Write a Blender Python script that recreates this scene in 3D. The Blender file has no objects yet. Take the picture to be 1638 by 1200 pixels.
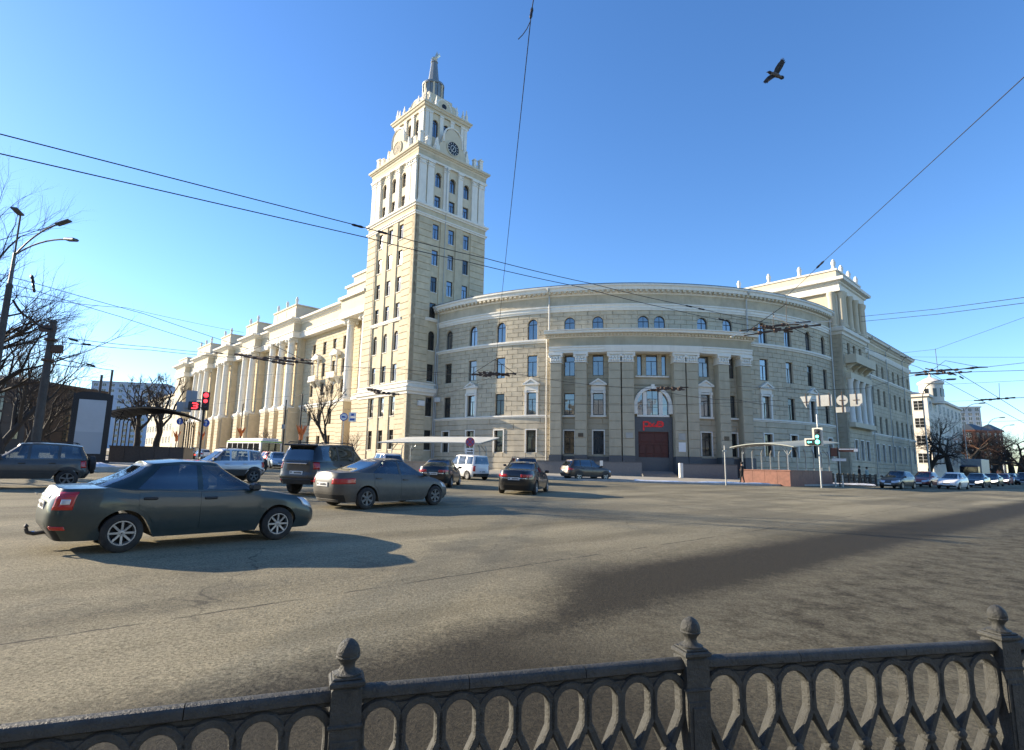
import bpy, bmesh, math, random
from mathutils import Matrix, Vector
random.seed(7)
scene = bpy.context.scene
COL = scene.collection
# ------------------------------------------------------------------ camera
CAM_R = Matrix(((0.9998320691, -0.0183257630, 0.0),
                (-0.0029111020, -0.1588262979, -0.9873022499),
                (0.0180930670, 0.9871364513, -0.1588529742)))
EYE = Vector((0, 0, 1.65))
FPX = 914.74
cam_data = bpy.data.cameras.new('camera')
cam = bpy.data.objects.new('camera', cam_data)
COL.objects.link(cam)
cam_data.sensor_width = 36
cam_data.lens = FPX / 1638 * 36
cam_data.clip_start = 0.05
cam_data.clip_end = 5000
cam.matrix_world = Matrix.Translation(EYE) @ CAM_R.to_4x4()
scene.camera = cam
# ------------------------------------------------------------------ sky, sun, exposure
SUN_EL = math.radians(20)
SUN_AZ = math.atan2(-0.960, 0.279)            # clockwise from +Y, towards the sun
world = bpy.data.worlds.new('World')
scene.world = world
world.use_nodes = True
wn = world.node_tree
for n in list(wn.nodes): wn.nodes.remove(n)
sky = wn.nodes.new('ShaderNodeTexSky')
sky.sky_type = 'NISHITA'
sky.sun_disc = False
sky.sun_elevation = SUN_EL
sky.sun_rotation = SUN_AZ
sky.altitude = 150
sky.air_density = 1.0
sky.dust_density = 0.25
sky.ozone_density = 3.5
bgn = wn.nodes.new('ShaderNodeBackground')
bgn.inputs['Strength'].default_value = 0.128
wo = wn.nodes.new('ShaderNodeOutputWorld')
hsv = wn.nodes.new('ShaderNodeHueSaturation')
hsv.inputs['Saturation'].default_value = 1.16
hsv.inputs['Hue'].default_value = 0.506
wn.links.new(sky.outputs[0], hsv.inputs['Color'])
wn.links.new(hsv.outputs[0], bgn.inputs[0])
wn.links.new(bgn.outputs[0], wo.inputs[0])
sun_data = bpy.data.lights.new('sun', 'SUN')
sun_data.energy = 5.0
sun_data.angle = math.radians(0.5)
sun_data.color = (1.0, 0.86, 0.66)
sun = bpy.data.objects.new('sun', sun_data)
COL.objects.link(sun)
to_sun = Vector((math.sin(SUN_AZ) * math.cos(SUN_EL), math.cos(SUN_AZ) * math.cos(SUN_EL), math.sin(SUN_EL)))
sun.rotation_euler = to_sun.to_track_quat('Z', 'Y').to_euler()
sun.location = (-60, 20, 60)
vs = scene.view_settings
vs.view_transform = 'Standard'
vs.look = 'None'
vs.exposure = 1.2
vs.gamma = 1
vs.use_curve_mapping = False

# ------------------------------------------------------------------ geometry helpers
def ray(x, y):
    d = CAM_R @ Vector((x - 819, -(y - 600), -FPX))
    return d.normalized()
def at(x, y, Y):                       # the point seen at photo pixel x, y at the distance Y ahead
    d = ray(x, y)
    return EYE + d * (Y / d.y)
GX, GY = -0.011943, 0.016595           # the junction is not level: it rises ahead and falls to the right
def gz(x, y): return GX * x + GY * y
GN = Vector((-GX, -GY, 1)).normalized()
def gp(x, y, dz=0.0): return Vector((x, y, gz(x, y) + dz))
def ground(x, y):                      # the ground seen at a photo pixel
    d = ray(x, y)
    t = -(GN.dot(EYE)) / GN.dot(d)
    return EYE + d * t
def gray(x, Y):                        # ground below the pixel column x at distance Y
    p = at(x, 740, Y)
    return gp(p.x, p.y)

def finish(me, smooth=False):
    if smooth:
        for p in me.polygons: p.use_smooth = True
    me.update()
    return me
def mesh_of(name, verts, faces, smooth=False):
    me = bpy.data.meshes.new(name)
    me.from_pydata([tuple(v) for v in verts], [], faces)
    return finish(me, smooth)
WORLD = {}                             # world matrices of parents
def add(name, me, mat=None, parent=None, M=None, local=False):
    """link one mesh object; M is a world matrix unless local"""
    o = bpy.data.objects.new(name, me)
    COL.objects.link(o)
    if mat is not None and me is not None:
        if not me.materials: me.materials.append(None)
        if len(me.materials) == 1 and me.materials[0] is None or me.materials[0] == mat:
            me.materials[0] = mat
        else:
            o.material_slots[0].link = 'OBJECT'
            o.material_slots[0].material = mat
    M = M if M is not None else Matrix.Identity(4)
    if parent is not None:
        o.parent = parent
        if not local:
            o.matrix_parent_inverse = WORLD[parent.name].inverted()
            WORLD[o.name] = M.copy()
        else:
            WORLD[o.name] = WORLD[parent.name] @ M
    else:
        WORLD[o.name] = M.copy()
    o.matrix_basis = M
    return o
def tag(o, label, cat=None, group=None, kind=None):
    if label: o['label'] = label
    if cat: o['category'] = cat
    if group: o['group'] = group
    if kind: o['kind'] = kind
    return o
def thing(name, label, cat, M=None, group=None):
    if isinstance(M, (Vector, tuple)): M = Matrix.Translation(Vector(M))
    o = add(name, None, None, None, M)
    o.empty_display_size = 0.3
    return tag(o, label, cat, group)
def structure(name, me, mat):
    o = add(name, me, mat)
    o['kind'] = 'structure'
    return o

class MB:
    """collects simple shapes for ONE mesh"""
    def __init__(s): s.v = []; s.f = []
    def raw(s, vs, fs):
        b = len(s.v)
        s.v += [Vector(v) for v in vs]
        s.f += [tuple(i + b for i in f) for f in fs]
        return s
    def box(s, x0, x1, y0, y1, z0, z1, M=None, bev=0.0):
        if bev > 0:
            b = bev
            vs = []
            for z, i in ((z0, b), (z0 + b, 0), (z1 - b, 0), (z1, b)):
                vs += [(x0 + i, y0 + i, z), (x1 - i, y0 + i, z), (x1 - i, y1 - i, z), (x0 + i, y1 - i, z)]
            fs = [(3, 2, 1, 0), (12, 13, 14, 15)]
            for k in range(3):
                for j in range(4):
                    a = k * 4 + j; c = k * 4 + (j + 1) % 4
                    fs.append((a, c, c + 4, a + 4))
        else:
            vs = [(x0, y0, z0), (x1, y0, z0), (x1, y1, z0), (x0, y1, z0), (x0, y0, z1), (x1, y0, z1), (x1, y1, z1), (x0, y1, z1)]
            fs = [(3, 2, 1, 0), (4, 5, 6, 7), (0, 1, 5, 4), (1, 2, 6, 5), (2, 3, 7, 6), (3, 0, 4, 7)]
        vs = [Vector(v) for v in vs]
        if M is not None: vs = [M @ v for v in vs]
        return s.raw(vs, fs)
    def lathe(s, prof, n=16, M=None, sq=False, caps=True):
        """prof: (r, z) from bottom to top about z"""
        vs = []
        for r, z in prof:
            for k in range(n):
                a = 2 * math.pi * (k + (0.5 if sq else 0)) / n
                rr = r / math.cos(math.pi / n) if sq else r
                vs.append(Vector((rr * math.cos(a), rr * math.sin(a), z)))
        fs = []
        for i in range(len(prof) - 1):
            for k in range(n):
                a = i * n + k; b = i * n + (k + 1) % n
                fs.append((a, b, b + n, a + n))
        if caps:
            fs.append(tuple(range(n - 1, -1, -1)))
            t = (len(prof) - 1) * n
            fs.append(tuple(range(t, t + n)))
        if M is not None: vs = [M @ v for v in vs]
        return s.raw(vs, fs)
    def tube(s, pts, r, n=6, caps=True):
        pts = [Vector(p) for p in pts]
        rs = r if isinstance(r, (list, tuple)) else [r] * len(pts)
        vs = []; up = None
        for i, p in enumerate(pts):
            t = (pts[min(i + 1, len(pts) - 1)] - pts[max(i - 1, 0)])
            if t.length < 1e-9: t = Vector((0, 0, 1))
            t.normalize()
            if up is None:
                up = Vector((0, 0, 1)) if abs(t.z) < 0.9 else Vector((1, 0, 0))
            a = t.cross(up)
            if a.length < 1e-6: a = t.cross(Vector((0, 1, 0.3)))
            a.normalize(); b = a.cross(t); up = b
            for k in range(n):
                an = 2 * math.pi * k / n
                vs.append(p + (a * math.cos(an) + b * math.sin(an)) * rs[i])
        fs = []
        for i in range(len(pts) - 1):
            for k in range(n):
                q = i * n + k; w = i * n + (k + 1) % n
                fs.append((q, w, w + n, q + n))
        if caps:
            fs.append(tuple(range(n - 1, -1, -1)))
            t = (len(pts) - 1) * n
            fs.append(tuple(range(t, t + n)))
        return s.raw(vs, fs)
    def prism(s, poly, a, b, M=None):
        """poly of (x, z) extruded along y from a to b"""
        n = len(poly)
        vs = [Vector((x, a, z)) for x, z in poly] + [Vector((x, b, z)) for x, z in poly]
        fs = [tuple(range(n)), tuple(range(2 * n - 1, n - 1, -1))]
        for i in range(n):
            j = (i + 1) % n
            fs.append((i, i + n, j + n, j))
        if M is not None: vs = [M @ v for v in vs]
        return s.raw(vs, fs)
    def mesh(s, name, smooth=False):
        me = mesh_of(name, s.v, s.f, smooth)
        bm = bmesh.new(); bm.from_mesh(me)
        bmesh.ops.recalc_face_normals(bm, faces=bm.faces)
        bm.to_mesh(me); bm.free()
        return finish(me, smooth)
    def build(s, name, mat, parent=None, M=None, smooth=False, local=False):
        return add(name, s.mesh(name, smooth), mat, parent, M, local)
def Rz(a): return Matrix.Rotation(a, 4, 'Z')
def T(*a): return Matrix.Translation(Vector(a[0] if len(a) == 1 else a))
def smooth_by_angle(me, deg=35):
    for p in me.polygons: p.use_smooth = True
    bm = bmesh.new(); bm.from_mesh(me)
    for e in bm.edges:
        e.smooth = not (len(e.link_faces) == 2 and e.calc_face_angle(0) > math.radians(deg))
    bm.to_mesh(me); bm.free()
    me.update()
    return me

# ------------------------------------------------------------------ materials
MATS = {}
def pm(name, color, rough=0.7, metal=0.0, var=0.0, vscale=3.0, bump=0.0, bscale=30.0, coords='world', spec=None,
       var2=None, v2scale=0.3, v2amt=0.5, coat=0.0, dust=None, emit=None, estr=0.0, alpha=None, streak=0.0):
    m = bpy.data.materials.new(name); m.use_nodes = True
    MATS[name] = m
    nt = m.node_tree; N = nt.nodes; L = nt.links
    b = N['Principled BSDF']
    b.inputs['Roughness'].default_value = rough
    b.inputs['Metallic'].default_value = metal
    if spec is not None: b.inputs['Specular IOR Level'].default_value = spec
    if coat: b.inputs['Coat Weight'].default_value = coat; b.inputs['Coat Roughness'].default_value = 0.06
    col = None
    def rgb(c):
        n = N.new('ShaderNodeRGB'); n.outputs[0].default_value = (*c, 1); return n.outputs[0]
    if coords == 'world': pos = N.new('ShaderNodeNewGeometry').outputs['Position']
    else: pos = N.new('ShaderNodeTexCoord').outputs['Object']
    col = rgb(color)
    def noise(scale, detail=5, rough_=0.6, vec=None):
        n = N.new('ShaderNodeTexNoise'); n.inputs['Scale'].default_value = scale
        n.inputs['Detail'].default_value = detail; n.inputs['Roughness'].default_value = rough_
        L.new(vec or pos, n.inputs['Vector']); return n.outputs[0]
    def mix(fac, a, c, mode='MIX'):
        n = N.new('ShaderNodeMix'); n.data_type = 'RGBA'; n.blend_type = mode
        if isinstance(fac, float): n.inputs[0].default_value = fac
        else: L.new(fac, n.inputs[0])
        L.new(a, n.inputs[6]); L.new(c, n.inputs[7]); return n.outputs[2]
    def ramp(fac, a, c, lo=0.0, hi=1.0):
        n = N.new('ShaderNodeMapRange'); L.new(fac, n.inputs[0])
        n.inputs[1].default_value = a; n.inputs[2].default_value = c
        n.inputs[3].default_value = lo; n.inputs[4].default_value = hi
        n.clamp = True; return n.outputs[0]
    if var2 is not None:
        col = mix(ramp(noise(v2scale), 0.42, 0.66, 0, v2amt), col, rgb(var2))
    if streak:
        mp = N.new('ShaderNodeMapping'); mp.inputs['Scale'].default_value = (1.3, 1.3, 0.12)
        L.new(pos, mp.inputs['Vector'])
        sc = tuple(c * 0.62 for c in color)
        col = mix(ramp(noise(1.5, 6, 0.65, mp.outputs[0]), 0.52, 0.75, 0, streak), col, rgb(sc))
    if var:
        v = ramp(noise(vscale), 0.25, 0.75, 1 - var, 1 + var)
        n = N.new('ShaderNodeVectorMath'); n.operation = 'SCALE'
        L.new(col, n.inputs[0]); L.new(v, n.inputs['Scale']); col = n.outputs[0]
    if dust is not None:                      # road dust, thickest low on the body and uneven
        oc = N.new('ShaderNodeTexCoord').outputs['Object']
        sx = N.new('ShaderNodeSeparateXYZ'); L.new(oc, sx.inputs[0])
        h = ramp(sx.outputs[2], dust[1], dust[2], 1.0, dust[3])
        nn = ramp(noise(5.0, 6, 0.7, oc), 0.3, 0.7, 0.6 * dust[4], 1.15 * dust[4])
        mm = N.new('ShaderNodeMath'); mm.operation = 'MULTIPLY'; mm.use_clamp = True
        L.new(h, mm.inputs[0]); L.new(nn, mm.inputs[1])
        col = mix(mm.outputs[0], col, rgb(dust[0]))
        L.new(ramp(mm.outputs[0], 0, 1, rough, 0.8), b.inputs['Roughness'])
        if coat:
            L.new(ramp(mm.outputs[0], 0, 0.8, coat, 0.0), b.inputs['Coat Weight'])
    L.new(col, b.inputs['Base Color'])
    if bump:
        bp = N.new('ShaderNodeBump'); bp.inputs['Strength'].default_value = bump; bp.inputs['Distance'].default_value = 0.02
        L.new(noise(bscale, 6, 0.65), bp.inputs['Height']); L.new(bp.outputs[0], b.inputs['Normal'])
    if emit is not None:
        b.inputs['Emission Color'].default_value = (*emit, 1); b.inputs['Emission Strength'].default_value = estr
    if alpha is not None: b.inputs['Alpha'].default_value = alpha
    return m
CREAM = pm('cream_stucco', (0.565, 0.485, 0.338), 0.9, var=0.15, vscale=1.3, bump=0.25, bscale=25, var2=(0.45, 0.38, 0.26), v2scale=0.25, v2amt=0.5, streak=0.42)
CREAM_SHADED = pm('cream_painted_shade', (0.51, 0.445, 0.325), 0.9, var=0.17, vscale=1.3, bump=0.3, bscale=22, var2=(0.40, 0.35, 0.265), v2scale=0.3, v2amt=0.55, streak=0.45)  # greyer copy of the cream: shade of the curved front put into the colour
TAN = pm('tan_stucco', (0.545, 0.46, 0.315), 0.9, var=0.14, vscale=1.1, bump=0.25, bscale=25, streak=0.4)
CREAM_PALE = pm('pale_stucco', (0.60, 0.53, 0.395), 0.9, var=0.08, vscale=0.7, bump=0.2, bscale=25, streak=0.36)
CREAM_DARK = pm('dark_cream_stucco', (0.42, 0.365, 0.26), 0.9, var=0.12, vscale=0.8, bump=0.3, bscale=20, streak=0.42)  # darker tone of the cream stucco
WHITE = pm('white_plaster', (0.75, 0.72, 0.64), 0.85, var=0.06, vscale=1.5, bump=0.15, bscale=30, streak=0.34)
GRANITE = pm('dark_granite', (0.085, 0.088, 0.092), 0.5, var=0.25, vscale=14, bump=0.1, bscale=60)
ROOFMETAL = pm('roof_sheet', (0.10, 0.115, 0.12), 0.55, metal=0.4, var=0.15, vscale=2)
SPIREMETAL = pm('spire_zinc_sheet', (0.23, 0.25, 0.25), 0.45, metal=0.5, var=0.12, vscale=2)
FRAME = pm('dark_window_frame', (0.030, 0.027, 0.026), 0.5)
FRAME_W = pm('white_window_frame', (0.72, 0.71, 0.68), 0.55, var=0.05)
GOLD = pm('silver_statue', (0.62, 0.60, 0.52), 0.35, metal=0.7, var=0.1)
BLACKMETAL = pm('black_metal', (0.018, 0.018, 0.020), 0.45, metal=0.3, var=0.2, vscale=8)
GREYMETAL = pm('grey_galvanised', (0.32, 0.34, 0.35), 0.45, metal=0.6, var=0.15, vscale=4)
RUSTMETAL = pm('rusty_fittings', (0.075, 0.045, 0.03), 0.75, var=0.35, vscale=9)
PIPE = pm('drainpipe_paint', (0.42, 0.42, 0.40), 0.5, metal=0.3, var=0.1)
def glass_mat(name, base, refl, rough=0.04, top=0.45):
    m = bpy.data.materials.new(name); m.use_nodes = True; MATS[name] = m
    nt = m.node_tree; N = nt.nodes; L = nt.links
    b = N['Principled BSDF']; b.inputs['Roughness'].default_value = rough
    tc = N.new('ShaderNodeNewGeometry').outputs['Position']
    n = N.new('ShaderNodeTexNoise'); n.inputs['Scale'].default_value = 0.45; n.inputs['Detail'].default_value = 2
    L.new(tc, n.inputs['Vector'])
    r = N.new('ShaderNodeMapRange'); r.inputs[1].default_value = 0.3; r.inputs[2].default_value = 0.7
    r.inputs[3].default_value = 0.5; r.inputs[4].default_value = 1.5; L.new(n.outputs[0], r.inputs[0])
    c = N.new('ShaderNodeRGB'); c.outputs[0].default_value = (*base, 1)
    sc = N.new('ShaderNodeVectorMath'); sc.operation = 'SCALE'
    L.new(c.outputs[0], sc.inputs[0]); L.new(r.outputs[0], sc.inputs['Scale']); L.new(sc.outputs[0], b.inputs['Base Color'])
    g = N.new('ShaderNodeBsdfGlossy'); g.inputs['Roughness'].default_value = rough
    g.inputs['Color'].default_value = (0.92, 0.95, 1.0, 1)
    lw = N.new('ShaderNodeLayerWeight'); lw.inputs['Blend'].default_value = 0.25
    mr = N.new('ShaderNodeMapRange'); mr.inputs[3].default_value = refl; mr.inputs[4].default_value = min(1, refl + top)
    L.new(lw.outputs['Fresnel'], mr.inputs[0])
    bp = N.new('ShaderNodeBump'); bp.inputs['Strength'].default_value = 0.06; bp.inputs['Distance'].default_value = 0.3
    n2 = N.new('ShaderNodeTexNoise'); n2.inputs['Scale'].default_value = 0.9; n2.inputs['Detail'].default_value = 1
    L.new(tc, n2.inputs['Vector']); L.new(n2.outputs[0], bp.inputs['Height'])
    L.new(bp.outputs[0], g.inputs['Normal'])
    mx = N.new('ShaderNodeMixShader'); L.new(mr.outputs[0], mx.inputs[0]); L.new(b.outputs[0], mx.inputs[1]); L.new(g.outputs[0], mx.inputs[2])
    L.new(mx.outputs[0], N['Material Output'].inputs[0])
    return m
PANE = glass_mat('window_glass', (0.035, 0.042, 0.05), 0.19)
PANE_DARK = glass_mat('ground_floor_glass', (0.018, 0.02, 0.02), 0.03, top=0.14)
PANE_CURTAIN = glass_mat('curtained_glass', (0.16, 0.14, 0.11), 0.12)
# ------------------------------------------------------------------ the street frame: p along the right street, q along the left street
DR = Vector((0.72450267, 0.68927199)); DL = Vector((-0.68927199, 0.72450267))
C0 = Vector((-12.91, 70.01)); ROT = math.atan2(DR.y, DR.x)
def PQ(p, q, z=0.0):
    v = C0 + DR * p + DL * q
    return Vector((v.x, v.y, z))
# ------------------------------------------------------------------ asphalt
def asphalt():
    m = bpy.data.materials.new('dusty_asphalt'); m.use_nodes = True
    nt = m.node_tree; N = nt.nodes; L = nt.links
    b = N['Principled BSDF']; b.inputs['Roughness'].default_value = 0.9; b.inputs['Specular IOR Level'].default_value = 0.18
    pos = N.new('ShaderNodeNewGeometry').outputs['Position']
    def math_(op, a, c=None, clamp=False):
        n = N.new('ShaderNodeMath'); n.operation = op; n.use_clamp = clamp
        for i, x in enumerate((a, c)):
            if x is None: continue
            if isinstance(x, (int, float)): n.inputs[i].default_value = x
            else: L.new(x, n.inputs[i])
        return n.outputs[0]
    def noise(scale, detail=6, rough=0.62, vec=None):
        n = N.new('ShaderNodeTexNoise'); n.inputs['Scale'].default_value = scale
        n.inputs['Detail'].default_value = detail; n.inputs['Roughness'].default_value = rough
        L.new(vec or pos, n.inputs['Vector']); return n.outputs[0]
    def rng(x, a, c, lo=0.0, hi=1.0):
        n = N.new('ShaderNodeMapRange'); L.new(x, n.inputs[0]); n.clamp = True
        for i, v in zip((1, 2, 3, 4), (a, c, lo, hi)): n.inputs[i].default_value = v
        return n.outputs[0]
    def rgb(c):
        n = N.new('ShaderNodeRGB'); n.outputs[0].default_value = (*c, 1); return n.outputs[0]
    def mix(f, a, c):
        n = N.new('ShaderNodeMix'); n.data_type = 'RGBA'; L.new(f, n.inputs[0]); L.new(a, n.inputs[6]); L.new(c, n.inputs[7]); return n.outputs[2]
    # coordinates along (s) and across (w) the traffic lane that carries the damp, dust-free track
    sx = N.new('ShaderNodeSeparateXYZ'); L.new(pos, sx.inputs[0])
    s = math_('ADD', math_('MULTIPLY', sx.outputs[0], 0.7245), math_('MULTIPLY', sx.outputs[1], 0.6893))
    w = math_('ADD', math_('MULTIPLY', sx.outputs[0], -0.6893), math_('MULTIPLY', sx.outputs[1], 0.7245))
    cmb = N.new('ShaderNodeCombineXYZ'); L.new(math_('MULTIPLY', s, 0.16), cmb.inputs[0]); L.new(w, cmb.inputs[1])
    lane = cmb.outputs[0]
    warp = math_('MULTIPLY', math_('SUBTRACT', noise(0.5, 4, 0.6), 0.5), 0.6)
    warp = math_('ADD', warp, math_('MULTIPLY', math_('SUBTRACT', noise(7.0, 6, 0.75), 0.5), 1.0))
    warp = math_('ADD', warp, math_('MULTIPLY', math_('SUBTRACT', noise(30.0, 4, 0.8), 0.5), 1.3))
    wedge = math_('MULTIPLY', rng(s, 4.0, 48.0), -2.0)
    ww = math_('SUBTRACT', math_('ADD', w, warp), wedge)
    up = rng(math_('SUBTRACT', ww, rng(s, 4.6, 6.8, -1.35, 0.0)), 5.45, 6.35, 1.0, 0.0)                 # 1 on the near side of the upper edge of the damp track
    low = rng(ww, 3.1, 4.1, 0.0, 1.0)                # fades where the near verge starts
    near = rng(s, 3.5, 6.5, 1.0, 0.0)                # bare by the railing on the left
    damp = math_('MULTIPLY', up, math_('MAXIMUM', low, near))
    mott = math_('MULTIPLY', up, math_('SUBTRACT', 1.0, math_('MAXIMUM', low, near)))
    grain = noise(36.0, 5, 0.85)
    grit = rng(noise(17.0, 6, 0.75), 0.40, 0.62)
    dustf = rng(noise(0.30, 6, 0.62, lane), 0.40, 0.62)
    light = mix(dustf, rgb((0.1605, 0.1396, 0.0921)), rgb((0.2827, 0.2451, 0.1575)))
    light = mix(math_('MULTIPLY', grit, 0.35), light, rgb((0.3437, 0.3024, 0.1997)))
    tracks = rng(noise(0.55, 5, 0.55, lane), 0.50, 0.66)
    light = mix(math_('MULTIPLY', tracks, 0.62), light, rgb((0.1224, 0.1026, 0.0610)))
    patch = rng(noise(0.16, 7, 0.7), 0.50, 0.56)
    light = mix(math_('MULTIPLY', patch, 0.42), light, rgb((0.085, 0.080, 0.062)))
    fleck = rng(noise(9.0, 8, 0.85), 0.56, 0.64)
    light = mix(math_('MULTIPLY', fleck, 0.5), light, rgb((0.075, 0.068, 0.05)))
    dark = mix(grit, rgb((0.0330, 0.0275, 0.0165)), rgb((0.0450, 0.0380, 0.0240)))
    mid = mix(rng(noise(2.6, 8, 0.85), 0.40, 0.56), rgb((0.0420, 0.0350, 0.0220)), rgb((0.1250, 0.1120, 0.0760)))
    col = mix(damp, light, dark)
    col = mix(mott, col, mid)
    # the straight paving seam and a few cracks
    seam = math_('ABSOLUTE', math_('SUBTRACT', math_('ADD', w, math_('MULTIPLY', math_('SUBTRACT', noise(2.5, 5, 0.7), 0.5), 0.16)), 6.5))
    seamf = math_('MULTIPLY', rng(seam, 0.008, 0.035, 0.75, 0.0), rng(noise(1.2), 0.40, 0.52))
    col = mix(seamf, col, rgb((0.035, 0.03, 0.026)))
    vor = N.new('ShaderNodeTexVoronoi'); vor.feature = 'DISTANCE_TO_EDGE'; vor.inputs['Scale'].default_value = 0.23
    wv = N.new('ShaderNodeVectorMath'); wv.operation = 'ADD'
    nz = N.new('ShaderNodeTexNoise'); nz.inputs['Scale'].default_value = 1.2; nz.inputs['Detail'].default_value = 6; L.new(pos, nz.inputs['Vector'])
    L.new(pos, wv.inputs[0]); L.new(nz.outputs['Color'], wv.inputs[1]); L.new(wv.outputs[0], vor.inputs['Vector'])
    crack = math_('MULTIPLY', rng(vor.outputs['Distance'], 0.001, 0.006, 0.6, 0.0), rng(noise(0.35), 0.50, 0.60))
    col = mix(crack, col, rgb((0.04, 0.036, 0.03)))
    sc = N.new('ShaderNodeVectorMath'); sc.operation = 'SCALE'; L.new(col, sc.inputs[0]); L.new(rng(grain, 0.36, 0.64, 0.42, 1.58), sc.inputs['Scale'])
    L.new(sc.outputs[0], b.inputs['Base Color'])
    L.new(math_('SUBTRACT', 0.92, math_('MULTIPLY', damp, 0.15)), b.inputs['Roughness'])
    bp = N.new('ShaderNodeBump'); bp.inputs['Strength'].default_value = 0.9; bp.inputs['Distance'].default_value = 0.016
    h = math_('ADD', math_('MULTIPLY', noise(24.0, 6, 0.75), 1.0), math_('MULTIPLY', grain, 0.7))
    L.new(h, bp.inputs['Height']); L.new(bp.outputs[0], b.inputs['Normal'])
    return m
ASPHALT = asphalt()
PAVE = pm('pavement_slabs', (0.34, 0.31, 0.25), 0.9, var=0.18, vscale=1.5, bump=0.3, bscale=12, var2=(0.20, 0.18, 0.15), v2scale=0.5, v2amt=0.5)
KERB = pm('kerb_stone', (0.36, 0.35, 0.32), 0.9, var=0.2, vscale=3, bump=0.3, bscale=20)
SNOW = pm('dirty_snow', (0.72, 0.73, 0.76), 0.8, var=0.15, vscale=2.5, bump=0.6, bscale=7, var2=(0.35, 0.32, 0.28), v2scale=1.4, v2amt=0.6)
# one sheet to the horizon; fine near the camera
vs_, fs_ = [], []
xs = [-2500, -900, -300, -120, -60, -30, -12, -4, 0, 4, 12, 30, 60, 120, 300, 900, 2500]
ys = [-400, -100, -30, -8, 0, 3, 7, 14, 28, 55, 110, 220, 450, 1200, 2500]
for y in ys:
    for x in xs:
        vs_.append(gp(x, y))
nx = len(xs)
for j in range(len(ys) - 1):
    for i in range(nx - 1):
        a = j * nx + i
        fs_.append((a, a + 1, a + 1 + nx, a + nx))
structure('road', mesh_of('road', vs_, fs_), ASPHALT)
def slab(name, pts, h, mat, drop=0.3):
    """a raised sheet with real edges over a plan outline (counter-clockwise)"""
    n = len(pts)
    v = [gp(p.x, p.y, h) for p in pts] + [gp(p.x, p.y, -drop) for p in pts]
    f = [tuple(range(n))] + [(i, i + n, (i + 1) % n + n, (i + 1) % n) for i in range(n)]
    me = mesh_of(name, v, f)
    bm = bmesh.new(); bm.from_mesh(me); bmesh.ops.recalc_face_normals(bm, faces=bm.faces)
    bmesh.ops.triangulate(bm, faces=[fc for fc in bm.faces if len(fc.verts) > 4]); bm.to_mesh(me); bm.free()
    return structure(name, me, mat)
def arc_pts(cp, cq, r, a0, a1, n):
    return [PQ(cp + r * math.cos(a0 + (a1 - a0) * i / n), cq + r * math.sin(a0 + (a1 - a0) * i / n)) for i in range(n + 1)]
KP, KQ, KR = -7.3, -41.8, 25.0
edge = [PQ(KP, 320)] + arc_pts(KP + KR, KQ + KR, KR, math.pi, 1.5 * math.pi, 28) + [PQ(420, KQ)]
slab('pavement', edge + [PQ(420, 320)], 0.13, PAVE)
# kerb stones along the edge: a light strip, 3 mm proud of the pavement
def kerb(name, line, w, h):
    v, f = [], []
    for i, p in enumerate(line):
        a = line[max(i - 1, 0)]; b = line[min(i + 1, len(line) - 1)]
        t = (Vector((b.x, b.y, 0)) - Vector((a.x, a.y, 0))).normalized(); nrm = Vector((t.y, -t.x, 0))
        o = p + nrm * 0.004; q = p - nrm * w
        v += [gp(o.x, o.y, -0.2), gp(o.x, o.y, h), gp(q.x, q.y, h), gp(q.x, q.y, -0.2)]
    for i in range(len(line) - 1):
        for k in range(3):
            f.append((i * 4 + k, (i + 1) * 4 + k, (i + 1) * 4 + k + 1, i * 4 + k + 1))
    me = mesh_of(name, v, f)
    bm = bmesh.new(); bm.from_mesh(me); bmesh.ops.recalc_face_normals(bm, faces=bm.faces); bm.to_mesh(me); bm.free()
    return structure(name, me, KERB)
def fine(line, step=4.0):
    out = []
    for a, b in zip(line, line[1:]):
        n = max(1, min(12, int((b - a).length / step)))
        out += [a.lerp(b, i / n) for i in range(n)]
    return out + [line[-1]]
kerb('kerb', edge, 0.18, 0.134)
# the square on the left, slightly higher
sq = [PQ(-26, 300), PQ(-26, -10), PQ(-29, -15), PQ(-34, -17), PQ(-300, -17), PQ(-300, 300)]
slab('square_pavement', sq, 0.30, PAVE)
kerb('square_kerb', sq[:5], 0.18, 0.304)
# ------------------------------------------------------------------ facades
class Face:
    """a flat wall: u to the right as seen from the street, d outwards, z up"""
    def __init__(s, O, r): s.O = Vector((O[0], O[1])); s.r = Vector((r[0], r[1])).normalized(); s.inn = Vector((-s.r.y, s.r.x)); s.R = None
    def P(s, u, d, z): v = s.O + s.r * u - s.inn * d; return Vector((v.x, v.y, z))
    def mat(s, u, d, z): return T(s.P(u, d, z)) @ Rz(math.atan2(s.r.y, s.r.x))
    def loc(s, d, x, y, z): return Vector((x, y, z))
class Cyl:
    """a wall on a circle seen from outside; u = arc length at radius R measured from the middle"""
    def __init__(s, c, R): s.c = Vector((c[0], c[1])); s.R = R
    def P(s, u, d, z):
        a = u / s.R; return Vector((s.c.x + (s.R + d) * math.sin(a), s.c.y - (s.R + d) * math.cos(a), z))
    def mat(s, u, d, z): return T(s.P(u, d, z)) @ Rz(u / s.R)
    def loc(s, d, x, y, z):
        a = x / s.R; rr = s.R + d - y
        return Vector((rr * math.sin(a), (s.R + d) - rr * math.cos(a), z))
STONE_CACHE = {}
WALLMAT = [CREAM]                       # what a wall is faced with unless told otherwise
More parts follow.
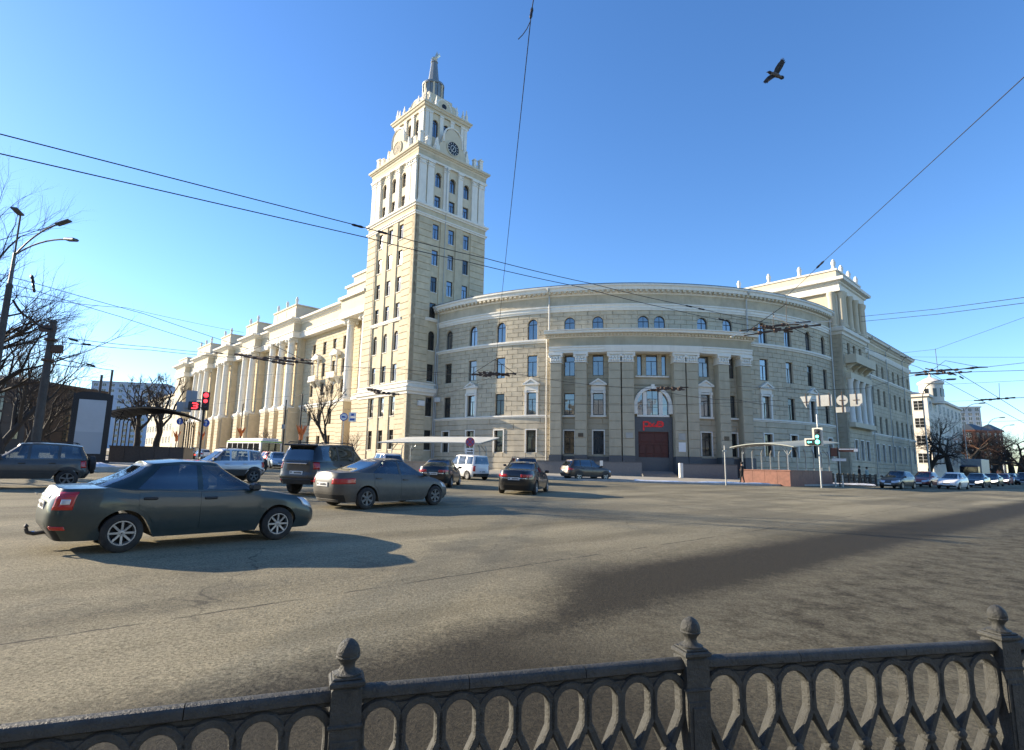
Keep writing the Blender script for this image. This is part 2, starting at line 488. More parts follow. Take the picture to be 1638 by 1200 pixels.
def stone_mesh(fr, d, w, h, th, c):
    key = (fr.R, round(d, 3), round(w, 2), round(h, 2), th, c)
    if key in STONE_CACHE: return STONE_CACHE[key]
    n = 1 if fr.R is None else max(1, int(math.ceil(w / 1.6)))
    c = min(c, w * 0.3, h * 0.3)
    us = [0.0] + [c + (w - 2 * c) * i / n for i in range(n + 1)] + [w]
    vs, fs = [], []
    for i, u in enumerate(us):
        e = i in (0, len(us) - 1)
        y1 = c * 1.8 if e else 0.0
        prof = [(th, 0), (c * 1.8, 0), (y1, c), (y1, h - c), (c * 1.8, h), (th, h)]
        vs += [fr.loc(d, u, y, z) for y, z in prof]
    for i in range(len(us) - 1):
        for k in range(5):
            a = i * 6 + k
            fs.append((a, a + 6, a + 7, a + 1))
    fs.append((0, 1, 2, 3, 4, 5)); b = (len(us) - 1) * 6
    fs.append((b + 5, b + 4, b + 3, b + 2, b + 1, b))
    me = mesh_of('stone', vs, [tuple(reversed(f)) for f in fs])
    bm = bmesh.new(); bm.from_mesh(me); bmesh.ops.recalc_face_normals(bm, faces=bm.faces); bm.to_mesh(me); bm.free()
    STONE_CACHE[key] = me
    return me
class Stones:
    """gathers the stones of one building: the ones that show largest are parts, the rest one stuff part"""
    def __init__(s, parent, limit=290): s.items = []; s.parent = parent; s.limit = limit
    def add(s, fr, u, d, z, w, h, th, c, mat):
        if w < 0.06 or h < 0.04: return
        s.items.append((fr, u, d, z, w, h, th, c, mat))
    def close(s, name='stone'):
        def size(it):
            fr, u, d, z, w, h = it[:6]
            p = fr.P(u + w / 2, d, z + h / 2) - EYE
            nrm = (fr.P(u + w / 2, d + 1, z) - fr.P(u + w / 2, d, z)).normalized()
            return max(0.0, -(nrm.dot(p.normalized()))) * w * h / p.length_squared
        its = sorted(s.items, key=size, reverse=True)
        for it in its[:s.limit]:
            fr, u, d, z, w, h, th, c, mat = it
            add(name, stone_mesh(fr, d, w, h, th, c), mat, s.parent, fr.mat(u, d, z))
        rest = {}
        for it in its[s.limit:]:
            rest.setdefault(it[8].name, []).append(it)
        for k, lst in rest.items():
            V, Fc = [], []
            for fr, u, d, z, w, h, th, c, mat in lst:
                me = stone_mesh(fr, d, w, h, th, c); M = fr.mat(u, d, z); b = len(V)
                V += [M @ v.co for v in me.vertices]
                Fc += [tuple(i + b for i in p.vertices) for p in me.polygons]
            o = add('stonework', mesh_of('stonework', V, Fc), MATS[k], s.parent)
            o['kind'] = 'stuff'
def wall(st, fr, u0, u1, z0, z1, ops, ch, bl, d=0.0, th=0.35, c=0.03, mat=None, phase=0.0):
    """courses of stones between u0 and u1, leaving the openings free; bl None = one stone per free run"""
    mat = mat or WALLMAT[0]
    n = max(1, int(round((z1 - z0) / ch))); h = (z1 - z0) / n
    def run(a, b, za, zb, k):
        if b - a < 0.06 or zb - za < 0.04: return
        if bl is None: st.add(fr, a, d, za, b - a, zb - za, th, c, mat); return
        off = (k % 2) * bl / 2 + phase
        cuts = [a]; x = math.floor((a - off) / bl) * bl + off + bl
        while x < b - bl * 0.22:
            if x - cuts[-1] > bl * 0.22: cuts.append(x)
            x += bl
        cuts.append(b)
        for p, q in zip(cuts, cuts[1:]): st.add(fr, p, d, za, q - p, zb - za, th, c, mat)
    for k in range(n):
        a, b = z0 + k * h, z0 + (k + 1) * h
        hit = sorted([o for o in ops if o[2] < b - 0.03 and o[3] > a + 0.03 and o[0] + o[1] / 2 > u0 and o[0] - o[1] / 2 < u1], key=lambda o: o[0])
        x = u0
        cols_ = {}
        for o in hit: cols_.setdefault(round(o[0], 3), []).append(o)
        for key in sorted(cols_):
            stack = sorted(cols_[key], key=lambda o: o[2]); o = stack[0]
            l, r = o[0] - o[1] / 2, o[0] + o[1] / 2
            run(x, l, a, b, k)
            l2, r2 = max(l, u0), min(r, u1); zz = a
            for o in stack:
                if o[2] > zz + 0.03: run(l2, r2, zz, o[2], k)
                zz = o[3]
            if zz < b - 0.03: run(l2, r2, zz, b, k)
            x = max(x, r)
        run(x, u1, a, b, k)
WIN_CACHE = {}
def window_meshes(w, h, arched, grid):
    key = (round(w, 2), round(h, 2), arched, grid)
    if key in WIN_CACHE: return WIN_CACHE[key]
    f = 0.065; m = MB()
    def outline(i):
        hw = w / 2 - i
        if not arched: return [(-hw, i), (hw, i), (hw, h - i), (-hw, h - i)]
        zc = h - w / 2; return [(-hw, i), (hw, i)] + [(hw * math.cos(a), zc + hw * math.sin(a)) for a in [math.pi * k / 12 for k in range(13)]]
    o, q = outline(0), outline(f); n = len(o)
    vs = [(x, y, z) for y in (0, 0.07) for pts in (o, q) for x, z in pts]
    fs = []
    for i in range(n):
        j = (i + 1) % n
        fs += [(i, j, n + j, n + i), (n + i, n + j, 3 * n + j, 3 * n + i)]
    m.raw(vs, fs)
    tr = h * 0.70 if not arched else h - w / 2 - 0.02
    if grid == 'T':
        m.box(-w / 2 + f, w / 2 - f, 0.005, 0.06, tr - 0.03, tr + 0.03)
        m.box(-0.03, 0.03, 0.006, 0.06, f, tr - 0.03)
        if arched: m.box(-0.02, 0.02, 0.007, 0.06, tr + 0.03, h - f)
    elif grid == 'X':
        m.box(-w / 2 + f, w / 2 - f, 0.005, 0.06, tr - 0.03, tr + 0.03)
        for x in (-w / 6, w / 6): m.box(x - 0.025, x + 0.025, 0.006, 0.06, f, h - f)
    elif grid == 'G':
        for z in (h * 0.33, h * 0.66): m.box(-w / 2 + f, w / 2 - f, 0.005, 0.06, z - 0.02, z + 0.02)
        m.box(-0.025, 0.025, 0.006, 0.06, f, h - f)
    pts = outline(f * 0.6)
    pane = mesh_of('pane', [(x, 0.05, z) for x, z in pts], [tuple(range(n))])
    WIN_CACHE[key] = (m.mesh('window'), pane)
    return WIN_CACHE[key]
def window(parent, fr, uc, w, z0, z1, arched=False, grid='T', d=-0.24, pane=None, frame=None):
    fm, pnm = window_meshes(w, z1 - z0, arched, grid)
    o = add('window', fm, frame or FRAME, parent, fr.mat(uc, d, z0))
    add('pane', pnm, pane or PANE, o, None, local=True)
    return o
def arch_fill(parent, fr, uc, w, z1, d=0.0, th=0.35, mat=None, ring=0.0):
    """masonry over an arched window head: square outside, round inside"""
    n = 12; r = w / 2; zc = z1 - r; m = MB()
    A = [(r * math.cos(math.pi * k / n), zc + r * math.sin(math.pi * k / n)) for k in range(n + 1)]
    B = [(x, z1) for x, z in A]
    vs = [(x, y, z) for y in (0, th) for pts in (A, B) for x, z in pts]
    fs = []; N = n + 1
    for i in range(n): fs += [(i, i + 1, N + i + 1, N + i), (i, 2 * N + i, 2 * N + i + 1, i + 1)]
    m.raw(vs, fs)
    o = m.build('arch_head', mat or WALLMAT[0], parent, fr.mat(uc, d, 0))
    return o
def molding(parent, fr, u0, u1, prof, name, mat, cap=True):
    """a profile of (d, z) drawn along the wall"""
    n = 1 if fr.R is None else max(2, int(abs(u1 - u0) / 1.3))
    k = len(prof); vs, fs = [], []
    for i in range(n + 1):
        u = u0 + (u1 - u0) * i / n
        vs += [fr.P(u, d, z) for d, z in prof]
    for i in range(n):
        for j in range(k - 1):
            a = i * k + j; fs.append((a, a + k, a + k + 1, a + 1))
    if cap: fs += [tuple(range(k)), tuple(range(n * k + k - 1, n * k - 1, -1))]
    me = mesh_of(name, vs, fs)
    bm = bmesh.new(); bm.from_mesh(me); bmesh.ops.recalc_face_normals(bm, faces=bm.faces); bm.to_mesh(me); bm.free()
    return add(name, me, mat, parent)
def belt(z0, z1, d, back=-0.1):
    h = z1 - z0
    return [(back, z0), (d * 0.45, z0), (d * 0.55, z0 + h * 0.3), (d * 0.9, z0 + h * 0.45), (d, z0 + h * 0.55), (d, z1 - h * 0.08), (d * 0.9, z1), (back, z1 + 0.02)]
def cornice(z0, z1, d, back=-0.2):
    h = z1 - z0
    return [(back, z0), (d * 0.12, z0), (d * 0.15, z0 + h * 0.22), (d * 0.45, z0 + h * 0.38), (d * 0.5, z0 + h * 0.5), (d * 0.88, z0 + h * 0.55), (d * 0.9, z0 + h * 0.78), (d, z0 + h * 0.85), (d, z1 - 0.03), (d - 0.05, z1), (back, z1 + 0.1)]
def rect_ring(parent, p0, p1, q0, q1, prof, name, mat, top=False):
    """a profile of (d, z) drawn round a rectangle in street coordinates, mitred at the corners"""
    vs, fs = [], []; k = len(prof)
    for sp, sq in ((0, 0), (1, 0), (1, 1), (0, 1)):
        for d, z in prof:
            vs.append(PQ((p1 + d) if sp else (p0 - d), (q1 + d) if sq else (q0 - d), z))
    for i in range(4):
        for j in range(k - 1):
            a = i * k + j; b = ((i + 1) % 4) * k + j
            fs.append((a, b, b + 1, a + 1))
    if top: fs.append((k - 1, 2 * k - 1, 3 * k - 1, 4 * k - 1))
    me = mesh_of(name, vs, fs)
    bm = bmesh.new(); bm.from_mesh(me); bmesh.ops.recalc_face_normals(bm, faces=bm.faces); bm.to_mesh(me); bm.free()
    return add(name, me, mat, parent)
def pq_box(m, p0, p1, q0, q1, z0, z1):
    vs = [PQ(p, q, z) for z in (z0, z1) for p, q in ((p0, q0), (p1, q0), (p1, q1), (p0, q1))]
    return m.raw(vs, [(3, 2, 1, 0), (4, 5, 6, 7), (0, 1, 5, 4), (1, 2, 6, 5), (2, 3, 7, 6), (3, 0, 4, 7)])
def pq_part(name, mat, parent, *boxes):
    m = MB()
    for b in boxes: pq_box(m, *b)
    return m.build(name, mat, parent)
def sill(parent, fr, uc, w, z, mat=None, d=0.14, h=0.14):
    m = MB().box(-w / 2 - 0.12, w / 2 + 0.12, -d, 0.25, -h, 0.0)
    return m.build('window_sill', mat or WHITE, parent, fr.mat(uc, 0, z))
def surround(parent, fr, uc, w, z0, z1, t=0.13, d=0.07, mat=None):
    m = MB()
    m.box(-w / 2 - t, -w / 2, -d, 0.2, z0, z1 + t).box(w / 2, w / 2 + t, -d, 0.2, z0, z1 + t).box(-w / 2, w / 2, -d, 0.2, z1, z1 + t)
    return m.build('window_surround', mat or WHITE, parent, fr.mat(uc, 0, 0))
def pediment(parent, fr, uc, w, z0, z1, mat=None):
    """white frame with an entablature panel and a triangular pediment"""
    t = 0.22; m = MB(); hw = w / 2
    for s in (-1, 1):
        a, b = sorted((s * hw, s * (hw + t)))
        m.box(a, b, -0.14, 0.2, z0 - 0.1, z1 + 0.1)
        m.box(a - 0.03, b + 0.03, -0.24, 0.2, z1 - 0.05, z1 + 0.25)
    m.box(-hw, hw, -0.12, 0.2, z1, z1 + 0.18)
    m.box(-hw - t, hw + t, -0.10, 0.2, z1 + 0.25, z1 + 0.85)
    e = hw + t + 0.18
    m.box(-e, e, -0.36, 0.2, z1 + 0.85, z1 + 1.0)
    m.prism([(-e, z1 + 1.0), (e, z1 + 1.0), (0, z1 + 1.52)], -0.2, 0.2)
    for s in (-1, 1):
        m.prism([(s * e, z1 + 1.0), (s * (e - 0.3), z1 + 1.0), (0, z1 + 1.42), (0, z1 + 1.62)], -0.38, 0.1)
    return m.build('window_pediment', mat or WHITE, parent, fr.mat(uc, 0, 0))
def urn(parent, P, h=1.3, r=0.22, mat=None):
    m = MB()
    m.lathe([(r * 1.1, 0), (r * 1.1, h * 0.14), (r * 0.8, h * 0.18), (r * 0.72, h * 0.3), (r, h * 0.62), (r * 0.95, h * 0.74), (r * 0.6, h * 0.8), (r * 0.75, h * 0.86), (r * 0.4, h * 0.96), (0.02, h)], 10)
    return m.build('roof_urn', mat or WHITE, parent, T(P), smooth=True)
def post(parent, P, h, w, mat=None):
    m = MB().box(-w / 2, w / 2, -w / 2, w / 2, 0, h * 0.85, bev=0.02).box(-w * 0.62, w * 0.62, -w * 0.62, w * 0.62, h * 0.85, h * 0.93)
    m.prism([(-w * 0.4, h * 0.93), (w * 0.4, h * 0.93), (0, h * 1.05)], -w * 0.4, w * 0.4)
    return m.build('roof_post', mat or WHITE, parent, T(P) @ Rz(ROT))
def drainpipe(parent, pts, r=0.085, mat=None):
    m = MB(); m.tube(pts, r, 8)
    top = Vector(pts[0]); m.lathe([(r * 1.1, -0.35), (r * 2.4, -0.1), (r * 2.6, 0.12)], 8, T(top))
    return m.build('drainpipe', mat or PIPE, parent)
def column(parent, P, z0, z1, r, mat=None):
    """a round column with base, entasis and a scrolled capital"""
    h = z1 - z0; m = MB()
    m.lathe([(r * 1.32, 0), (r * 1.32, 0.18), (r * 1.22, 0.24), (r * 1.25, 0.36), (r * 1.05, 0.46), (r, 0.6), (r * 0.99, h * 0.35), (r * 0.94, h * 0.7), (r * 0.86, h - 1.15), (r * 0.95, h - 1.1), (r * 0.88, h - 1.02), (r * 0.95, h - 0.6), (r * 1.12, h - 0.35)], 20)
    o = m.build('column', mat or WHITE, parent, T(P.x, P.y, z0) @ Rz(ROT))
    smooth_by_angle(o.data, 40)
    k = MB(); k.box(-r * 1.25, r * 1.25, -r * 1.25, r * 1.25, h - 0.3, h - 0.002)
    for sx in (-1, 1):
        for sy in (-1, 1):
            k.lathe([(0.2 * r / 0.6, -0.2), (0.24 * r / 0.6, 0), (0.2 * r / 0.6, 0.2)], 8, T(sx * r * 1.02, sy * r * 1.02, h - 0.52) @ Matrix.Rotation(math.pi / 2, 4, 'X'))
    k.build('capital', mat or WHITE, o, None, local=True)
    return o
# ------------------------------------------------------------------ clock tower
tower = thing('clock_tower', 'tall square cream clock tower with white pilasters, stepped crown and grey spire', 'tower', T(PQ(6, 6, gz(-12.7, 78.5))) @ Rz(ROT))
ts = Stones(tower, 290)
FR = Face(PQ(0, 0), DR)
FL = Face(PQ(0, 12), -DL)
pq_part('wall_core', CREAM, tower, (0.66, 11.34, 0.66, 11.34, -1, 35.3), (0.72, 11.28, 0.72, 11.28, 35.3, 43.5))
BAYS = (3.4, 6.0, 8.6); BH = 0.70
PIERS = ((0, 2.7), (4.1, 5.3), (6.7, 7.9), (9.3, 12))
def tower_zone(fr, z0, z1, rows, d, pier_ch, strip_ch, cols, ww=0.98, recess=0.13, right=False):
    for i, (a, b) in enumerate(PIERS):
        corner = i in (0, 3)
        # the left face owns the shared corner edge
        a2, b2 = (a, b)
        if right and i == 0: a2 = a + 0.0
        wall(ts, fr, a2, b2, z0, z1, [], pier_ch if corner else strip_ch, None, d=d, th=0.64 + d, c=0.05 if corner else 0.012)
    for k, uc in enumerate(BAYS):
        ops = [(uc, ww, r[0], r[1], len(r) > 2) for r in rows] if k in cols else []
        wall(ts, fr, uc - BH, uc + BH, z0, z1, ops, z1 - z0, None, d=d - recess, th=0.3, c=0.008)
        for o in ops:
            pn = PANE_DARK if o[2] < 7 or (o[2] < 20 and right) or int(o[2] * 7 + k * 5) % 6 == 0 else PANE_CURTAIN if int(o[2] * 3 + k) % 7 == 0 else PANE
            window(tower, fr, uc, ww, o[2], o[3], o[4], d=d - recess - 0.13, pane=pn)
            if o[4]: arch_fill(tower, fr, uc, ww, o[3], d=d - recess - 0.003, th=0.2)
            sill(tower, Face(fr.P(0, d - recess, 0), fr.r), uc, ww - 0.2, o[2], d=0.1, h=0.09)
R1 = [(3.57, 6.04), (7.8, 10.28)]
R2 = [(12.25, 14.5), (16.3, 18.88, 1)]
R3 = [(20.62, 22.65), (24.1, 26.2), (27.8, 29.88), (31.4, 33.5)]
for fr, rt in ((FL, False), (FR, True)):
    low = (0,) if rt else (0, 1, 2)
    tower_zone(fr, 0.4, 10.4, R1, 0.0, 0.625, 0.625, low, right=rt)
    tower_zone(fr, 12.0, 20.15, R2, 0.0, 0.905, 8.2, low, right=rt)
    tower_zone(fr, 20.5, 34.0, R3, 0.0, 0.90, 13.6, (0, 1, 2), right=rt)
    wall(ts, fr, 0, 12, 20.15, 20.5, [], 0.4, None, d=0.0, th=0.34, c=0.01)
    wall(ts, fr, 0, 12, 34.45, 35.3, [], 0.9, None, d=0.0, th=0.34, c=0.01)
    molding(tower, fr, 2.2, 9.8, belt(20.12, 20.5, 0.16), 'sill_course', WHITE)
rect_ring(tower, 0, 12, 0, 12, [(-0.3, 10.4), (0.1, 10.4), (0.14, 10.62), (0.34, 10.78), (0.38, 11.15), (0.5, 11.22), (0.5, 11.32), (0.08, 11.38), (0.08, 11.72), (0.2, 11.78), (0.22, 11.98), (-0.3, 12.03)], 'string_course', WHITE)
rect_ring(tower, 0, 12, 0, 12, [(-0.3, 34.0), (0.08, 34.0), (0.12, 34.18), (0.22, 34.24), (0.22, 34.4), (-0.3, 34.46)], 'upper_string_course', WHITE)
rect_ring(tower, 0, 12, 0, 12, [(-0.4, 35.16), (0.12, 35.18), (0.16, 35.36), (0.32, 35.44), (0.35, 35.66), (0.28, 35.74), (-0.6, 35.8)], 'tier_ledge', WHITE, top=True)
# upper tier with white pilasters
UL = Face(PQ(0.25, 11.75), -DL); UR = Face(PQ(0.25, 0.25), DR)
WL = 11.5
UB = (3.3, 5.75, 8.2)
for fr in (UL, UR):
    rows = [(35.75, 37.68, False), (38.95, 41.02, True)]
    ops = [(u, 1.0, z0, z1, ar) for u in UB for z0, z1, ar in rows]
    wall(ts, fr, 0, WL, 35.72, 42.3, ops, 6.6, None, d=0.0, th=0.42, c=0.006, mat=CREAM_PALE)
    for u, w, z0, z1, ar in ops:
        window(tower, fr, u, w, z0, z1, ar, d=-0.2)
        if ar:
            arch_fill(tower, fr, u, w, z1, d=-0.003, th=0.3, mat=CREAM_PALE)
            m = MB()
            for k in range(12):
                a0, a1 = math.pi * k / 12, math.pi * (k + 1) / 12
                m.prism([(0.5 * math.cos(a0), 0.5 * math.sin(a0)), (0.66 * math.cos(a0), 0.66 * math.sin(a0)), (0.66 * math.cos(a1), 0.66 * math.sin(a1)), (0.5 * math.cos(a1), 0.5 * math.sin(a1))], -0.08, 0.05)
            m.build('arch_trim', CREAM_PALE, tower, fr.mat(u, 0, z1 - 0.5))
    for a, b in ((0.12, 1.18), (1.42, 2.42), (4.12, 4.93), (6.57, 7.38), (9.08, 10.08), (10.32, 11.38)):
        m = MB()
        m.box(a, b, -0.26, 0.1, 35.8, 42.2)
        m.box(a - 0.06, b + 0.06, -0.32, 0.1, 35.8, 36.15)
        m.box(a - 0.05, b + 0.05, -0.34, 0.1, 41.35, 41.5)
        m.box(a - 0.09, b + 0.09, -0.40, 0.1, 41.95, 42.22)
        for s in (a + 0.08, b - 0.08): m.lathe([(0.1, -0.05), (0.12, 0), (0.1, 0.06)], 8, T(s, -0.34, 41.72) @ Matrix.Rotation(math.pi / 2, 4, 'X'))
        m.build('pilaster', WHITE, tower, fr.mat(0, 0, 0))
rect_ring(tower, 0.25, 11.75, 0.25, 11.75, [(-0.4, 42.2), (0.3, 42.2), (0.34, 42.4), (0.3, 42.46), (-0.4, 42.5)], 'architrave', WHITE)
rect_ring(tower, 0.25, 11.75, 0.25, 11.75, [(-0.4, 42.45), (0.18, 42.45), (0.18, 43.2), (-0.4, 43.2)], 'frieze', CREAM)
rect_ring(tower, 0.25, 11.75, 0.25, 11.75, [(-0.4, 43.15), (0.22, 43.15), (0.26, 43.4), (0.42, 43.5), (0.45, 43.62), (0.60, 43.68), (0.64, 43.92), (0.58, 44.02), (-0.4, 44.06)], 'main_cornice', CREAM_PALE, top=True)
# clock gables on the cornice
CLOCKB = pm('clock_dial_black', (0.012, 0.012, 0.014), 0.35)
CLOCKW = pm('clock_markings', (0.78, 0.76, 0.68), 0.5)
def gable(fr, dial_dark):
    m = MB()
    prof = [(-2.35, 44.0), (2.35, 44.0), (2.35, 45.3), (2.2, 45.75), (1.75, 46.2), (1.45, 46.9), (1.45, 47.3)]
    arc = [(1.3 * math.cos(math.pi * k / 10), 47.3 + 1.25 * math.sin(math.pi * k / 10)) for k in range(1, 10)]
    left = [(-x, z) for x, z in reversed(prof[2:])]
    m.prism([prof[0], prof[1]] + prof[2:] + arc + left, 0.0, 0.7)
    g = m.build('clock_gable', CREAM_PALE, tower, fr.mat(5.75, -0.25, 0))
    t = MB()
    pts = [(1.6, 46.2), (1.62, 47.3)] + [(1.55 * math.cos(math.pi * k / 10), 47.3 + 1.45 * math.sin(math.pi * k / 10)) for k in range(1, 10)] + [(-1.62, 47.3), (-1.6, 46.2)]
    t.tube([(x, -0.02, z) for x, z in pts], 0.13, 6)
    for s in (-1, 1):
        t.box(s * 2.6 - 0.3, s * 2.6 + 0.3, -0.1, 0.6, 44.0, 45.2)
        t.prism([(s * 2.6 - 0.26, 45.2), (s * 2.6 + 0.26, 45.2), (s * 2.6, 46.5)], 0.0, 0.5)
    t.build('gable_trim', WHITE, tower, fr.mat(5.75, -0.25, 0))
    c = MB(); Rm = Matrix.Rotation(math.pi / 2, 4, 'X')
    c.lathe([(1.12, 0.0), (1.12, 0.14), (1.07, 0.18), (0.98, 0.18), (0.98, 0.1)], 36, T(0, 0.02, 45.7) @ Rm, caps=False)
    c.build('clock_ring', CREAM_PALE, g, T(0, 0, 0), local=True)
    k = MB().lathe([(0.985, 0.02), (0.985, 0.11)], 36, T(0, 0.02, 45.7) @ Rm)
    dial = k.build('clock_dial', CLOCKB if dial_dark else CREAM_DARK, g, T(0, 0, 0), local=True)
    h = MB()
    for i in range(12):
        a = i * math.pi / 6; M = T(0, -0.1, 45.7) @ Matrix.Rotation(a, 4, 'Y')
        h.box(-0.03, 0.03, -0.012, 0.0, 0.68, 0.9, M)
    n = 32
    for i in range(n):
        a0, a1 = 2 * math.pi * i / n, 2 * math.pi * (i + 1) / n
        h.prism([(0.42 * math.cos(a0), 0.42 * math.sin(a0)), (0.48 * math.cos(a0), 0.48 * math.sin(a0)), (0.48 * math.cos(a1), 0.48 * math.sin(a1)), (0.42 * math.cos(a1), 0.42 * math.sin(a1))], -0.012, 0, T(0, -0.1, 45.7))
    M = T(0, -0.125, 45.7) @ Matrix.Rotation(math.radians(-150), 4, 'Y'); h.prism([(-0.05, -0.12), (0.05, -0.12), (0.0, 0.72)], -0.012, 0, M)
    M = T(0, -0.14, 45.7) @ Matrix.Rotation(math.radians(25), 4, 'Y'); h.prism([(-0.06, -0.1), (0.06, -0.1), (0.0, 0.48)], -0.012, 0, M)
    h.build('clock_hands', CLOCKW if dial_dark else BLACKMETAL, g, T(0, 0, 0), local=True)
gable(UR, True); gable(UL, False)
gable(Face(PQ(11.75, 0.25), DL), True); gable(Face(PQ(11.75, 11.75), -DR), False)
def pinnacle(p, q, z, h=1.7, w=0.42):
    m = MB().box(-w * 0.7, w * 0.7, -w * 0.7, w * 0.7, 0, h * 0.18, bev=0.02)
    m.lathe([(w * 0.55, h * 0.18), (w * 0.5, h * 0.45), (w * 0.62, h * 0.5), (w * 0.35, h * 0.58), (w * 0.2, h * 0.85), (0.02, h)], 4, Rz(math.pi / 4))
    return m.build('pinnacle', WHITE, tower, T(PQ(p, q, z)) @ Rz(ROT))
for cp, cq in ((0.72, 0.72), (11.28, 0.72), (0.72, 11.28), (11.28, 11.28)):
    sp = 1 if cp < 6 else -1; sq = 1 if cq < 6 else -1
    post(tower, PQ(cp, cq, 44.0), 2.3, 0.55)
    post(tower, PQ(cp + sp * 1.15, cq, 44.0), 1.95, 0.44)
    post(tower, PQ(cp, cq + sq * 1.15, 44.0), 1.95, 0.44)
# second tier
T2 = 3.75
pq_part('second_tier_core', CREAM_PALE, tower, (6 - T2 + 0.3, 6 + T2 - 0.3, 6 - T2 + 0.3, 6 + T2 - 0.3, 43.9, 51.2))
VL_ = Face(PQ(6 - T2, 6 + T2), -DL); VR_ = Face(PQ(6 - T2, 6 - T2), DR)
for fr in (VL_, VR_):
    ops = [(u, 0.95, 47.4, 50.1, True) for u in (1.85, 3.75, 5.65)]
    wall(ts, fr, 0, 2 * T2, 44.0, 51.0, ops, 7.0, None, d=0, th=0.32, c=0.006, mat=CREAM_PALE)
    for u, w, z0, z1, ar in ops:
        window(tower, fr, u, w, z0, z1, True, d=-0.2)
        arch_fill(tower, fr, u, w, z1, d=-0.003, th=0.25, mat=CREAM_PALE)
    for a, b in ((0.08, 0.62), (0.72, 1.2), (2.5, 3.1), (4.4, 5.0), (6.3, 6.78), (6.88, 7.42)):
        MB().box(a, b, -0.18, 0.1, 44.1, 50.75).box(a - 0.06, b + 0.06, -0.24, 0.1, 50.75, 51.02).build('pilaster', WHITE, tower, fr.mat(0, 0, 0))
A2, B2 = 6 - T2, 6 + T2
rect_ring(tower, A2, B2, A2, B2, [(-0.3, 51.0), (0.22, 51.0), (0.24, 51.35), (0.42, 51.45), (0.5, 51.7), (0.62, 51.78), (0.62, 52.0), (0.5, 52.08), (-0.3, 52.12)], 'second_cornice', CREAM_PALE, top=True)
for i in range(5):
    t = A2 + 0.1 + (B2 - A2 - 0.2) * i / 4
    for p, q in ((t, A2 + 0.1), (A2 + 0.1, t)):
        if i in (0, 4) or i in (1, 3): pinnacle(p, q, 52.05, 2.3 if i in (0, 4) else 2.0, 0.46)
    if i in (3, 4): pinnacle(t, B2 - 0.1, 52.05, 2.1, 0.42)
pinnacle(A2 + 0.75, A2 + 0.1, 52.05, 1.9, 0.42); pinnacle(A2 + 0.1, A2 + 0.75, 52.05, 1.9, 0.42)
pinnacle(B2 - 0.75, A2 + 0.1, 52.05, 1.9, 0.42); pinnacle(A2 + 0.1, B2 - 0.75, 52.05, 1.9, 0.42)
# attic with segmental lunettes, drum, spire
pq_part('attic', CREAM_PALE, tower, (6 - 2.5, 6 + 2.5, 6 - 2.5, 6 + 2.5, 52.0, 54.6), (6 - 2.1, 6 + 2.1, 6 - 2.1, 6 + 2.1, 54.6, 55.4))
for fr in (Face(PQ(3.5, 8.5), -DL), Face(PQ(3.5, 3.5), DR)):
    m = MB(); arc = [(1.35 * math.cos(math.pi * k / 14), 53.0 + 1.4 * math.sin(math.pi * k / 14)) for k in range(15)]
    m.prism([(-1.35, 52.1), (1.35, 52.1)] + arc, -0.5, 0.4)
    m.build('lunette', CREAM_PALE, tower, fr.mat(2.5, 0, 0))
    m = MB(); m.tube([(x, -0.45, z) for x, z in arc], 0.16, 6); m.build('lunette_trim', WHITE, tower, fr.mat(2.5, 0, 0))
    MB().lathe([(0.4, 0), (0.4, 0.06)], 16, T(0, -0.5, 53.4) @ Matrix.Rotation(math.pi / 2, 4, 'X')).build('lunette_opening', BLACKMETAL, tower, fr.mat(2.5, 0, 0))
MC = PQ(6, 6)
m = MB().lathe([(1.75, 55.3), (1.75, 55.7), (1.5, 55.8), (1.5, 57.9), (1.68, 58.0), (1.68, 58.3), (1.0, 58.45)], 20)
o = m.build('drum', SPIREMETAL, tower, T(MC)); smooth_by_angle(o.data, 30)
for k in range(14):
    a = 2 * math.pi * k / 14
    MB().box(-0.09, 0.09, -0.12, 0.12, 55.8, 57.95).build('drum_rib', CREAM_PALE if k % 2 else SPIREMETAL, tower, T(MC.x + 1.55 * math.cos(a), MC.y + 1.55 * math.sin(a), 0) @ Rz(a))
MB().lathe([(0.98, 58.4), (0.86, 58.7), (0.48, 62.1), (0.56, 62.15), (0.56, 62.3)], 8, Rz(ROT)).build('spire', SPIREMETAL, tower, T(MC))
# winged wheel emblem
m = MB()
pts = [(0.42 * math.cos(a), 0, 62.75 + 0.42 * math.sin(a)) for a in [2 * math.pi * k / 20 for k in range(21)]]
m.tube(pts, 0.09, 6); m.tube([(0, 0, 62.3), (0, 0, 63.1)], 0.07, 6); m.tube([(-0.4, 0, 62.75), (0.4, 0, 62.75)], 0.05, 6)
for s, hgt in ((0.35, 1.45), (0.75, 1.2)):
    for k in range(4):
        m.tube([(0.1 * k - 0.2, -0.1 + 0.06 * k, 62.8), (s * 0.6 + 0.1 * k - 0.1, 0.04 * k, 63.2 + 0.1 * k), (s + 0.05 * k, 0.06 * k, 62.75 + hgt - 0.12 * k)], [0.12, 0.12, 0.03], 5)
m.build('winged_wheel', GOLD, tower, T(MC) @ Rz(math.radians(10)))
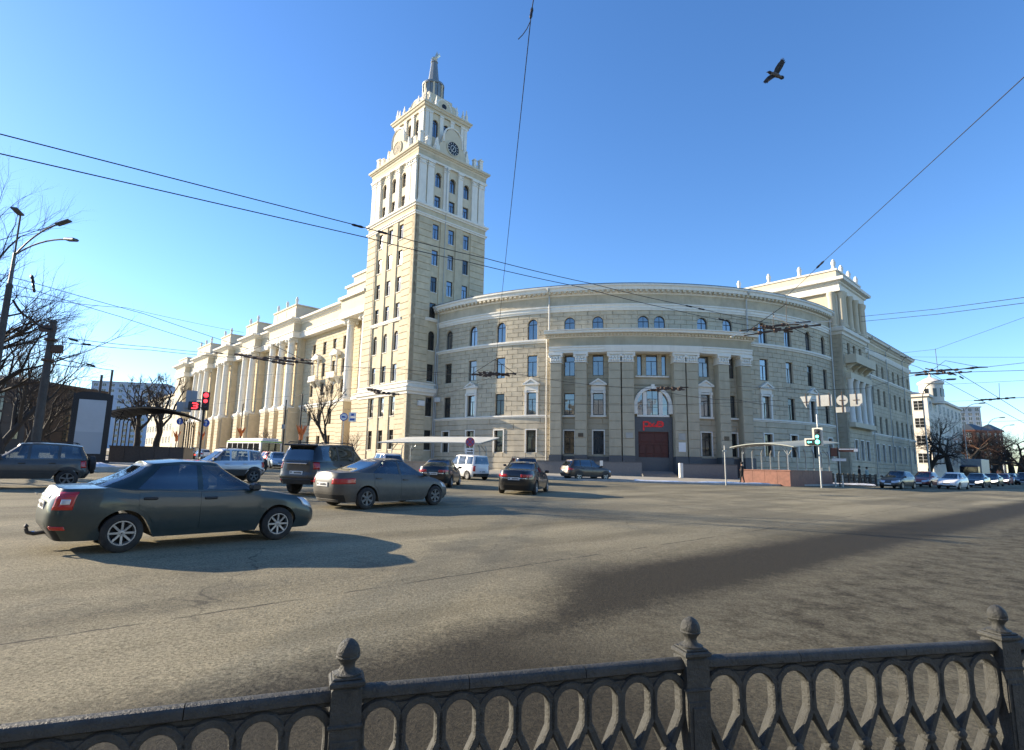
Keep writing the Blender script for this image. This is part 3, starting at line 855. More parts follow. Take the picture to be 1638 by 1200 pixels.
# air conditioner, pipes
MB().box(-0.45, 0.45, -0.35, 0, 0, 0.65, bev=0.03).build('air_conditioner', FRAME_W, tower, FR.mat(2.0, 0.02, 9.0))
drainpipe(tower, [FR.P(4.25, 0.5, 22.6), FR.P(4.25, 0.25, 21.2), FR.P(4.22, 0.22, 12.2), FR.P(4.2, 0.55, 11.4), FR.P(4.2, 0.22, 10.2), FR.P(4.2, 0.2, 1.8)])
drainpipe(tower, [FR.P(4.75, 0.12, 42.0), FR.P(4.75, 0.14, 36.0), FR.P(4.8, 0.14, 22.8)], 0.05)
for u in (9.35,): drainpipe(tower, [FL.P(u - 6.9, 0.1, 33.8), FL.P(u - 6.9, 0.1, 12.2)], 0.05)
ts.close()

# ------------------------------------------------------------------ curved corner building
WALLMAT[0] = CREAM_SHADED
CC = Vector((16.0, 98.1)); AR = 36.0
cv = Cyl(CC, AR)
def U(deg): return math.radians(deg) * AR
curved = thing('curved_corner_building', 'curved four-storey stone-faced building with pilastered portico and dark red entrance doors', 'building', T(cv.P(U(-0.95), 0, gz(15, 62))))
cs = Stones(curved, 290)
PC = -0.95; A0, A1 = -45.9, 43.57; PA, PB = PC - 17.75, PC + 17.75
SIDE_L = (-42.0, -35.4, -28.9, -22.4); SIDE_R = (21.0, 27.5, 34.0, 40.15); POR = (-15.4, -10.3, 8.45, 13.4)
# inner core, roof and back
def ring_solid(name, r0, r1, a0, a1, z0, z1, mat, parent, z1b=None, n=36):
    vs, fs = [], []
    for i in range(n + 1):
        a = math.radians(a0 + (a1 - a0) * i / n)
        for r, z in ((r1, z0), (r1, z1), (r0, z1 if z1b is None else z1b), (r0, z0)):
            vs.append(Vector((CC.x + r * math.sin(a), CC.y - r * math.cos(a), z)))
    for i in range(n):
        for k in range(4):
            a = i * 4 + k; b = i * 4 + (k + 1) % 4; fs.append((a, b, b + 4, a + 4))
    fs += [(0, 1, 2, 3), (n * 4 + 3, n * 4 + 2, n * 4 + 1, n * 4)]
    me = mesh_of(name, vs, fs)
    bm = bmesh.new(); bm.from_mesh(me); bmesh.ops.recalc_face_normals(bm, faces=bm.faces); bm.to_mesh(me); bm.free()
    return add(name, me, mat, parent)
ring_solid('wall_core', 22, 35.66, A0, A1, -1, 21.5, CREAM_DARK, curved)
ring_solid('roof', 22, 36.86, A0, A1, 22.16, 22.24, ROOFMETAL, curved, z1b=25.2)
sideops = []
for a in SIDE_L + SIDE_R:
    sideops += [(U(a), 1.2, 3.33, 5.82), (U(a), 1.2, 7.62, 10.1), (U(a), 1.2, 11.95, 14.4), (U(a), 1.2, 16.25, 18.7)]
top_extra = [(U(a), 1.22, 16.9, 18.65) for a in POR + (-2.25, 0.62)]
for a0, a1 in ((A0, PA + 0.3), (PB - 0.3, A1)):
    wall(cs, cv, U(a0), U(a1), 0.2, 7.2, sideops, 0.62, 6.5, d=0.05, th=0.4, c=0.05)
    wall(cs, cv, U(a0), U(a1), 7.5, 15.8, sideops, 0.553, 1.38, d=0.0, th=0.36, c=0.036)
    molding(curved, cv, U(a0), U(a1), belt(7.18, 7.5, 0.22), 'string_course', WHITE)
    molding(curved, cv, U(a0), U(a1), belt(15.78, 16.2, 0.26), 'sill_course', WHITE)
wall(cs, cv, U(A0), U(A1), 16.2, 19.3, sideops + top_extra, 0.517, 1.38, d=0.0, th=0.36, c=0.036)
# portico back wall
porops = []
for a in POR: porops += [(U(a), 1.15, 3.2, 5.72), (U(a), 1.15, 7.5, 9.9), (U(a), 1.2, 11.88, 14.2)]
DW = 2.06
porops += [(U(PC), 2 * DW, 0.0, 10.75), (U(PC), 1.25, 11.88, 14.18), (U(PC - 2.15), 0.5, 11.88, 14.18), (U(PC + 2.15), 0.5, 11.88, 14.18)]
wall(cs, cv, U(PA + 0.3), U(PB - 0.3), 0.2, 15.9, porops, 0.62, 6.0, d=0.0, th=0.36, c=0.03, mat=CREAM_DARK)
for a in SIDE_L + SIDE_R:
    window(curved, cv, U(a), 1.2, 3.33, 5.82, pane=PANE_DARK); surround(curved, cv, U(a), 1.2, 3.28, 5.82, d=0.12)
    window(curved, cv, U(a), 1.2, 7.62, 10.1, pane=PANE_DARK if a in (-28.9, -42.0, 27.5, 40.15) else PANE_CURTAIN if a == 21.0 else PANE)
    window(curved, cv, U(a), 1.2, 11.95, 14.4, pane=PANE_CURTAIN if a in (27.5, -35.4) else PANE_DARK if a in (-42.0, 34.0) else PANE)
    window(curved, cv, U(a), 1.2, 16.25, 18.7, True)
    arch_fill(curved, cv, U(a), 1.2, 18.7, d=-0.004)
for a in POR + (-2.25, 0.62):
    window(curved, cv, U(a), 1.22, 16.9, 18.65, True); arch_fill(curved, cv, U(a), 1.22, 18.65, d=-0.004)
for a in POR:
    window(curved, cv, U(a), 1.15, 3.2, 5.72, pane=PANE_DARK); surround(curved, cv, U(a), 1.15, 3.15, 5.72, d=0.08)
    window(curved, cv, U(a), 1.15, 7.5, 9.9, pane=PANE_CURTAIN if a == -10.3 else PANE); sill(curved, cv, U(a), 1.5, 7.42, d=0.2, h=0.18)
    window(curved, cv, U(a), 1.2, 11.88, 14.2, pane=PANE if a != 8.45 else PANE_CURTAIN)
window(curved, cv, U(PC), 1.25, 11.88, 14.18)
for s in (-2.15, 2.15): window(curved, cv, U(PC + s), 0.5, 11.88, 14.18, grid='')
sill(curved, cv, U(PC), 3.4, 11.8, d=0.16)
for a in (-35.4, -22.4, 21.0, 34.0): pediment(curved, cv, U(a), 1.2, 7.6, 10.1)
for a in (-10.3, 8.45): pediment(curved, cv, U(a), 1.15, 7.5, 9.9)
# pilasters
for off in (16.6, 12.25, 6.55, 4.35):
    for s in (-1, 1):
        u = U(PC + s * off)
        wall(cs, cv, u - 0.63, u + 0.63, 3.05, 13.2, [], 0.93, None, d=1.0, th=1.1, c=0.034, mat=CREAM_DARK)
        MB().box(-0.68, 0.68, -0.06, 1.15, 0.1, 3.05, bev=0.02).build('pilaster_base', GRANITE, curved, cv.mat(u, 1.0, 0))
        m = MB()
        m.box(-0.64, 0.64, 0.0, 1.05, 13.2, 14.05)
        m.box(-0.70, 0.70, -0.10, 1.05, 13.2, 13.3); m.box(-0.8, 0.8, -0.2, 1.05, 14.06, 14.3)
        for row, (zz, nn, rr) in enumerate(((13.45, 5, 0.15), (13.75, 4, 0.15))):
            for k in range(nn):
                x = -0.5 + 1.0 * k / (nn - 1)
                m.lathe([(0.02, -0.16), (rr * 0.8, -0.06), (rr, 0.06), (rr * 0.6, 0.16), (0.02, 0.2)], 6, T(x, -0.04, zz))
        for x in (-0.66, 0.66): m.lathe([(0.1, -0.08), (0.17, 0), (0.1, 0.08)], 8, T(x, -0.1, 13.93) @ Matrix.Rotation(math.pi / 2, 4, 'X'))
        m.build('capital', WHITE, curved, cv.mat(u, 1.0, 0))
ring_solid('portico_plinth', 35.7, 36.1, PA, PB, 0.0, 2.95, GRANITE, curved)
molding(curved, cv, U(PA), U(PB), [(-0.2, 14.3), (1.12, 14.3), (1.12, 14.52), (1.2, 14.54), (1.2, 14.8), (1.28, 14.86), (1.28, 15.02), (-0.2, 15.06)], 'architrave', WHITE)
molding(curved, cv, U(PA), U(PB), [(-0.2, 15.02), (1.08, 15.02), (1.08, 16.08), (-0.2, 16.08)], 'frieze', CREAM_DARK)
molding(curved, cv, U(PA - 0.6), U(PB + 0.6), [(-0.2, 15.98), (1.15, 16.0), (1.2, 16.12), (1.32, 16.18), (1.34, 16.34), (1.85, 16.38), (1.88, 16.6), (2.0, 16.66), (2.0, 16.76), (0.3, 16.92), (-0.2, 16.92)], 'portico_cornice', WHITE)
molding(curved, cv, U(PC - 8.2), U(PC + 8.2), [(1.0, 14.31), (1.3, 14.31), (1.42, 14.86), (1.42, 15.0), (1.0, 15.05)], 'architrave_break', WHITE)
molding(curved, cv, U(PC - 8.2), U(PC + 8.2), [(1.0, 15.03), (1.2, 15.03), (1.2, 15.99), (1.0, 15.99)], 'frieze_break', CREAM_DARK)
m = MB()
k = PA - 0.4
while k < PB + 0.4:
    M = cv.mat(U(k), 0, 0); m.box(-0.1, 0.1, -1.5, -1.1, 16.12, 16.33, M); k += 0.6
m.build('dentils', CREAM_PALE, curved)['kind'] = 'stuff'
# main entablature
molding(curved, cv, U(A0), U(A1), [(-0.3, 19.28), (0.1, 19.28), (0.14, 19.5), (0.2, 19.52), (0.2, 19.78), (0.3, 19.86), (0.3, 20.0), (-0.3, 20.04)], 'architrave', WHITE)
molding(curved, cv, U(A0), U(A1), [(-0.3, 19.98), (0.06, 19.98), (0.06, 21.2), (-0.3, 21.2)], 'frieze', CREAM_SHADED)
molding(curved, cv, U(A0), U(A1), [(-0.3, 21.1), (0.14, 21.12), (0.2, 21.3), (0.3, 21.36), (0.34, 21.5), (0.72, 21.54), (0.76, 21.86), (0.9, 21.96), (0.9, 22.1), (0.84, 22.16), (-0.3, 22.2)], 'main_cornice', WHITE)
m = MB(); k = A0 + 0.4
while k < A1 - 0.2:
    m.box(-0.14, 0.14, -0.68, -0.1, 21.3, 21.53, cv.mat(U(k), 0, 0)); k += 0.95
m.build('modillions', CREAM_PALE, curved)['kind'] = 'stuff'
# entrance
DOORRED = pm('dark_red_door', (0.075, 0.013, 0.008), 0.5, var=0.25, vscale=3)
RED = pm('red_sign_letters', (0.62, 0.012, 0.015), 0.35, emit=(0.7, 0.01, 0.01), estr=0.05)
um = U(PC)
m = MB(); m.box(-DW, -1.64, -0.12, 0.3, 0, 7.3).box(1.64, DW, -0.12, 0.3, 0, 7.3).box(-1.64, 1.64, -0.12, 0.3, 5.7, 7.3)
m.build('entrance_surround', GRANITE, curved, cv.mat(um, 0, 0))
for k in range(4):
    x0 = -1.62 + k * 0.81
    d_ = MB().box(x0 + 0.01, x0 + 0.80, 0.12, 0.2, 1.15, 4.4).build('door_leaf', DOORRED, curved, cv.mat(um, 0, 0))
    q = MB()
    for z0, z1 in ((1.35, 2.2), (2.35, 3.2), (3.35, 4.25)): q.box(x0 + 0.14, x0 + 0.67, 0.07, 0.13, z0, z1, bev=0.025)
    q.build('door_panel', DOORRED, d_, None, local=True)
    if k in (1, 2):
        hx = x0 + (0.72 if k == 1 else 0.09)
        MB().box(hx - 0.03, hx + 0.03, 0.02, 0.1, 2.3, 2.75).build('door_handle', GOLD, d_, None, local=True)
MB().box(-1.62, 1.62, 0.1, 0.2, 4.41, 5.7).box(-1.4, -0.2, 0.05, 0.12, 4.6, 5.5, bev=0.02).box(0.2, 1.4, 0.05, 0.12, 4.6, 5.5, bev=0.02).build('door_transom', DOORRED, curved, cv.mat(um, 0, 0))
for x in (-1.2, 0.35): MB().box(x, x + 0.16, 0.055, 0.065, 2.35, 2.72).build('door_notice', FRAME_W, curved, cv.mat(um, 0, 0))
# red railway emblem over the doors: three joined rounded letters
def strip(m, pts, w, y0=-0.19, y1=-0.12):
    for a, b in zip(pts, pts[1:]):
        a = Vector((a[0], 0, a[1])); b = Vector((b[0], 0, b[1])); t = (b - a).normalized(); n_ = Vector((-t.z, 0, t.x)) * (w / 2); e = t * (w * 0.25)
        q = [a - e + n_, b + e + n_, b + e - n_, a - e - n_]
        m.prism([(v.x, v.z) for v in q], y0, y1)
m = MB()
strip(m, [(-1.0, 5.85), (-1.0, 6.75), (-0.55, 6.75), (-0.42, 6.6), (-0.42, 6.42), (-0.55, 6.27), (-0.86, 6.27)], 0.15)
strip(m, [(-0.42, 6.27), (-0.18, 6.27), (-0.02, 6.45), (0.12, 6.6)], 0.14, -0.188, -0.12); strip(m, [(-0.3, 6.62), (-0.12, 6.45), (0.06, 6.27), (0.2, 6.27), (0.38, 6.45), (0.52, 6.6)], 0.13, -0.186, -0.12)
strip(m, [(0.35, 6.27), (0.95, 6.27), (1.1, 6.42), (1.1, 6.62), (0.95, 6.78), (0.55, 6.78), (0.48, 6.5), (0.48, 6.3)], 0.15, -0.184, -0.12); strip(m, [(0.5, 6.55), (1.0, 6.55)], 0.1, -0.182, -0.12)
m.build('railway_emblem', RED, curved, cv.mat(um - 0.05, 0, 0))
# arched window over the entrance
m = MB(); n = 20
for k in range(n):
    a0, a1 = math.pi * k / n, math.pi * (k + 1) / n
    m.prism([(1.72 * math.cos(a0), 1.72 * math.sin(a0)), (2.06 * math.cos(a0), 2.06 * math.sin(a0)), (2.06 * math.cos(a1), 2.06 * math.sin(a1)), (1.72 * math.cos(a1), 1.72 * math.sin(a1))], -0.3, 0.3)
m.box(-0.18, 0.18, -0.42, 0.1, 1.66, 2.25)
for s in (-1, 1): m.box(s * 1.9 - 0.2, s * 1.9 + 0.2, -0.36, 0.3, -1.0, 0.0)
m.build('archivolt', WHITE, curved, cv.mat(um, 0, 8.6))
arch_fill(curved, cv, um, 4.12, 10.72, d=-0.01, mat=CREAM_DARK)
m = MB()
for s in (-1, 1): m.box(s * 0.86 - 0.2, s * 0.86 + 0.2, -0.12, 0.2, 7.5, 10.05)
m.box(-1.74, 1.74, -0.2, 0.3, 7.3, 7.5)
m.build('arch_mullion', WHITE, curved, cv.mat(um, 0, 0))
window(curved, cv, um, 1.3, 7.5, 10.2, grid='G', d=-0.1)
for s in (-1, 1):
    pts = [(s * 1.06, 7.5), (s * 1.7, 7.5), (s * 1.7, 8.6)] + [(s * 1.7 * math.cos(a), 8.6 + 1.7 * math.sin(a)) for a in (0.25, 0.5, 0.75, 0.88)] + [(s * 1.06, 9.95)]
    me = mesh_of('pane', [(x, 0.12, z) for x, z in pts], [tuple(range(len(pts)))]); add('side_pane', me, PANE, curved, cv.mat(um, 0, 0))
ring_solid('arch_backing', 35.5, 35.75, PC - 3.3, PC + 3.3, 7.3, 10.8, CREAM_DARK, curved, n=6)
# wall plates beside the entrance
BRONZE = pm('bronze_plaque', (0.10, 0.075, 0.05), 0.45, metal=0.5)
PLATE = pm('grey_plaque', (0.36, 0.35, 0.31), 0.5, var=0.1)
for off, z, w, h, mt in ((-13.2 - PC, 5.0, 0.55, 0.42, BRONZE), (11.3 - PC, 4.9, 0.55, 0.42, BRONZE), (-5.2 - PC, 4.9, 0.75, 0.6, PLATE), (3.45 - PC, 4.8, 0.75, 0.7, PLATE), (3.45 - PC, 3.55, 0.75, 1.0, FRAME_W)):
    MB().box(-w / 2, w / 2, -0.05, 0.02, 0, h, bev=0.012).build('plaque', mt, curved, cv.mat(U(PC + off), 1.0, z))
for a in (PA - 0.35, 15.6 + 1.6, -45.2, A1 - 0.4):
    z1 = 21.0 if a > 0 or a < -40 else 21.0
    drainpipe(curved, [cv.P(U(a), 0.75, 21.9), cv.P(U(a), 0.3, 21.2), cv.P(U(a), 0.28, 17.2), cv.P(U(a) - 0.25, 0.3, 16.5), cv.P(U(a) - 0.25, 0.28, 1.6)] if a < 0 else [cv.P(U(a), 0.75, 21.9), cv.P(U(a), 0.3, 21.2), cv.P(U(a), 0.28, 1.6)])
MB().box(-0.4, 0.4, -0.35, 0, 0, 0.6, bev=0.03).build('air_conditioner', FRAME_W, curved, cv.mat(U(-44.6), 0.05, 9.6))
cs.close()

# ------------------------------------------------------------------ right wing with the raised end pavilion
EP, EQ = 40.31, -35.57
rw = thing('side_wing', 'long shaded four-storey wing with raised columned pavilion along the right street', 'building', T(PQ(46, -33, gz(50, 75))) @ Rz(ROT))
rs = Stones(rw, 200)
FW = Face(PQ(EP, EQ), DR)
pq_part('wall_core', CREAM_DARK, rw, (EP - 3, EP + 41.5, EQ + 0.36, EQ + 13, -1, 21.3), (EP + 1.96, EP + 11.64, EQ - 0.64, EQ + 6, -1, 27.0))
ops = []
wx = [14.8 + 3.13 * i for i in range(9)]
for u in wx: ops += [(u, 1.25, 3.36, 5.92), (u, 1.25, 7.62, 10.1), (u, 1.25, 11.95, 14.4), (u, 1.2, 16.2, 18.3)]
wall(rs, FW, 12.0, 41.5, 0.0, 7.2, ops, 0.62, None, d=0.05, th=0.4, c=0.05)
wall(rs, FW, 12.0, 41.5, 7.5, 15.8, ops, 0.553, 3.13, d=0.0, th=0.36, c=0.03)
wall(rs, FW, 12.0, 41.5, 16.2, 19.3, ops, 0.517, 3.13, d=0.0, th=0.36, c=0.03)
molding(rw, FW, 12.0, 41.6, belt(7.18, 7.5, 0.22), 'string_course', WHITE); molding(rw, FW, 12.0, 41.6, belt(15.78, 16.2, 0.26), 'sill_course', WHITE)
molding(rw, FW, 12.0, 41.7, [(-0.3, 19.28), (0.1, 19.28), (0.2, 19.5), (0.3, 19.86), (0.3, 20.0), (-0.3, 20.04)], 'architrave', WHITE)
molding(rw, FW, 12.0, 41.6, [(-0.3, 19.98), (0.06, 19.98), (0.06, 21.0), (-0.3, 21.0)], 'frieze', CREAM)
molding(rw, FW, 12.0, 42.2, cornice(20.95, 21.85, 0.95), 'main_cornice', WHITE)
vs_ = [PQ(EP + 12, EQ - 1.0, 21.86), PQ(EP + 42.2, EQ - 1.0, 21.86), PQ(EP + 42.2, EQ + 6.5, 24.5), PQ(EP + 12, EQ + 6.5, 24.5), PQ(EP + 42.2, EQ + 13.5, 21.86), PQ(EP + 12, EQ + 13.5, 21.86)]
add('roof', mesh_of('roof', vs_, [(0, 1, 2, 3), (3, 2, 4, 5), (1, 4, 2), (0, 3, 5)]), ROOFMETAL, rw)
for u in wx:
    for z0, z1 in ((3.36, 5.92), (7.62, 10.1), (11.95, 14.4)): window(rw, FW, u, 1.25, z0, z1, pane=PANE_DARK if z0 < 5 else PANE)
    window(rw, FW, u, 1.2, 16.2, 18.3, True); arch_fill(rw, FW, u, 1.2, 18.3, d=-0.004)
    surround(rw, FW, u, 1.25, 3.3, 5.92, d=0.12)
for u in (16.3, 25.8, 36.0): drainpipe(rw, [FW.P(u, 0.9, 21.6), FW.P(u, 0.25, 20.8), FW.P(u, 0.25, 1.2)], 0.07)
# pavilion
FP = Face(PQ(EP + 1.6, EQ - 1.0), DR); FPL = Face(PQ(EP + 1.6, EQ + 14), -DL)
pops = []
for u in (2.75, 5.2, 7.75): pops += [(u, 1.2, 3.36, 5.9), (u, 1.2, 7.7, 10.1), (u, 1.2, 11.95, 14.4), (u, 1.15, 16.4, 18.7)]
wall(rs, FP, 0, 10.4, 0.0, 19.6, pops, 0.62, None, d=0.0, th=0.4, c=0.045)
wall(rs, FPL, 13.0, 15.0, 0.0, 19.6, [], 0.62, None, d=0.0, th=0.4, c=0.03)
for u, w, z0, z1 in pops:
    window(rw, FP, u, w, z0, z1, pane=PANE_DARK if z0 < 5 else PANE, d=-0.26)
    if z0 < 5: surround(rw, FP, u, w, 3.3, 5.9, d=0.1)
for u in (1.4, 4.0, 6.5, 9.1):
    m = MB().lathe([(0.42, 8.1), (0.42, 8.4), (0.36, 8.5), (0.34, 13.2), (0.44, 13.4), (0.5, 13.75)], 14)
    o = m.build('half_column', WHITE, rw, T(FP.P(u, 0.2, 0))); smooth_by_angle(o.data, 35)
MB().box(0.7, 9.8, -0.7, 0.1, 7.5, 8.1).box(0.7, 9.8, -0.6, 0.1, 13.75, 14.5).build('order_entablature', CREAM_PALE, rw, FP.mat(0, 0, 0))
m = MB().box(0.9, 9.6, -1.3, 0.1, 15.75, 16.0); m.box(0.9, 9.6, -1.3, -1.15, 16.0, 16.9); m.box(0.9, 1.05, -1.15, 0, 16.0, 16.9).box(9.45, 9.6, -1.15, 0, 16.0, 16.9)
for u in (1.6, 4.0, 6.5, 8.9): m.prism([(-1.1, 15.75), (0, 15.75), (0, 14.9)], u - 0.15, u + 0.15, Matrix(((0, 1, 0, 0), (1, 0, 0, 0), (0, 0, 1, 0), (0, 0, 0, 1))))
m.build('balcony', CREAM_PALE, rw, FP.mat(0, 0, 0))
P0, P1, Q0, Q1 = EP + 1.6, EP + 12.0, EQ - 1.0, EQ + 14
rect_ring(rw, P0, P1, Q0, Q1, [(-0.4, 19.5), (0.1, 19.5), (0.2, 19.8), (0.45, 19.95), (0.5, 20.35), (0.4, 20.45), (-0.4, 20.5)], 'pavilion_ledge', WHITE)
pq_part('pavilion_core', CREAM_PALE, rw, (P0 + 0.2, P1 - 0.2, Q0 + 0.2, Q1 - 0.2, 20.0, 25.6))
UPF = Face(PQ(P0 + 0.2, Q0 + 0.2), DR)
for u in (2.5, 5.0, 7.5):
    window(rw, UPF, u, 1.2, 21.2, 24.2, True, d=0.03)
    m = MB()
    for k in range(12):
        a0, a1 = math.pi * k / 12, math.pi * (k + 1) / 12
        m.prism([(0.6 * math.cos(a0), 0.6 * math.sin(a0)), (0.8 * math.cos(a0), 0.8 * math.sin(a0)), (0.8 * math.cos(a1), 0.8 * math.sin(a1)), (0.6 * math.cos(a1), 0.6 * math.sin(a1))], -0.15, 0.0)
    m.build('arch_trim', CREAM_PALE, rw, UPF.mat(u, 0, 23.6))
for u in (0.45, 1.3, 3.75, 6.25, 8.7, 9.55):
    o = MB().lathe([(0.5, 20.45), (0.5, 20.8), (0.4, 20.9), (0.36, 24.6), (0.5, 24.9), (0.55, 25.3)], 14).build('pavilion_column', CREAM_PALE, rw, T(UPF.P(u, 0.3, 0))); smooth_by_angle(o.data, 35)
o = MB().lathe([(0.6, 20.45), (0.6, 20.8), (0.5, 20.9), (0.46, 24.6), (0.6, 24.9), (0.65, 25.3)], 14).build('corner_column', CREAM_PALE, rw, T(PQ(P0 + 0.25, Q0 + 0.9, 0))); smooth_by_angle(o.data, 35)
rect_ring(rw, P0, P1, Q0, Q1, [(-0.4, 25.25), (0.3, 25.25), (0.34, 25.6), (0.25, 25.65), (0.25, 26.2), (0.45, 26.3), (0.5, 26.5), (0.95, 26.6), (1.0, 26.95), (0.85, 27.05), (-0.5, 27.1)], 'pavilion_cornice', WHITE, top=True)
pq_part('pavilion_attic', CREAM_PALE, rw, (P0 + 0.1, P1 - 0.1, Q0 + 0.1, Q1 - 0.1, 27.05, 28.25))
rect_ring(rw, P0 + 0.1, P1 - 0.1, Q0 + 0.1, Q1 - 0.1, [(-0.3, 28.2), (0.15, 28.2), (0.18, 28.4), (-0.3, 28.45)], 'attic_coping', WHITE, top=True)
for q in (0.3, 4.6, 8.8, 13.2): urn(rw, PQ(P0 + 0.3, Q0 + q + 0.1, 28.35), 1.5, 0.3)
for p in (3.4, 6.6, 9.9): urn(rw, PQ(P0 + p, Q0 + 0.4, 28.35), 1.5, 0.3)
rs.close()

# ------------------------------------------------------------------ left colonnaded wing
lw = thing('colonnaded_wing', 'long sunlit wing with giant white columns and projecting porticoes on left street', 'building', T(PQ(4, 60, gz(-50, 115))) @ Rz(ROT))
ls = Stones(lw, 290)
QE = 112.0
FLW = Face(PQ(0, QE), -DL)
def LU(q): return QE - q
pq_part('wall_core', TAN, lw, (2.8, 16, 12.0, QE, -1, 25.8))
BL = [(36.3, 47.3, (37.7, 41.8, 45.9)), (54.5, 61.6, (56.0, 60.1)), (70.2, 77.3, (71.7, 75.8)), (84.0, 95.0, (85.4, 89.5, 93.6)), (103.0, 111.5, ())]
ROWS = [(3.6, 6.0), (7.8, 10.2), (12.6, 14.6), (15.7, 17.9), (19.4, 21.5)]
gaps = [(12.0, 36.3, (15.9, 21.8, 25.2, 28.7, 32.6)), (47.3, 54.5, (49.3, 52.4)), (61.6, 70.2, (64.0, 67.8)), (77.3, 84.0, (79.2, 82.0)), (95.0, 103.0, (97.2, 100.6))]
for a, b, qs in gaps:
    ops = [(LU(q), 1.15, z0, z1) for q in qs for z0, z1 in ROWS]
    wall(ls, FLW, LU(b), LU(a), 0.4, 10.9, ops, 0.62, None, d=-2.3, th=0.5, c=0.05, mat=TAN)
    wall(ls, FLW, LU(b), LU(a), 10.9, 23.2, ops, 0.62, 2.6, d=-2.4, th=0.4, c=0.03, mat=TAN)
    for q in qs:
        for z0, z1 in ROWS: window(lw, FLW, LU(q), 1.15, z0, z1, d=-2.62, pane=PANE_DARK if z0 < 5 else PANE)
    molding(lw, FLW, LU(b), LU(a), [(-2.8, 10.7), (-2.2, 10.7), (-2.1, 11.0), (-1.95, 11.1), (-1.95, 11.35), (-2.8, 11.4)], 'string_course', WHITE)
    molding(lw, FLW, LU(b), LU(a), [(-2.9, 23.1), (-1.35, 23.1), (-1.3, 23.4), (-1.25, 23.95), (-1.15, 24.0), (-1.15, 24.1), (-2.9, 24.15)], 'architrave', WHITE)
    molding(lw, FLW, LU(b), LU(a), [(-2.9, 24.1), (-1.4, 24.1), (-1.4, 25.7), (-2.9, 25.7)], 'frieze', CREAM_PALE)
    molding(lw, FLW, LU(b), LU(a), [(-2.9, 25.6), (-1.3, 25.62), (-1.25, 25.8), (-0.95, 25.9), (-0.9, 26.1), (-0.6, 26.15), (-0.55, 26.4), (-0.62, 26.5), (-2.9, 26.6)], 'main_cornice', WHITE)
# balconied windows beside the tower
for q in (24.0, 30.6):
    m = MB(); 
    m.box(-1.3, 1.3, -1.1, 0.1, 14.9, 15.15)
    for x in (-0.9, 0.9):
        m.lathe([(0.16, 15.7), (0.14, 18.2), (0.22, 18.4), (0.24, 18.6)], 8, T(x, -0.5, 0))
        m.prism([(-0.9, 14.9), (0, 14.9), (0, 14.0)], x - 0.15, x + 0.15, Matrix(((0, 1, 0, 0), (1, 0, 0, 0), (0, 0, 1, 0), (0, 0, 0, 1))))
    m.box(-1.25, 1.25, -1.05, -0.95, 15.15, 15.85); m.box(-1.2, 1.2, -0.8, 0.1, 18.6, 19.0)
    m.prism([(-1.3, 19.0), (1.3, 19.0), (0, 19.65)], -0.7, 0.1)
    m.build('balcony_window', WHITE, lw, FLW.mat(LU(q), -2.4, 0))
for q in (13.4, 17.9):
    wall(ls, FLW, LU(q) - 1.05, LU(q) + 1.05, 0.4, 10.6, [], 0.62, None, d=-0.25, th=2.3, c=0.05, mat=TAN)
    MB().box(-1.2, 1.2, -0.1, 2.2, 10.6, 11.05, bev=0.06).build('pedestal_cap', WHITE, lw, FLW.mat(LU(q), -0.25, 0))
    column(lw, FLW.P(LU(q), -1.25, 0), 11.05, 23.08, 0.62)
pq_part('attic', CREAM_PALE, lw, (1.0, 7, 12.05, 19.4, 26.5, 28.4), (1.3, 7, 12.05, 18.0, 28.4, 30.0))
m = MB(); pq_box(m, 0.75, 7.2, 12.05, 19.7, 28.2, 28.55); pq_box(m, 1.1, 7.2, 12.05, 18.25, 29.85, 30.15); pq_box(m, 0.0, 2.6, 12.05, 19.5, 23.12, 24.05); pq_box(m, -0.2, 6, 12.05, 19.8, 26.1, 26.52)
m.build('attic_coping', WHITE, lw)
pq_part('attic_frieze', CREAM_PALE, lw, (0.2, 6, 12.05, 19.4, 24.05, 26.1))
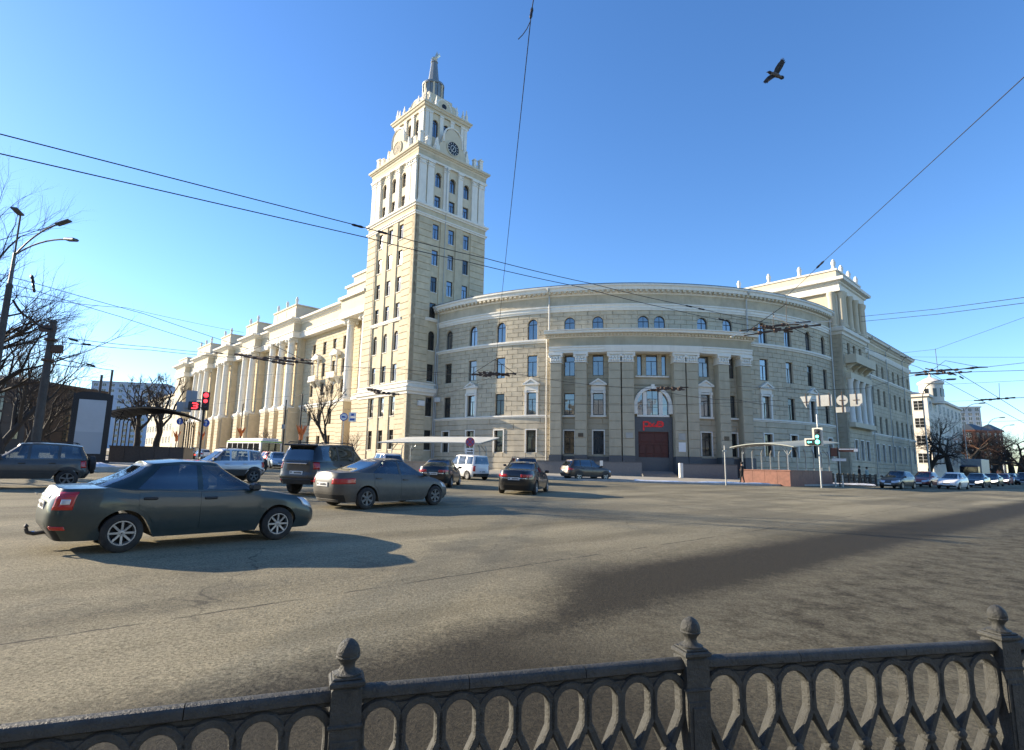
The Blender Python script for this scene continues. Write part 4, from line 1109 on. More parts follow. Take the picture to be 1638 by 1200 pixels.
for a, b, cols in BL:
    e = not cols
    wall(ls, FLW, LU(b), LU(a), 0.4, 23.2, [], 0.62, None, d=-1.5, th=1.3, c=0.03, mat=TAN)
    if cols:
        for q in cols:
            wall(ls, FLW, LU(q) - 1.1, LU(q) + 1.1, 0.4, 10.5, [], 0.62, None, d=0.35, th=1.9, c=0.05, mat=TAN)
            MB().box(-1.2, 1.2, -0.1, 1.9, 10.5, 10.7, bev=0.03).box(-1.3, 1.3, -0.2, 1.9, 10.7, 11.1, bev=0.05).build('pedestal_cap', WHITE, lw, FLW.mat(LU(q), 0.35, 0))
            column(lw, FLW.P(LU(q), -0.55, 0), 11.1, 23.08, 0.66)
        pq_part('portico_return', TAN, lw, (0.2, 3, a, a + 0.5, -0.5, 10.9), (1.3, 3, a + 0.05, a + 1.0, 10.9, 23.2), (1.3, 3, b - 1.0, b - 0.05, 10.9, 23.2))
    else:
        pq_part('end_pavilion_wall', CREAM_PALE, lw, (0.4, 6, a, b, -1, 23.3))
        for q in (105.0, 109.5):
            for z0, z1 in ROWS: window(lw, FLW, LU(q), 1.15, z0, z1, d=-0.37)
    rect_ring(lw, 0.1, 7, a, b, [(-0.5, 23.1), (0.0, 23.1), (0.05, 23.4), (0.12, 23.9), (0.25, 24.0), (0.25, 24.1), (-0.5, 24.15)], 'architrave', WHITE)
    rect_ring(lw, 0.1, 7, a, b, [(-0.3, 24.1), (-0.02, 24.1), (-0.02, 25.7), (-0.3, 25.7)], 'frieze', CREAM_PALE)
    pq_part('soffit', CREAM_PALE, lw, (0.2, 6.9, a + 0.1, b - 0.1, 23.2, 25.6))
    rect_ring(lw, 0.1, 7, a, b, [(-0.3, 25.6), (0.08, 25.62), (0.14, 25.8), (0.44, 25.9), (0.5, 26.1), (0.8, 26.15), (0.86, 26.4), (0.78, 26.5), (-0.5, 26.6)], 'main_cornice', WHITE, top=True)
    ht = 29.0 if cols else 28.0
    pq_part('attic', CREAM_PALE, lw, (0.5, 6.5, a + 0.5, b - 0.5, 26.5, ht))
    rect_ring(lw, 0.5, 6.5, a + 0.5, b - 0.5, [(-0.2, ht - 0.05), (0.14, ht - 0.05), (0.16, ht + 0.18), (-0.3, ht + 0.22)], 'attic_coping', CREAM_PALE, top=True)
    for q in cols:
        m = MB().box(-0.75, 0.75, -0.06, 0.05, 27.1, 28.5, bev=0.03); m.build('attic_panel', WHITE, lw, FLW.mat(LU(q), -0.5, 0))
        urn(lw, PQ(0.9, q, ht + 0.15), 1.6, 0.27)
vs_ = [PQ(1.2, 12.1, 26.55), PQ(1.2, QE, 26.55), PQ(8, QE, 29.0), PQ(8, 12.1, 29.0), PQ(16, QE, 26.5), PQ(16, 12.1, 26.5)]
add('roof', mesh_of('roof', vs_, [(0, 1, 2, 3), (3, 2, 4, 5)]), ROOFMETAL, lw)
ls.close()
# ------------------------------------------------------------------ cast-iron railing in front of the camera
IRON = pm('painted_cast_iron', (0.050, 0.050, 0.044), 0.55, metal=0.0, spec=0.35, var=0.35, vscale=18, bump=0.6, bscale=70, var2=(0.05, 0.05, 0.045), v2scale=3.0, v2amt=0.6)
posts_xy = [Vector((-4.3, 0.35)), Vector((-3.15, 1.05)), Vector((-1.90, 1.66)), Vector((-0.566, 2.175)), Vector((0.777, 2.568)), Vector((2.36, 2.90)), Vector((3.95, 3.18)), Vector((5.55, 3.42)), Vector((7.15, 3.66)), Vector((8.75, 3.9))]
RAILZ = 0.883
rail = thing('cast_iron_railing', 'dark cast-iron pavement railing with acorn post tops and looped lattice in the foreground', 'railing', T(gp(0.1, 2.37)))
def acorn(m, z):
    k = 0.66
    m.lathe([(r * 0.80, z + h * k) for r, h in ((0.060, 0), (0.062, 0.012), (0.040, 0.022), (0.033, 0.035), (0.030, 0.050), (0.036, 0.066), (0.046, 0.080), (0.053, 0.092), (0.050, 0.100), (0.0525, 0.104),
             (0.050, 0.125), (0.043, 0.148), (0.029, 0.168), (0.013, 0.180), (0.003, 0.183))], 24)
post_m = MB()
post_m.box(-0.052, 0.052, -0.052, 0.052, -0.30, RAILZ + 0.0, bev=0.008)
post_m.box(-0.058, 0.058, -0.058, 0.058, RAILZ - 0.13, RAILZ - 0.115, bev=0.005)
post_m.box(-0.047, 0.047, -0.056, 0.056, 0.15, RAILZ - 0.16, bev=0.008)
post_m.box(-0.030, 0.030, -0.061, 0.061, 0.17, RAILZ - 0.18, bev=0.01)
post_me = post_m.mesh('post')
ac = MB(); acorn(ac, 0); ac_me = ac.mesh('acorn_finial', True); smooth_by_angle(ac_me, 50)
capm = MB(); capm.lathe([(0.074, 0), (0.082, 0.008), (0.082, 0.045), (0.076, 0.058), (0.055, 0.066), (0.02, 0.068)], 4, Rz(math.pi / 4), sq=False)
cap_b = MB().box(-0.060, 0.060, -0.060, 0.060, 0.0, 0.022, bev=0.006).box(-0.05, 0.05, -0.05, 0.05, 0.022, 0.03, bev=0.003); cap_me = cap_b.mesh('post_cap')
for i, p in enumerate(posts_xy):
    a = posts_xy[max(i - 1, 0)]; b = posts_xy[min(i + 1, len(posts_xy) - 1)]
    ang = math.atan2(b.y - a.y, b.x - a.x)
    M = T(p.x, p.y, 0.0) @ Rz(ang)
    o = add('post', post_me, IRON, rail, M)
    add('post_cap', cap_me, IRON, o, T(0, 0, RAILZ + 0.002), local=True)
    add('acorn_finial', ac_me, IRON, o, T(0, 0, RAILZ + 0.031), local=True)
def bar(m, pts, w, y0, y1):
    """flat bar following a path in the x-z plane, bevelled towards the road"""
    n = len(pts); V = []
    for i, (x, z) in enumerate(pts):
        a = Vector(pts[max(i - 1, 0)]); b = Vector(pts[min(i + 1, n - 1)]); t = (b - a).normalized(); nn = Vector((-t.y, t.x)) * w / 2
        e = 0.7
        V += [(x + nn.x, y0 + 0.008, z + nn.y), (x + nn.x * e, y0, z + nn.y * e), (x - nn.x * e, y0, z - nn.y * e), (x - nn.x, y0 + 0.008, z - nn.y),
              (x - nn.x, y1 - 0.008, z - nn.y), (x - nn.x * e, y1, z - nn.y * e), (x + nn.x * e, y1, z + nn.y * e), (x + nn.x, y1 - 0.008, z + nn.y)]
    F = []
    for i in range(n - 1):
        for k in range(8):
            F.append((i * 8 + k, i * 8 + (k + 1) % 8, (i + 1) * 8 + (k + 1) % 8, (i + 1) * 8 + k))
    F += [tuple(range(7, -1, -1)), tuple(range((n - 1) * 8, n * 8))]
    m.raw(V, F)
for i in range(len(posts_xy) - 1):
    p, q = posts_xy[i], posts_xy[i + 1]
    L_ = (q - p).length; ang = math.atan2(q.y - p.y, q.x - p.x); M = T(p.x, p.y, 0) @ Rz(ang)
    x0, x1 = 0.050, L_ - 0.050; n = 9; pt = (x1 - x0) / n
    # hand rail in three cast lengths
    cuts = [x0, x0 + (x1 - x0) * 0.30, x0 + (x1 - x0) * 0.66, x1]
    for c0, c1 in zip(cuts, cuts[1:]):
        m = MB(); prof = []
        for k in range(9):
            a = math.pi * k / 8; prof.append((0.030 * math.cos(a), RAILZ - 0.026 + 0.020 * math.sin(a)))
        prof += [(-0.030, RAILZ - 0.044), (-0.020, RAILZ - 0.051), (0.020, RAILZ - 0.051), (0.030, RAILZ - 0.044)]
        Mx = Matrix(((0, 1, 0, 0), (1, 0, 0, 0), (0, 0, 1, 0), (0, 0, 0, 1)))
        m.prism(prof, c0 + 0.0015, c1 - 0.0015, Mx)
        o = m.build('hand_rail', IRON, rail, M); smooth_by_angle(o.data, 40)
    MB().box(x0, x1, -0.012, 0.012, RAILZ - 0.066, RAILZ - 0.0515).build('upper_strip', IRON, rail, M)
    MB().box(x0, x1, -0.03, 0.03, 0.02, 0.07, bev=0.006).build('bottom_rail', IRON, rail, M)
    r = pt * 0.44; ztop = RAILZ - 0.066; zc = ztop - r - 0.006
    for k in range(n):
        cx_ = x0 + pt * (k + 0.5); m = MB()
        pts = [(-pt * 0.02, zc - 3.55 * pt), (-pt * 0.47, zc - 2.4 * pt), (-pt * 0.28, zc - 2.0 * pt), (0.004, zc - 1.46 * pt), (pt * 0.28, zc - 0.92 * pt), (pt * 0.46, zc - 0.56 * pt), (pt * 0.475, zc - 0.2 * pt)]
        arcp = [(r * 1.06 * math.cos(a), zc + r * 1.06 * math.sin(a)) for a in [math.pi * j / 12 for j in range(13)]]
        right = [(x, z) for x, z in pts[1:]]
        path = right + arcp + [(-x, z) for x, z in reversed(right)]
        bar(m, path, 0.031, -0.026, 0.026)
        o = m.build('lattice_loop', IRON, rail, M @ T(cx_, 0, 0))
        MB().lathe([(0.004, -0.030), (0.021, -0.022), (0.031, 0), (0.021, 0.022), (0.004, 0.030)], 12).build('lattice_ball', IRON, o, T(0, -0.014, zc - 1.46 * pt), local=True, smooth=True)
        # little triangular spandrel between neighbouring loops
        if k < n - 1:
            s = MB(); xx = pt / 2
            A_ = [(r * 1.06 * math.cos(math.radians(q)), zc + r * 1.06 * math.sin(math.radians(q))) for q in (84, 70, 55, 40, 25, 10)]; s.prism(A_ + [(pt - x, z) for x, z in reversed(A_)], -0.012, 0.012); s.prism([(xx - pt * 0.2, ztop - 0.004), (xx + pt * 0.2, ztop - 0.004), (xx, ztop - pt * 0.22)], -0.02, 0.02)
            s.prism([(xx - pt * 0.05, ztop - pt * 0.3), (xx + pt * 0.05, ztop - pt * 0.3), (xx + pt * 0.055, zc - pt * 0.5), (xx, zc - pt * 0.85), (xx - pt * 0.055, zc - pt * 0.5)], -0.016, 0.016)
            s.build('spandrel', IRON, o, None, local=True)
# the pavement the railing stands on
near = [Vector((-6, -0.2, 0)), Vector((-1.85, 1.42, 0)), Vector((-0.5, 1.90, 0)), Vector((0.84, 2.30, 0)), Vector((2.42, 2.62, 0)), Vector((8, 3.5, 0)), Vector((30, 8.1, 0)), Vector((30, -20, 0)), Vector((-6, -20, 0))]
slab('near_pavement', list(reversed(near)), 0.06, PAVE)

# ------------------------------------------------------------------ cars
def paint(name, c, dust=(0.23, 0.20, 0.15), lo=0.2, hi=0.9, top=0.10, rough=0.32, metal=0.25, coat=0.6, amt=0.35):
    return pm(name, c, rough, metal=metal, coords='object', dust=(dust, lo, hi, top, amt), coat=coat)
TYRE = pm('tyre_rubber', (0.022, 0.021, 0.020), 0.85, coords='object', var=0.2, vscale=10, var2=(0.08, 0.072, 0.06), v2scale=6, v2amt=0.5)
ALLOY = pm('alloy_rim', (0.42, 0.42, 0.41), 0.38, metal=0.75, coords='object', var=0.2, vscale=6)
DARKRIM = pm('dull_steel_rim', (0.16, 0.155, 0.145), 0.55, metal=0.4, coords='object', var=0.2, vscale=6)
BRAKE = pm('wheel_well_dark', (0.012, 0.012, 0.012), 0.8)
TRIM = pm('black_plastic_trim', (0.025, 0.025, 0.026), 0.6, coords='object', dust=((0.16, 0.14, 0.11), 0.15, 0.7, 0.1, 0.5))
SEAT = pm('dark_seat_cloth', (0.02, 0.02, 0.022), 0.9)
REDLAMP = pm('red_tail_lamp', (0.42, 0.012, 0.012), 0.18, coat=0.6)
REDLIT = pm('lit_brake_lamp', (0.5, 0.02, 0.02), 0.2, emit=(1.0, 0.06, 0.04), estr=0.9)
CLEARLAMP = pm('clear_lamp_lens', (0.55, 0.57, 0.6), 0.12, metal=0.3, coat=0.8)
LITLAMP = pm('lit_headlamp', (0.9, 0.9, 0.85), 0.2, emit=(1.0, 0.93, 0.8), estr=3.0)
CHROME = pm('chrome', (0.6, 0.6, 0.6), 0.15, metal=1.0)
PLATEW = pm('number_plate_white', (0.70, 0.70, 0.68), 0.5)
PLATEB = pm('number_plate_characters', (0.03, 0.03, 0.03), 0.6)
def car_glass(name, tint, refl=0.06):
    m = bpy.data.materials.new(name); m.use_nodes = True; MATS[name] = m
    nt = m.node_tree; N = nt.nodes; L = nt.links
    for n in list(N):
        if n.type == 'BSDF_PRINCIPLED': N.remove(n)
    t = N.new('ShaderNodeBsdfTransparent'); t.inputs[0].default_value = (*tint, 1)
    g = N.new('ShaderNodeBsdfGlossy'); g.inputs['Roughness'].default_value = 0.03; g.inputs['Color'].default_value = (0.9, 0.95, 1, 1)
    lw = N.new('ShaderNodeLayerWeight'); lw.inputs['Blend'].default_value = 0.42
    mr = N.new('ShaderNodeMapRange'); mr.inputs[3].default_value = refl; mr.inputs[4].default_value = 0.85
    L.new(lw.outputs['Fresnel'], mr.inputs[0])
    mx = N.new('ShaderNodeMixShader'); L.new(mr.outputs[0], mx.inputs[0]); L.new(t.outputs[0], mx.inputs[1]); L.new(g.outputs[0], mx.inputs[2])
    L.new(mx.outputs[0], N['Material Output'].inputs[0])
    return m
GLASS = car_glass('car_glass', (0.42, 0.46, 0.44))
GLASS_T = car_glass('tinted_car_glass', (0.06, 0.065, 0.08), 0.08)

def interp(tab, x):
    if x <= tab[0][0]: return tab[0][1]
    for (a, u), (b, v) in zip(tab, tab[1:]):
        if x <= b:
            t = (x - a) / (b - a) if b > a else 0
            t2 = t * t * (3 - 2 * t) * 0.5 + t * 0.5
            return u + (v - u) * t2
    return tab[-1][1]
class Loft:
    """outline surface: half outline q in [0,1] from front centre round the left side to rear centre"""
    def __init__(s, n, aspect):
        N = 600; pts = []
        for i in range(N + 1):
            th = math.pi * i / N
            c, sn = math.cos(th), math.sin(th)
            pts.append((math.copysign(abs(c) ** (2 / n), c), abs(sn) ** (2 / n)))
        cum = [0.0]
        for a, b in zip(pts, pts[1:]): cum.append(cum[-1] + math.hypot((b[0] - a[0]) * aspect, b[1] - a[1]))
        s.pts = pts; s.cum = [c / cum[-1] for c in cum]
    def e(s, q):
        q = min(max(q, 0), 1); lo, hi = 0, len(s.cum) - 1
        while hi - lo > 1:
            m = (lo + hi) // 2
            if s.cum[m] <= q: lo = m
            else: hi = m
        t = (q - s.cum[lo]) / max(1e-9, s.cum[hi] - s.cum[lo])
        a, b = s.pts[lo], s.pts[hi]
        return a[0] + (b[0] - a[0]) * t, a[1] + (b[1] - a[1]) * t
    def q_of(s, ex):                      # q on the side for normalised x (1 front .. -1 rear)
        lo, hi = 0.0, 1.0
        for _ in range(30):
            m = (lo + hi) / 2
            if s.e(m)[0] > ex: lo = m
            else: hi = m
        return (lo + hi) / 2
class CarShape:
    def __init__(s, sp):
        s.sp = sp
        s.body = Loft(sp.get('n', 5.0), sp['L'] / sp['W'] / 1.0)
        s.cab = Loft(sp.get('nc', 5.5), 2.0)
    # lower body ------------------------------------------------
    def zs(s, x): return interp(s.sp['shoulder'], x)
    def ends(s, h): return interp(s.sp['front'], h), interp(s.sp['rear'], h)
    def bp(s, q, z=None, h=None):
        """point on the body side; z height or h fraction of the shoulder height"""
        ex, ey = s.body.e(q); sp = s.sp
        f, r = s.ends(h if h is not None else 0.55); x = (f + r) / 2 + ex * (f - r) / 2
        zb = sp['sill']
        for _ in range(2):
            zt = s.zs(x)
            hh = h if h is not None else max(0.0, min(1.0, (z - zb) / (zt - zb)))
            f, r = s.ends(hh); x = (f + r) / 2 + ex * (f - r) / 2
        zz = zb + hh * (s.zs(x) - zb)
        y = ey * sp['W'] / 2 * interp(sp['width'], hh)
        return Vector((x, y, zz))
    def bx(s, x, z):
        """point on the left side at length x, height z"""
        zt = s.zs(x); zb = s.sp['sill']; h = max(0, min(1, (z - zb) / (zt - zb))); f, r = s.ends(h)
        ex = (x - (f + r) / 2) / ((f - r) / 2)
        return s.bp(s.body.q_of(max(-1, min(1, ex))), h=h)
    def low(s, x):
        sp = s.sp; z = sp['sill']
        for xw in (sp['wf'], sp['wr']):
            dx = abs(x - xw); R = sp['wr_r'] + 0.055
            if dx < R: z = max(z, sp['wr_r'] + math.sqrt(R * R - dx * dx) * 1.0)
        return z
    # cabin -----------------------------------------------------
    def cp(s, q, v):
        sp = s.sp; ex, ey = s.cab.e(q)
        f = interp(sp['cab_front'], v); r = interp(sp['cab_rear'], v)
        x = (f + r) / 2 + ex * (f - r) / 2
        y = ey * interp(sp['cab_w'], v)
        z0 = s.zs(x) - 0.02; z1 = interp(sp['roof'], x)
        return Vector((x, y, z0 + v * (z1 - z0)))
    def cq(s, x, v):
        f = interp(s.sp['cab_front'], v); r = interp(s.sp['cab_rear'], v)
        return s.cab.q_of(max(-1, min(1, (x - (f + r) / 2) / ((f - r) / 2))))
def grid_mesh(name, P, thick=0.0, flip=False):
    """P[i][j] grid of points -> sheet, with a turned-in rim when thick"""
    ni, nj = len(P), len(P[0]); vs = [p for row in P for p in row]; fs = []
    for i in range(ni - 1):
        for j in range(nj - 1):
            a = i * nj + j; f = (a, a + 1, a + nj + 1, a + nj); fs.append(tuple(reversed(f)) if flip else f)
    if thick:
        c = Vector((0, 0, 0.4)); b = len(vs)
        rim = [(0, j) for j in range(nj)] + [(i, nj - 1) for i in range(1, ni)] + [(ni - 1, j) for j in range(nj - 2, -1, -1)] + [(i, 0) for i in range(ni - 2, 0, -1)]
        for i, j in rim:
            p = P[i][j]; i2, j2 = min(max(i, 1), ni - 2) if ni > 2 else i, min(max(j, 1), nj - 2) if nj > 2 else j
            du = P[min(i + 1, ni - 1)][j] - P[max(i - 1, 0)][j]; dv = P[i][min(j + 1, nj - 1)] - P[i][max(j - 1, 0)]
            nn = du.cross(dv)
            if nn.length > 1e-9: nn.normalize()
            if nn.dot(Vector((p.x * 0.3, p.y, p.z - 0.5))) < 0: nn = -nn
            vs.append(p - nn * thick)
        m = len(rim)
        for k in range(m):
            i, j = rim[k]; i2, j2 = rim[(k + 1) % m]
            fs.append((i * nj + j, i2 * nj + j2, b + (k + 1) % m, b + k))
    me = mesh_of(name, vs, fs)
    bm = bmesh.new(); bm.from_mesh(me); bmesh.ops.recalc_face_normals(bm, faces=bm.faces); bm.to_mesh(me); bm.free()
    return me
def push(P, off):
    """offset a grid of points outwards along its normals"""
    ni, nj = len(P), len(P[0]); R = []
    for i in range(ni):
        row = []
        for j in range(nj):
            du = P[min(i + 1, ni - 1)][j] - P[max(i - 1, 0)][j]; dv = P[i][min(j + 1, nj - 1)] - P[i][max(j - 1, 0)]
            nn = du.cross(dv)
            if nn.length > 1e-9: nn.normalize()
            if nn.dot(Vector((P[i][j].x * 0.35, P[i][j].y, (P[i][j].z - 0.6)))) < 0: nn = -nn
            row.append(P[i][j] + nn * off)
        R.append(row)
    return R
def mirror(P): return [[Vector((p.x, -p.y, p.z)) for p in row] for row in P]
WHEELS = {}
def wheel_meshes(r, w, spokes, style):
    key = (r, w, spokes, style)
    if key in WHEELS: return WHEELS[key]
    Ry = Matrix.Rotation(-math.pi / 2, 4, 'X')          # lathe axis -> +y (outside)
    rr = r * 0.625
    t = MB(); t.lathe([(rr, -w / 2), (rr + 0.02, -w / 2 - 0.004), (r - 0.03, -w / 2 + 0.004), (r - 0.006, -w / 2 + 0.022), (r, -w / 2 + 0.05), (r, w / 2 - 0.05), (r - 0.006, w / 2 - 0.022), (r - 0.03, w / 2 - 0.004), (rr + 0.02, w / 2 + 0.004), (rr, w / 2 - 0.01)], 36, Ry, caps=False)
    tm = t.mesh('tyre'); smooth_by_angle(tm, 40)
    m = MB()
    m.lathe([(rr + 0.004, w / 2 - 0.004), (rr - 0.012, w / 2 - 0.004), (rr - 0.02, w / 2 - 0.02), (rr - 0.03, w / 2 - 0.06), (rr - 0.028, w / 2 - 0.1)], 36, Ry, caps=False)
    m.lathe([(rr * 0.24, w / 2 - 0.07), (rr * 0.24, w / 2 - 0.022), (rr * 0.18, w / 2 - 0.014), (0.01, w / 2 - 0.012)], 16, Ry, caps=False)
    for k in range(spokes):
        a = 2 * math.pi * k / spokes
        Ms = Matrix.Rotation(a, 4, 'Y')
        w0, w1 = (0.034, 0.030) if style == 'thin' else (0.05, 0.075)
        if style == 'split':
            for s in (-1, 1):
                m.raw([Ms @ Vector(v) for v in ((s * 0.004, w / 2 - 0.02, rr * 0.18), (s * 0.03, w / 2 - 0.02, rr * 0.18), (s * 0.085, w / 2 - 0.012, rr * 0.97), (s * 0.05, w / 2 - 0.012, rr * 0.97), (s * 0.004, w / 2 - 0.06, rr * 0.18), (s * 0.03, w / 2 - 0.06, rr * 0.18), (s * 0.085, w / 2 - 0.05, rr * 0.97), (s * 0.05, w / 2 - 0.05, rr * 0.97))],
                      [(0, 1, 2, 3), (7, 6, 5, 4), (0, 4, 5, 1), (1, 5, 6, 2), (2, 6, 7, 3), (3, 7, 4, 0)])
        else:
            m.raw([Ms @ Vector(v) for v in ((-w0 / 2, w / 2 - 0.018, rr * 0.15), (w0 / 2, w / 2 - 0.018, rr * 0.15), (w1 / 2, w / 2 - 0.010, rr * 0.97), (-w1 / 2, w / 2 - 0.010, rr * 0.97), (-w0 / 2, w / 2 - 0.06, rr * 0.15), (w0 / 2, w / 2 - 0.06, rr * 0.15), (w1 / 2, w / 2 - 0.05, rr * 0.97), (-w1 / 2, w / 2 - 0.05, rr * 0.97))],
                  [(0, 1, 2, 3), (7, 6, 5, 4), (0, 4, 5, 1), (1, 5, 6, 2), (2, 6, 7, 3), (3, 7, 4, 0)])
    rm = m.mesh('rim'); smooth_by_angle(rm, 30)
    d = MB(); d.lathe([(rr - 0.01, -w / 2 + 0.02), (rr - 0.01, w / 2 - 0.09)], 24, Ry); dm = d.mesh('brake_disc')
    WHEELS[key] = (tm, rm, dm)
    return WHEELS[key]
CARS = {}
def car_parts(kind):
    """list of (name, mesh, material key, children) in car coordinates: x ahead, y left, z up"""
    if kind in CARS: return CARS[kind]
    sp = SPECS[kind]; S = CarShape(sp); parts = []
    def P(name, me, mat, *kids): parts.append((name, me, mat, kids)); return parts[-1]
    # body shell
    NQ = 72; NV = 9
    rows = []
    qs = sorted(set([i / NQ for i in range(NQ + 1)] + [S.body.q_of(max(-1, min(1, (xw + k * (sp['wr_r'] + 0.055) - (sp['front'][2][1] + sp['rear'][2][1]) / 2) / ((sp['front'][2][1] - sp['rear'][2][1]) / 2)))) for xw in (sp['wf'], sp['wr']) for k in (-1.02, -0.99, -0.95, -0.85, -0.7, -0.5, -0.25, 0, 0.25, 0.5, 0.7, 0.85, 0.95, 0.99, 1.02)]))
    def col(q):
        base = S.bp(q, h=0.3); zl = S.low(base.x); out = []
        zt = S.zs(base.x)
        for k in range(NV + 1):
            z = zl + (zt - zl) * (k / NV) ** 0.9
            out.append(S.bp(q, z=z))
        for k in (0.93, 0.7, 0.4, 0.0):
            t = out[NV]; c = (1 - k * k) * sp.get('crown', 0.05); out.append(Vector((t.x * (1 - 0.012 * (1 - k)), t.y * k, t.z + c)))
        b = out[0]; out.insert(0, Vector((b.x * 0.99, b.y * 0.82, b.z + 0.0))); out.insert(0, Vector((b.x * 0.98, 0, b.z)))
        return out
    cols = [col(q) for q in qs]
    full = cols + [[Vector((p.x, -p.y, p.z)) for p in c] for c in reversed(cols[1:-1])]
    nj = len(full[0]); vs = [p for c in full for p in c]; fs = []
    for i in range(len(full)):
        i2 = (i + 1) % len(full)
        for j in range(nj - 1): fs.append((i * nj + j, i2 * nj + j, i2 * nj + j + 1, i * nj + j + 1))
    me = mesh_of('body', vs, fs)
    bm = bmesh.new(); bm.from_mesh(me); bmesh.ops.remove_doubles(bm, verts=bm.verts, dist=0.0005); bmesh.ops.recalc_face_normals(bm, faces=bm.faces); bm.to_mesh(me); bm.free()
    smooth_by_angle(me, 38)
    me.materials.append(None); me.materials.append(BRAKE)
    for p_ in me.polygons:
        if (p_.normal.z < -0.8 or (p_.normal.z < -0.3 and abs(p_.center.y) < sp['W'] * 0.39)) and p_.center.z < sp['wr_r'] * 2.6: p_.material_index = 1
    P('body', me, 'paint')
    # cabin: patches of one surface
    def patch(q0, q1, v0, v1, nu=10, nv=8, off=0.0):
        G = []
        for i in range(nu + 1):
            row = []
            for j in range(nv + 1):
                v = v0 + (v1 - v0) * j / nv
                a = q0(v) if callable(q0) else q0; b = q1(v) if callable(q1) else q1
                row.append(S.cp(a + (b - a) * i / nu, v))
            G.append(row)
        return push(G, off) if off else G
    def lineq(xb, xt): return lambda v: S.cq(xb + (xt - xb) * v, v)
    segs = sp['side']            # [(x bottom, x top)] boundaries from front to rear; glass between odd pairs
    v0, v1 = 0.10, 0.90
    m_paint = []
    qw = sp.get('qw', 0.13); qr = sp.get('qr', 0.87)
    # boundaries list of functions
    B = [qw] + [lineq(*x) for x in segs] + [qr]
    def both(G): return [G, mirror(G)]
    pm_ = MB()
    def addgrid(G):
        ni, nj = len(G), len(G[0]); pm_.raw([p for r in G for p in r], [(i * nj + j, i * nj + j + 1, (i + 1) * nj + j + 1, (i + 1) * nj + j) for i in range(ni - 1) for j in range(nj - 1)])
    # lower and upper rims and roof
    for G in both(patch(0.0, 1.0, 0.0, v0, 60, 1)) + both(patch(0.0, 1.0, v1, 1.0, 60, 2)): addgrid(G)
    # pillars: even intervals are pillars
    for k in range(0, len(B) - 1, 2):
        for G in both(patch(B[k], B[k + 1], v0, v1, 3, 8)): addgrid(G)
    ring = [S.cp(i / 60, 1.0) for i in range(61)]; rz = []
    for k in (1.0, 0.9, 0.65, 0.33, 0.0):
        rz.append([Vector((p.x, p.y * k, p.z + (1 - k * k) * sp.get('roofcrown', 0.035))) for p in ring])
    G = [[rz[j][i] for j in range(5)] for i in range(61)]
    for g in both(G): addgrid(g)
    me = pm_.mesh('cabin'); bm = bmesh.new(); bm.from_mesh(me); bmesh.ops.remove_doubles(bm, verts=bm.verts, dist=0.001); bmesh.ops.recalc_face_normals(bm, faces=bm.faces); bm.to_mesh(me); bm.free()
    smooth_by_angle(me, 35)
    P('cabin', me, sp.get('cabmat', 'paint'))
    def sheet(name, G, mat, thick=0.0, *kids):
        me = grid_mesh(name, G, thick); 
        for p in me.polygons: p.use_smooth = True
        return P(name, me, mat, *kids)
    # windscreen and rear window as one sheet each (left half + right half)
    def across(q, v0_, v1_, front):
        L_ = patch(0.0 if front else 1.0, q, v0_, v1_, 8, 6, 0.0)
        return list(reversed(mirror(L_)))[:-1] + L_
    sheet('windscreen', push(across(qw, v0, v1, True), -0.004), 'glass')
    sheet('rear_window', push(across(qr, sp.get('rwv', (0.1, 0.9))[0], v1, False), 0.003), sp.get('rearglass', 'glass_t'))
    if sp.get('rwv'):
        pass
    for k in range(1, len(B) - 1, 2):
        for G in both(patch(B[k], B[k + 1], v0, v1, 6, 6, -0.004)):
            sheet('side_window', G, 'glass' if k == 1 else sp.get('rearside', 'glass_t'))
    # dark tub and seats
    ringb = [S.cp(i / 40, 0.085) for i in range(41)]; mxc = sum(p.x for p in ringb) / 41
    poly = [Vector((mxc + (p.x - mxc) * 0.96, p.y * 0.96, p.z)) for p in ringb] ; poly += [Vector((p.x, -p.y, p.z)) for p in reversed(poly[1:-1])]
    P('cabin_floor', mesh_of('cabin_floor', poly, [tuple(range(len(poly)))]), 'seat')
    zsx = S.zs(0.0); rf = interp(sp['roof'], 0.0); hh = (rf - zsx)
    x1 = segs[0][1] if segs else 0.3
    fx = sp.get('seatx', (0.05, -0.85))
    for sx in fx:
        for sy in (-0.36, 0.36):
            kk = 1.0 if sx == fx[0] or sp['roof'][0][1] > 1.45 else 0.45
            m = MB(); m.box(-0.09, 0.09, -0.23, 0.23, -0.05, hh * 0.36 * kk, Matrix.Rotation(-0.15, 4, 'Y'), bev=0.05); m.box(-0.05, 0.05, -0.12, 0.12, hh * 0.40 * kk, hh * 0.62 * kk, T(-0.05, 0, 0), bev=0.035)
            me = m.mesh('seat'); me.transform(T(sx, sy * sp['W'] / 1.68, zsx + 0.05)); P('seat', me, 'seat')
    st = MB(); st.tube([(0.16 * math.cos(a) * 0.3, 0.17 * math.cos(a), 0.17 * math.sin(a)) for a in [2 * math.pi * k / 16 for k in range(17)]], 0.013, 5)
    me = st.mesh('steering_wheel'); me.transform(T(fx[0] + 0.55, 0.36, zsx + 0.12)); P('steering_wheel', me, 'seat')
    # doors: proud panels with a gap round them
    def side_panel(xa, xb, za, zb, off=0.006, nx_=14, nz=8, arch=True):
        G = []
        for i in range(nx_ + 1):
            x = xa + (xb - xa) * i / nx_; z0 = za
            if arch:
                for xw in (sp['wf'], sp['wr']):
                    R = sp['wr_r'] + 0.115; dx = abs(x - xw)
                    if dx < R: z0 = max(z0, sp['wr_r'] + math.sqrt(R * R - dx * dx))
            zt = (S.zs(x) - 0.012) if zb is None else zb
            G.append([S.bx(x, z0 + (zt - z0) * j / nz) for j in range(nz + 1)])
        return push(G, off)
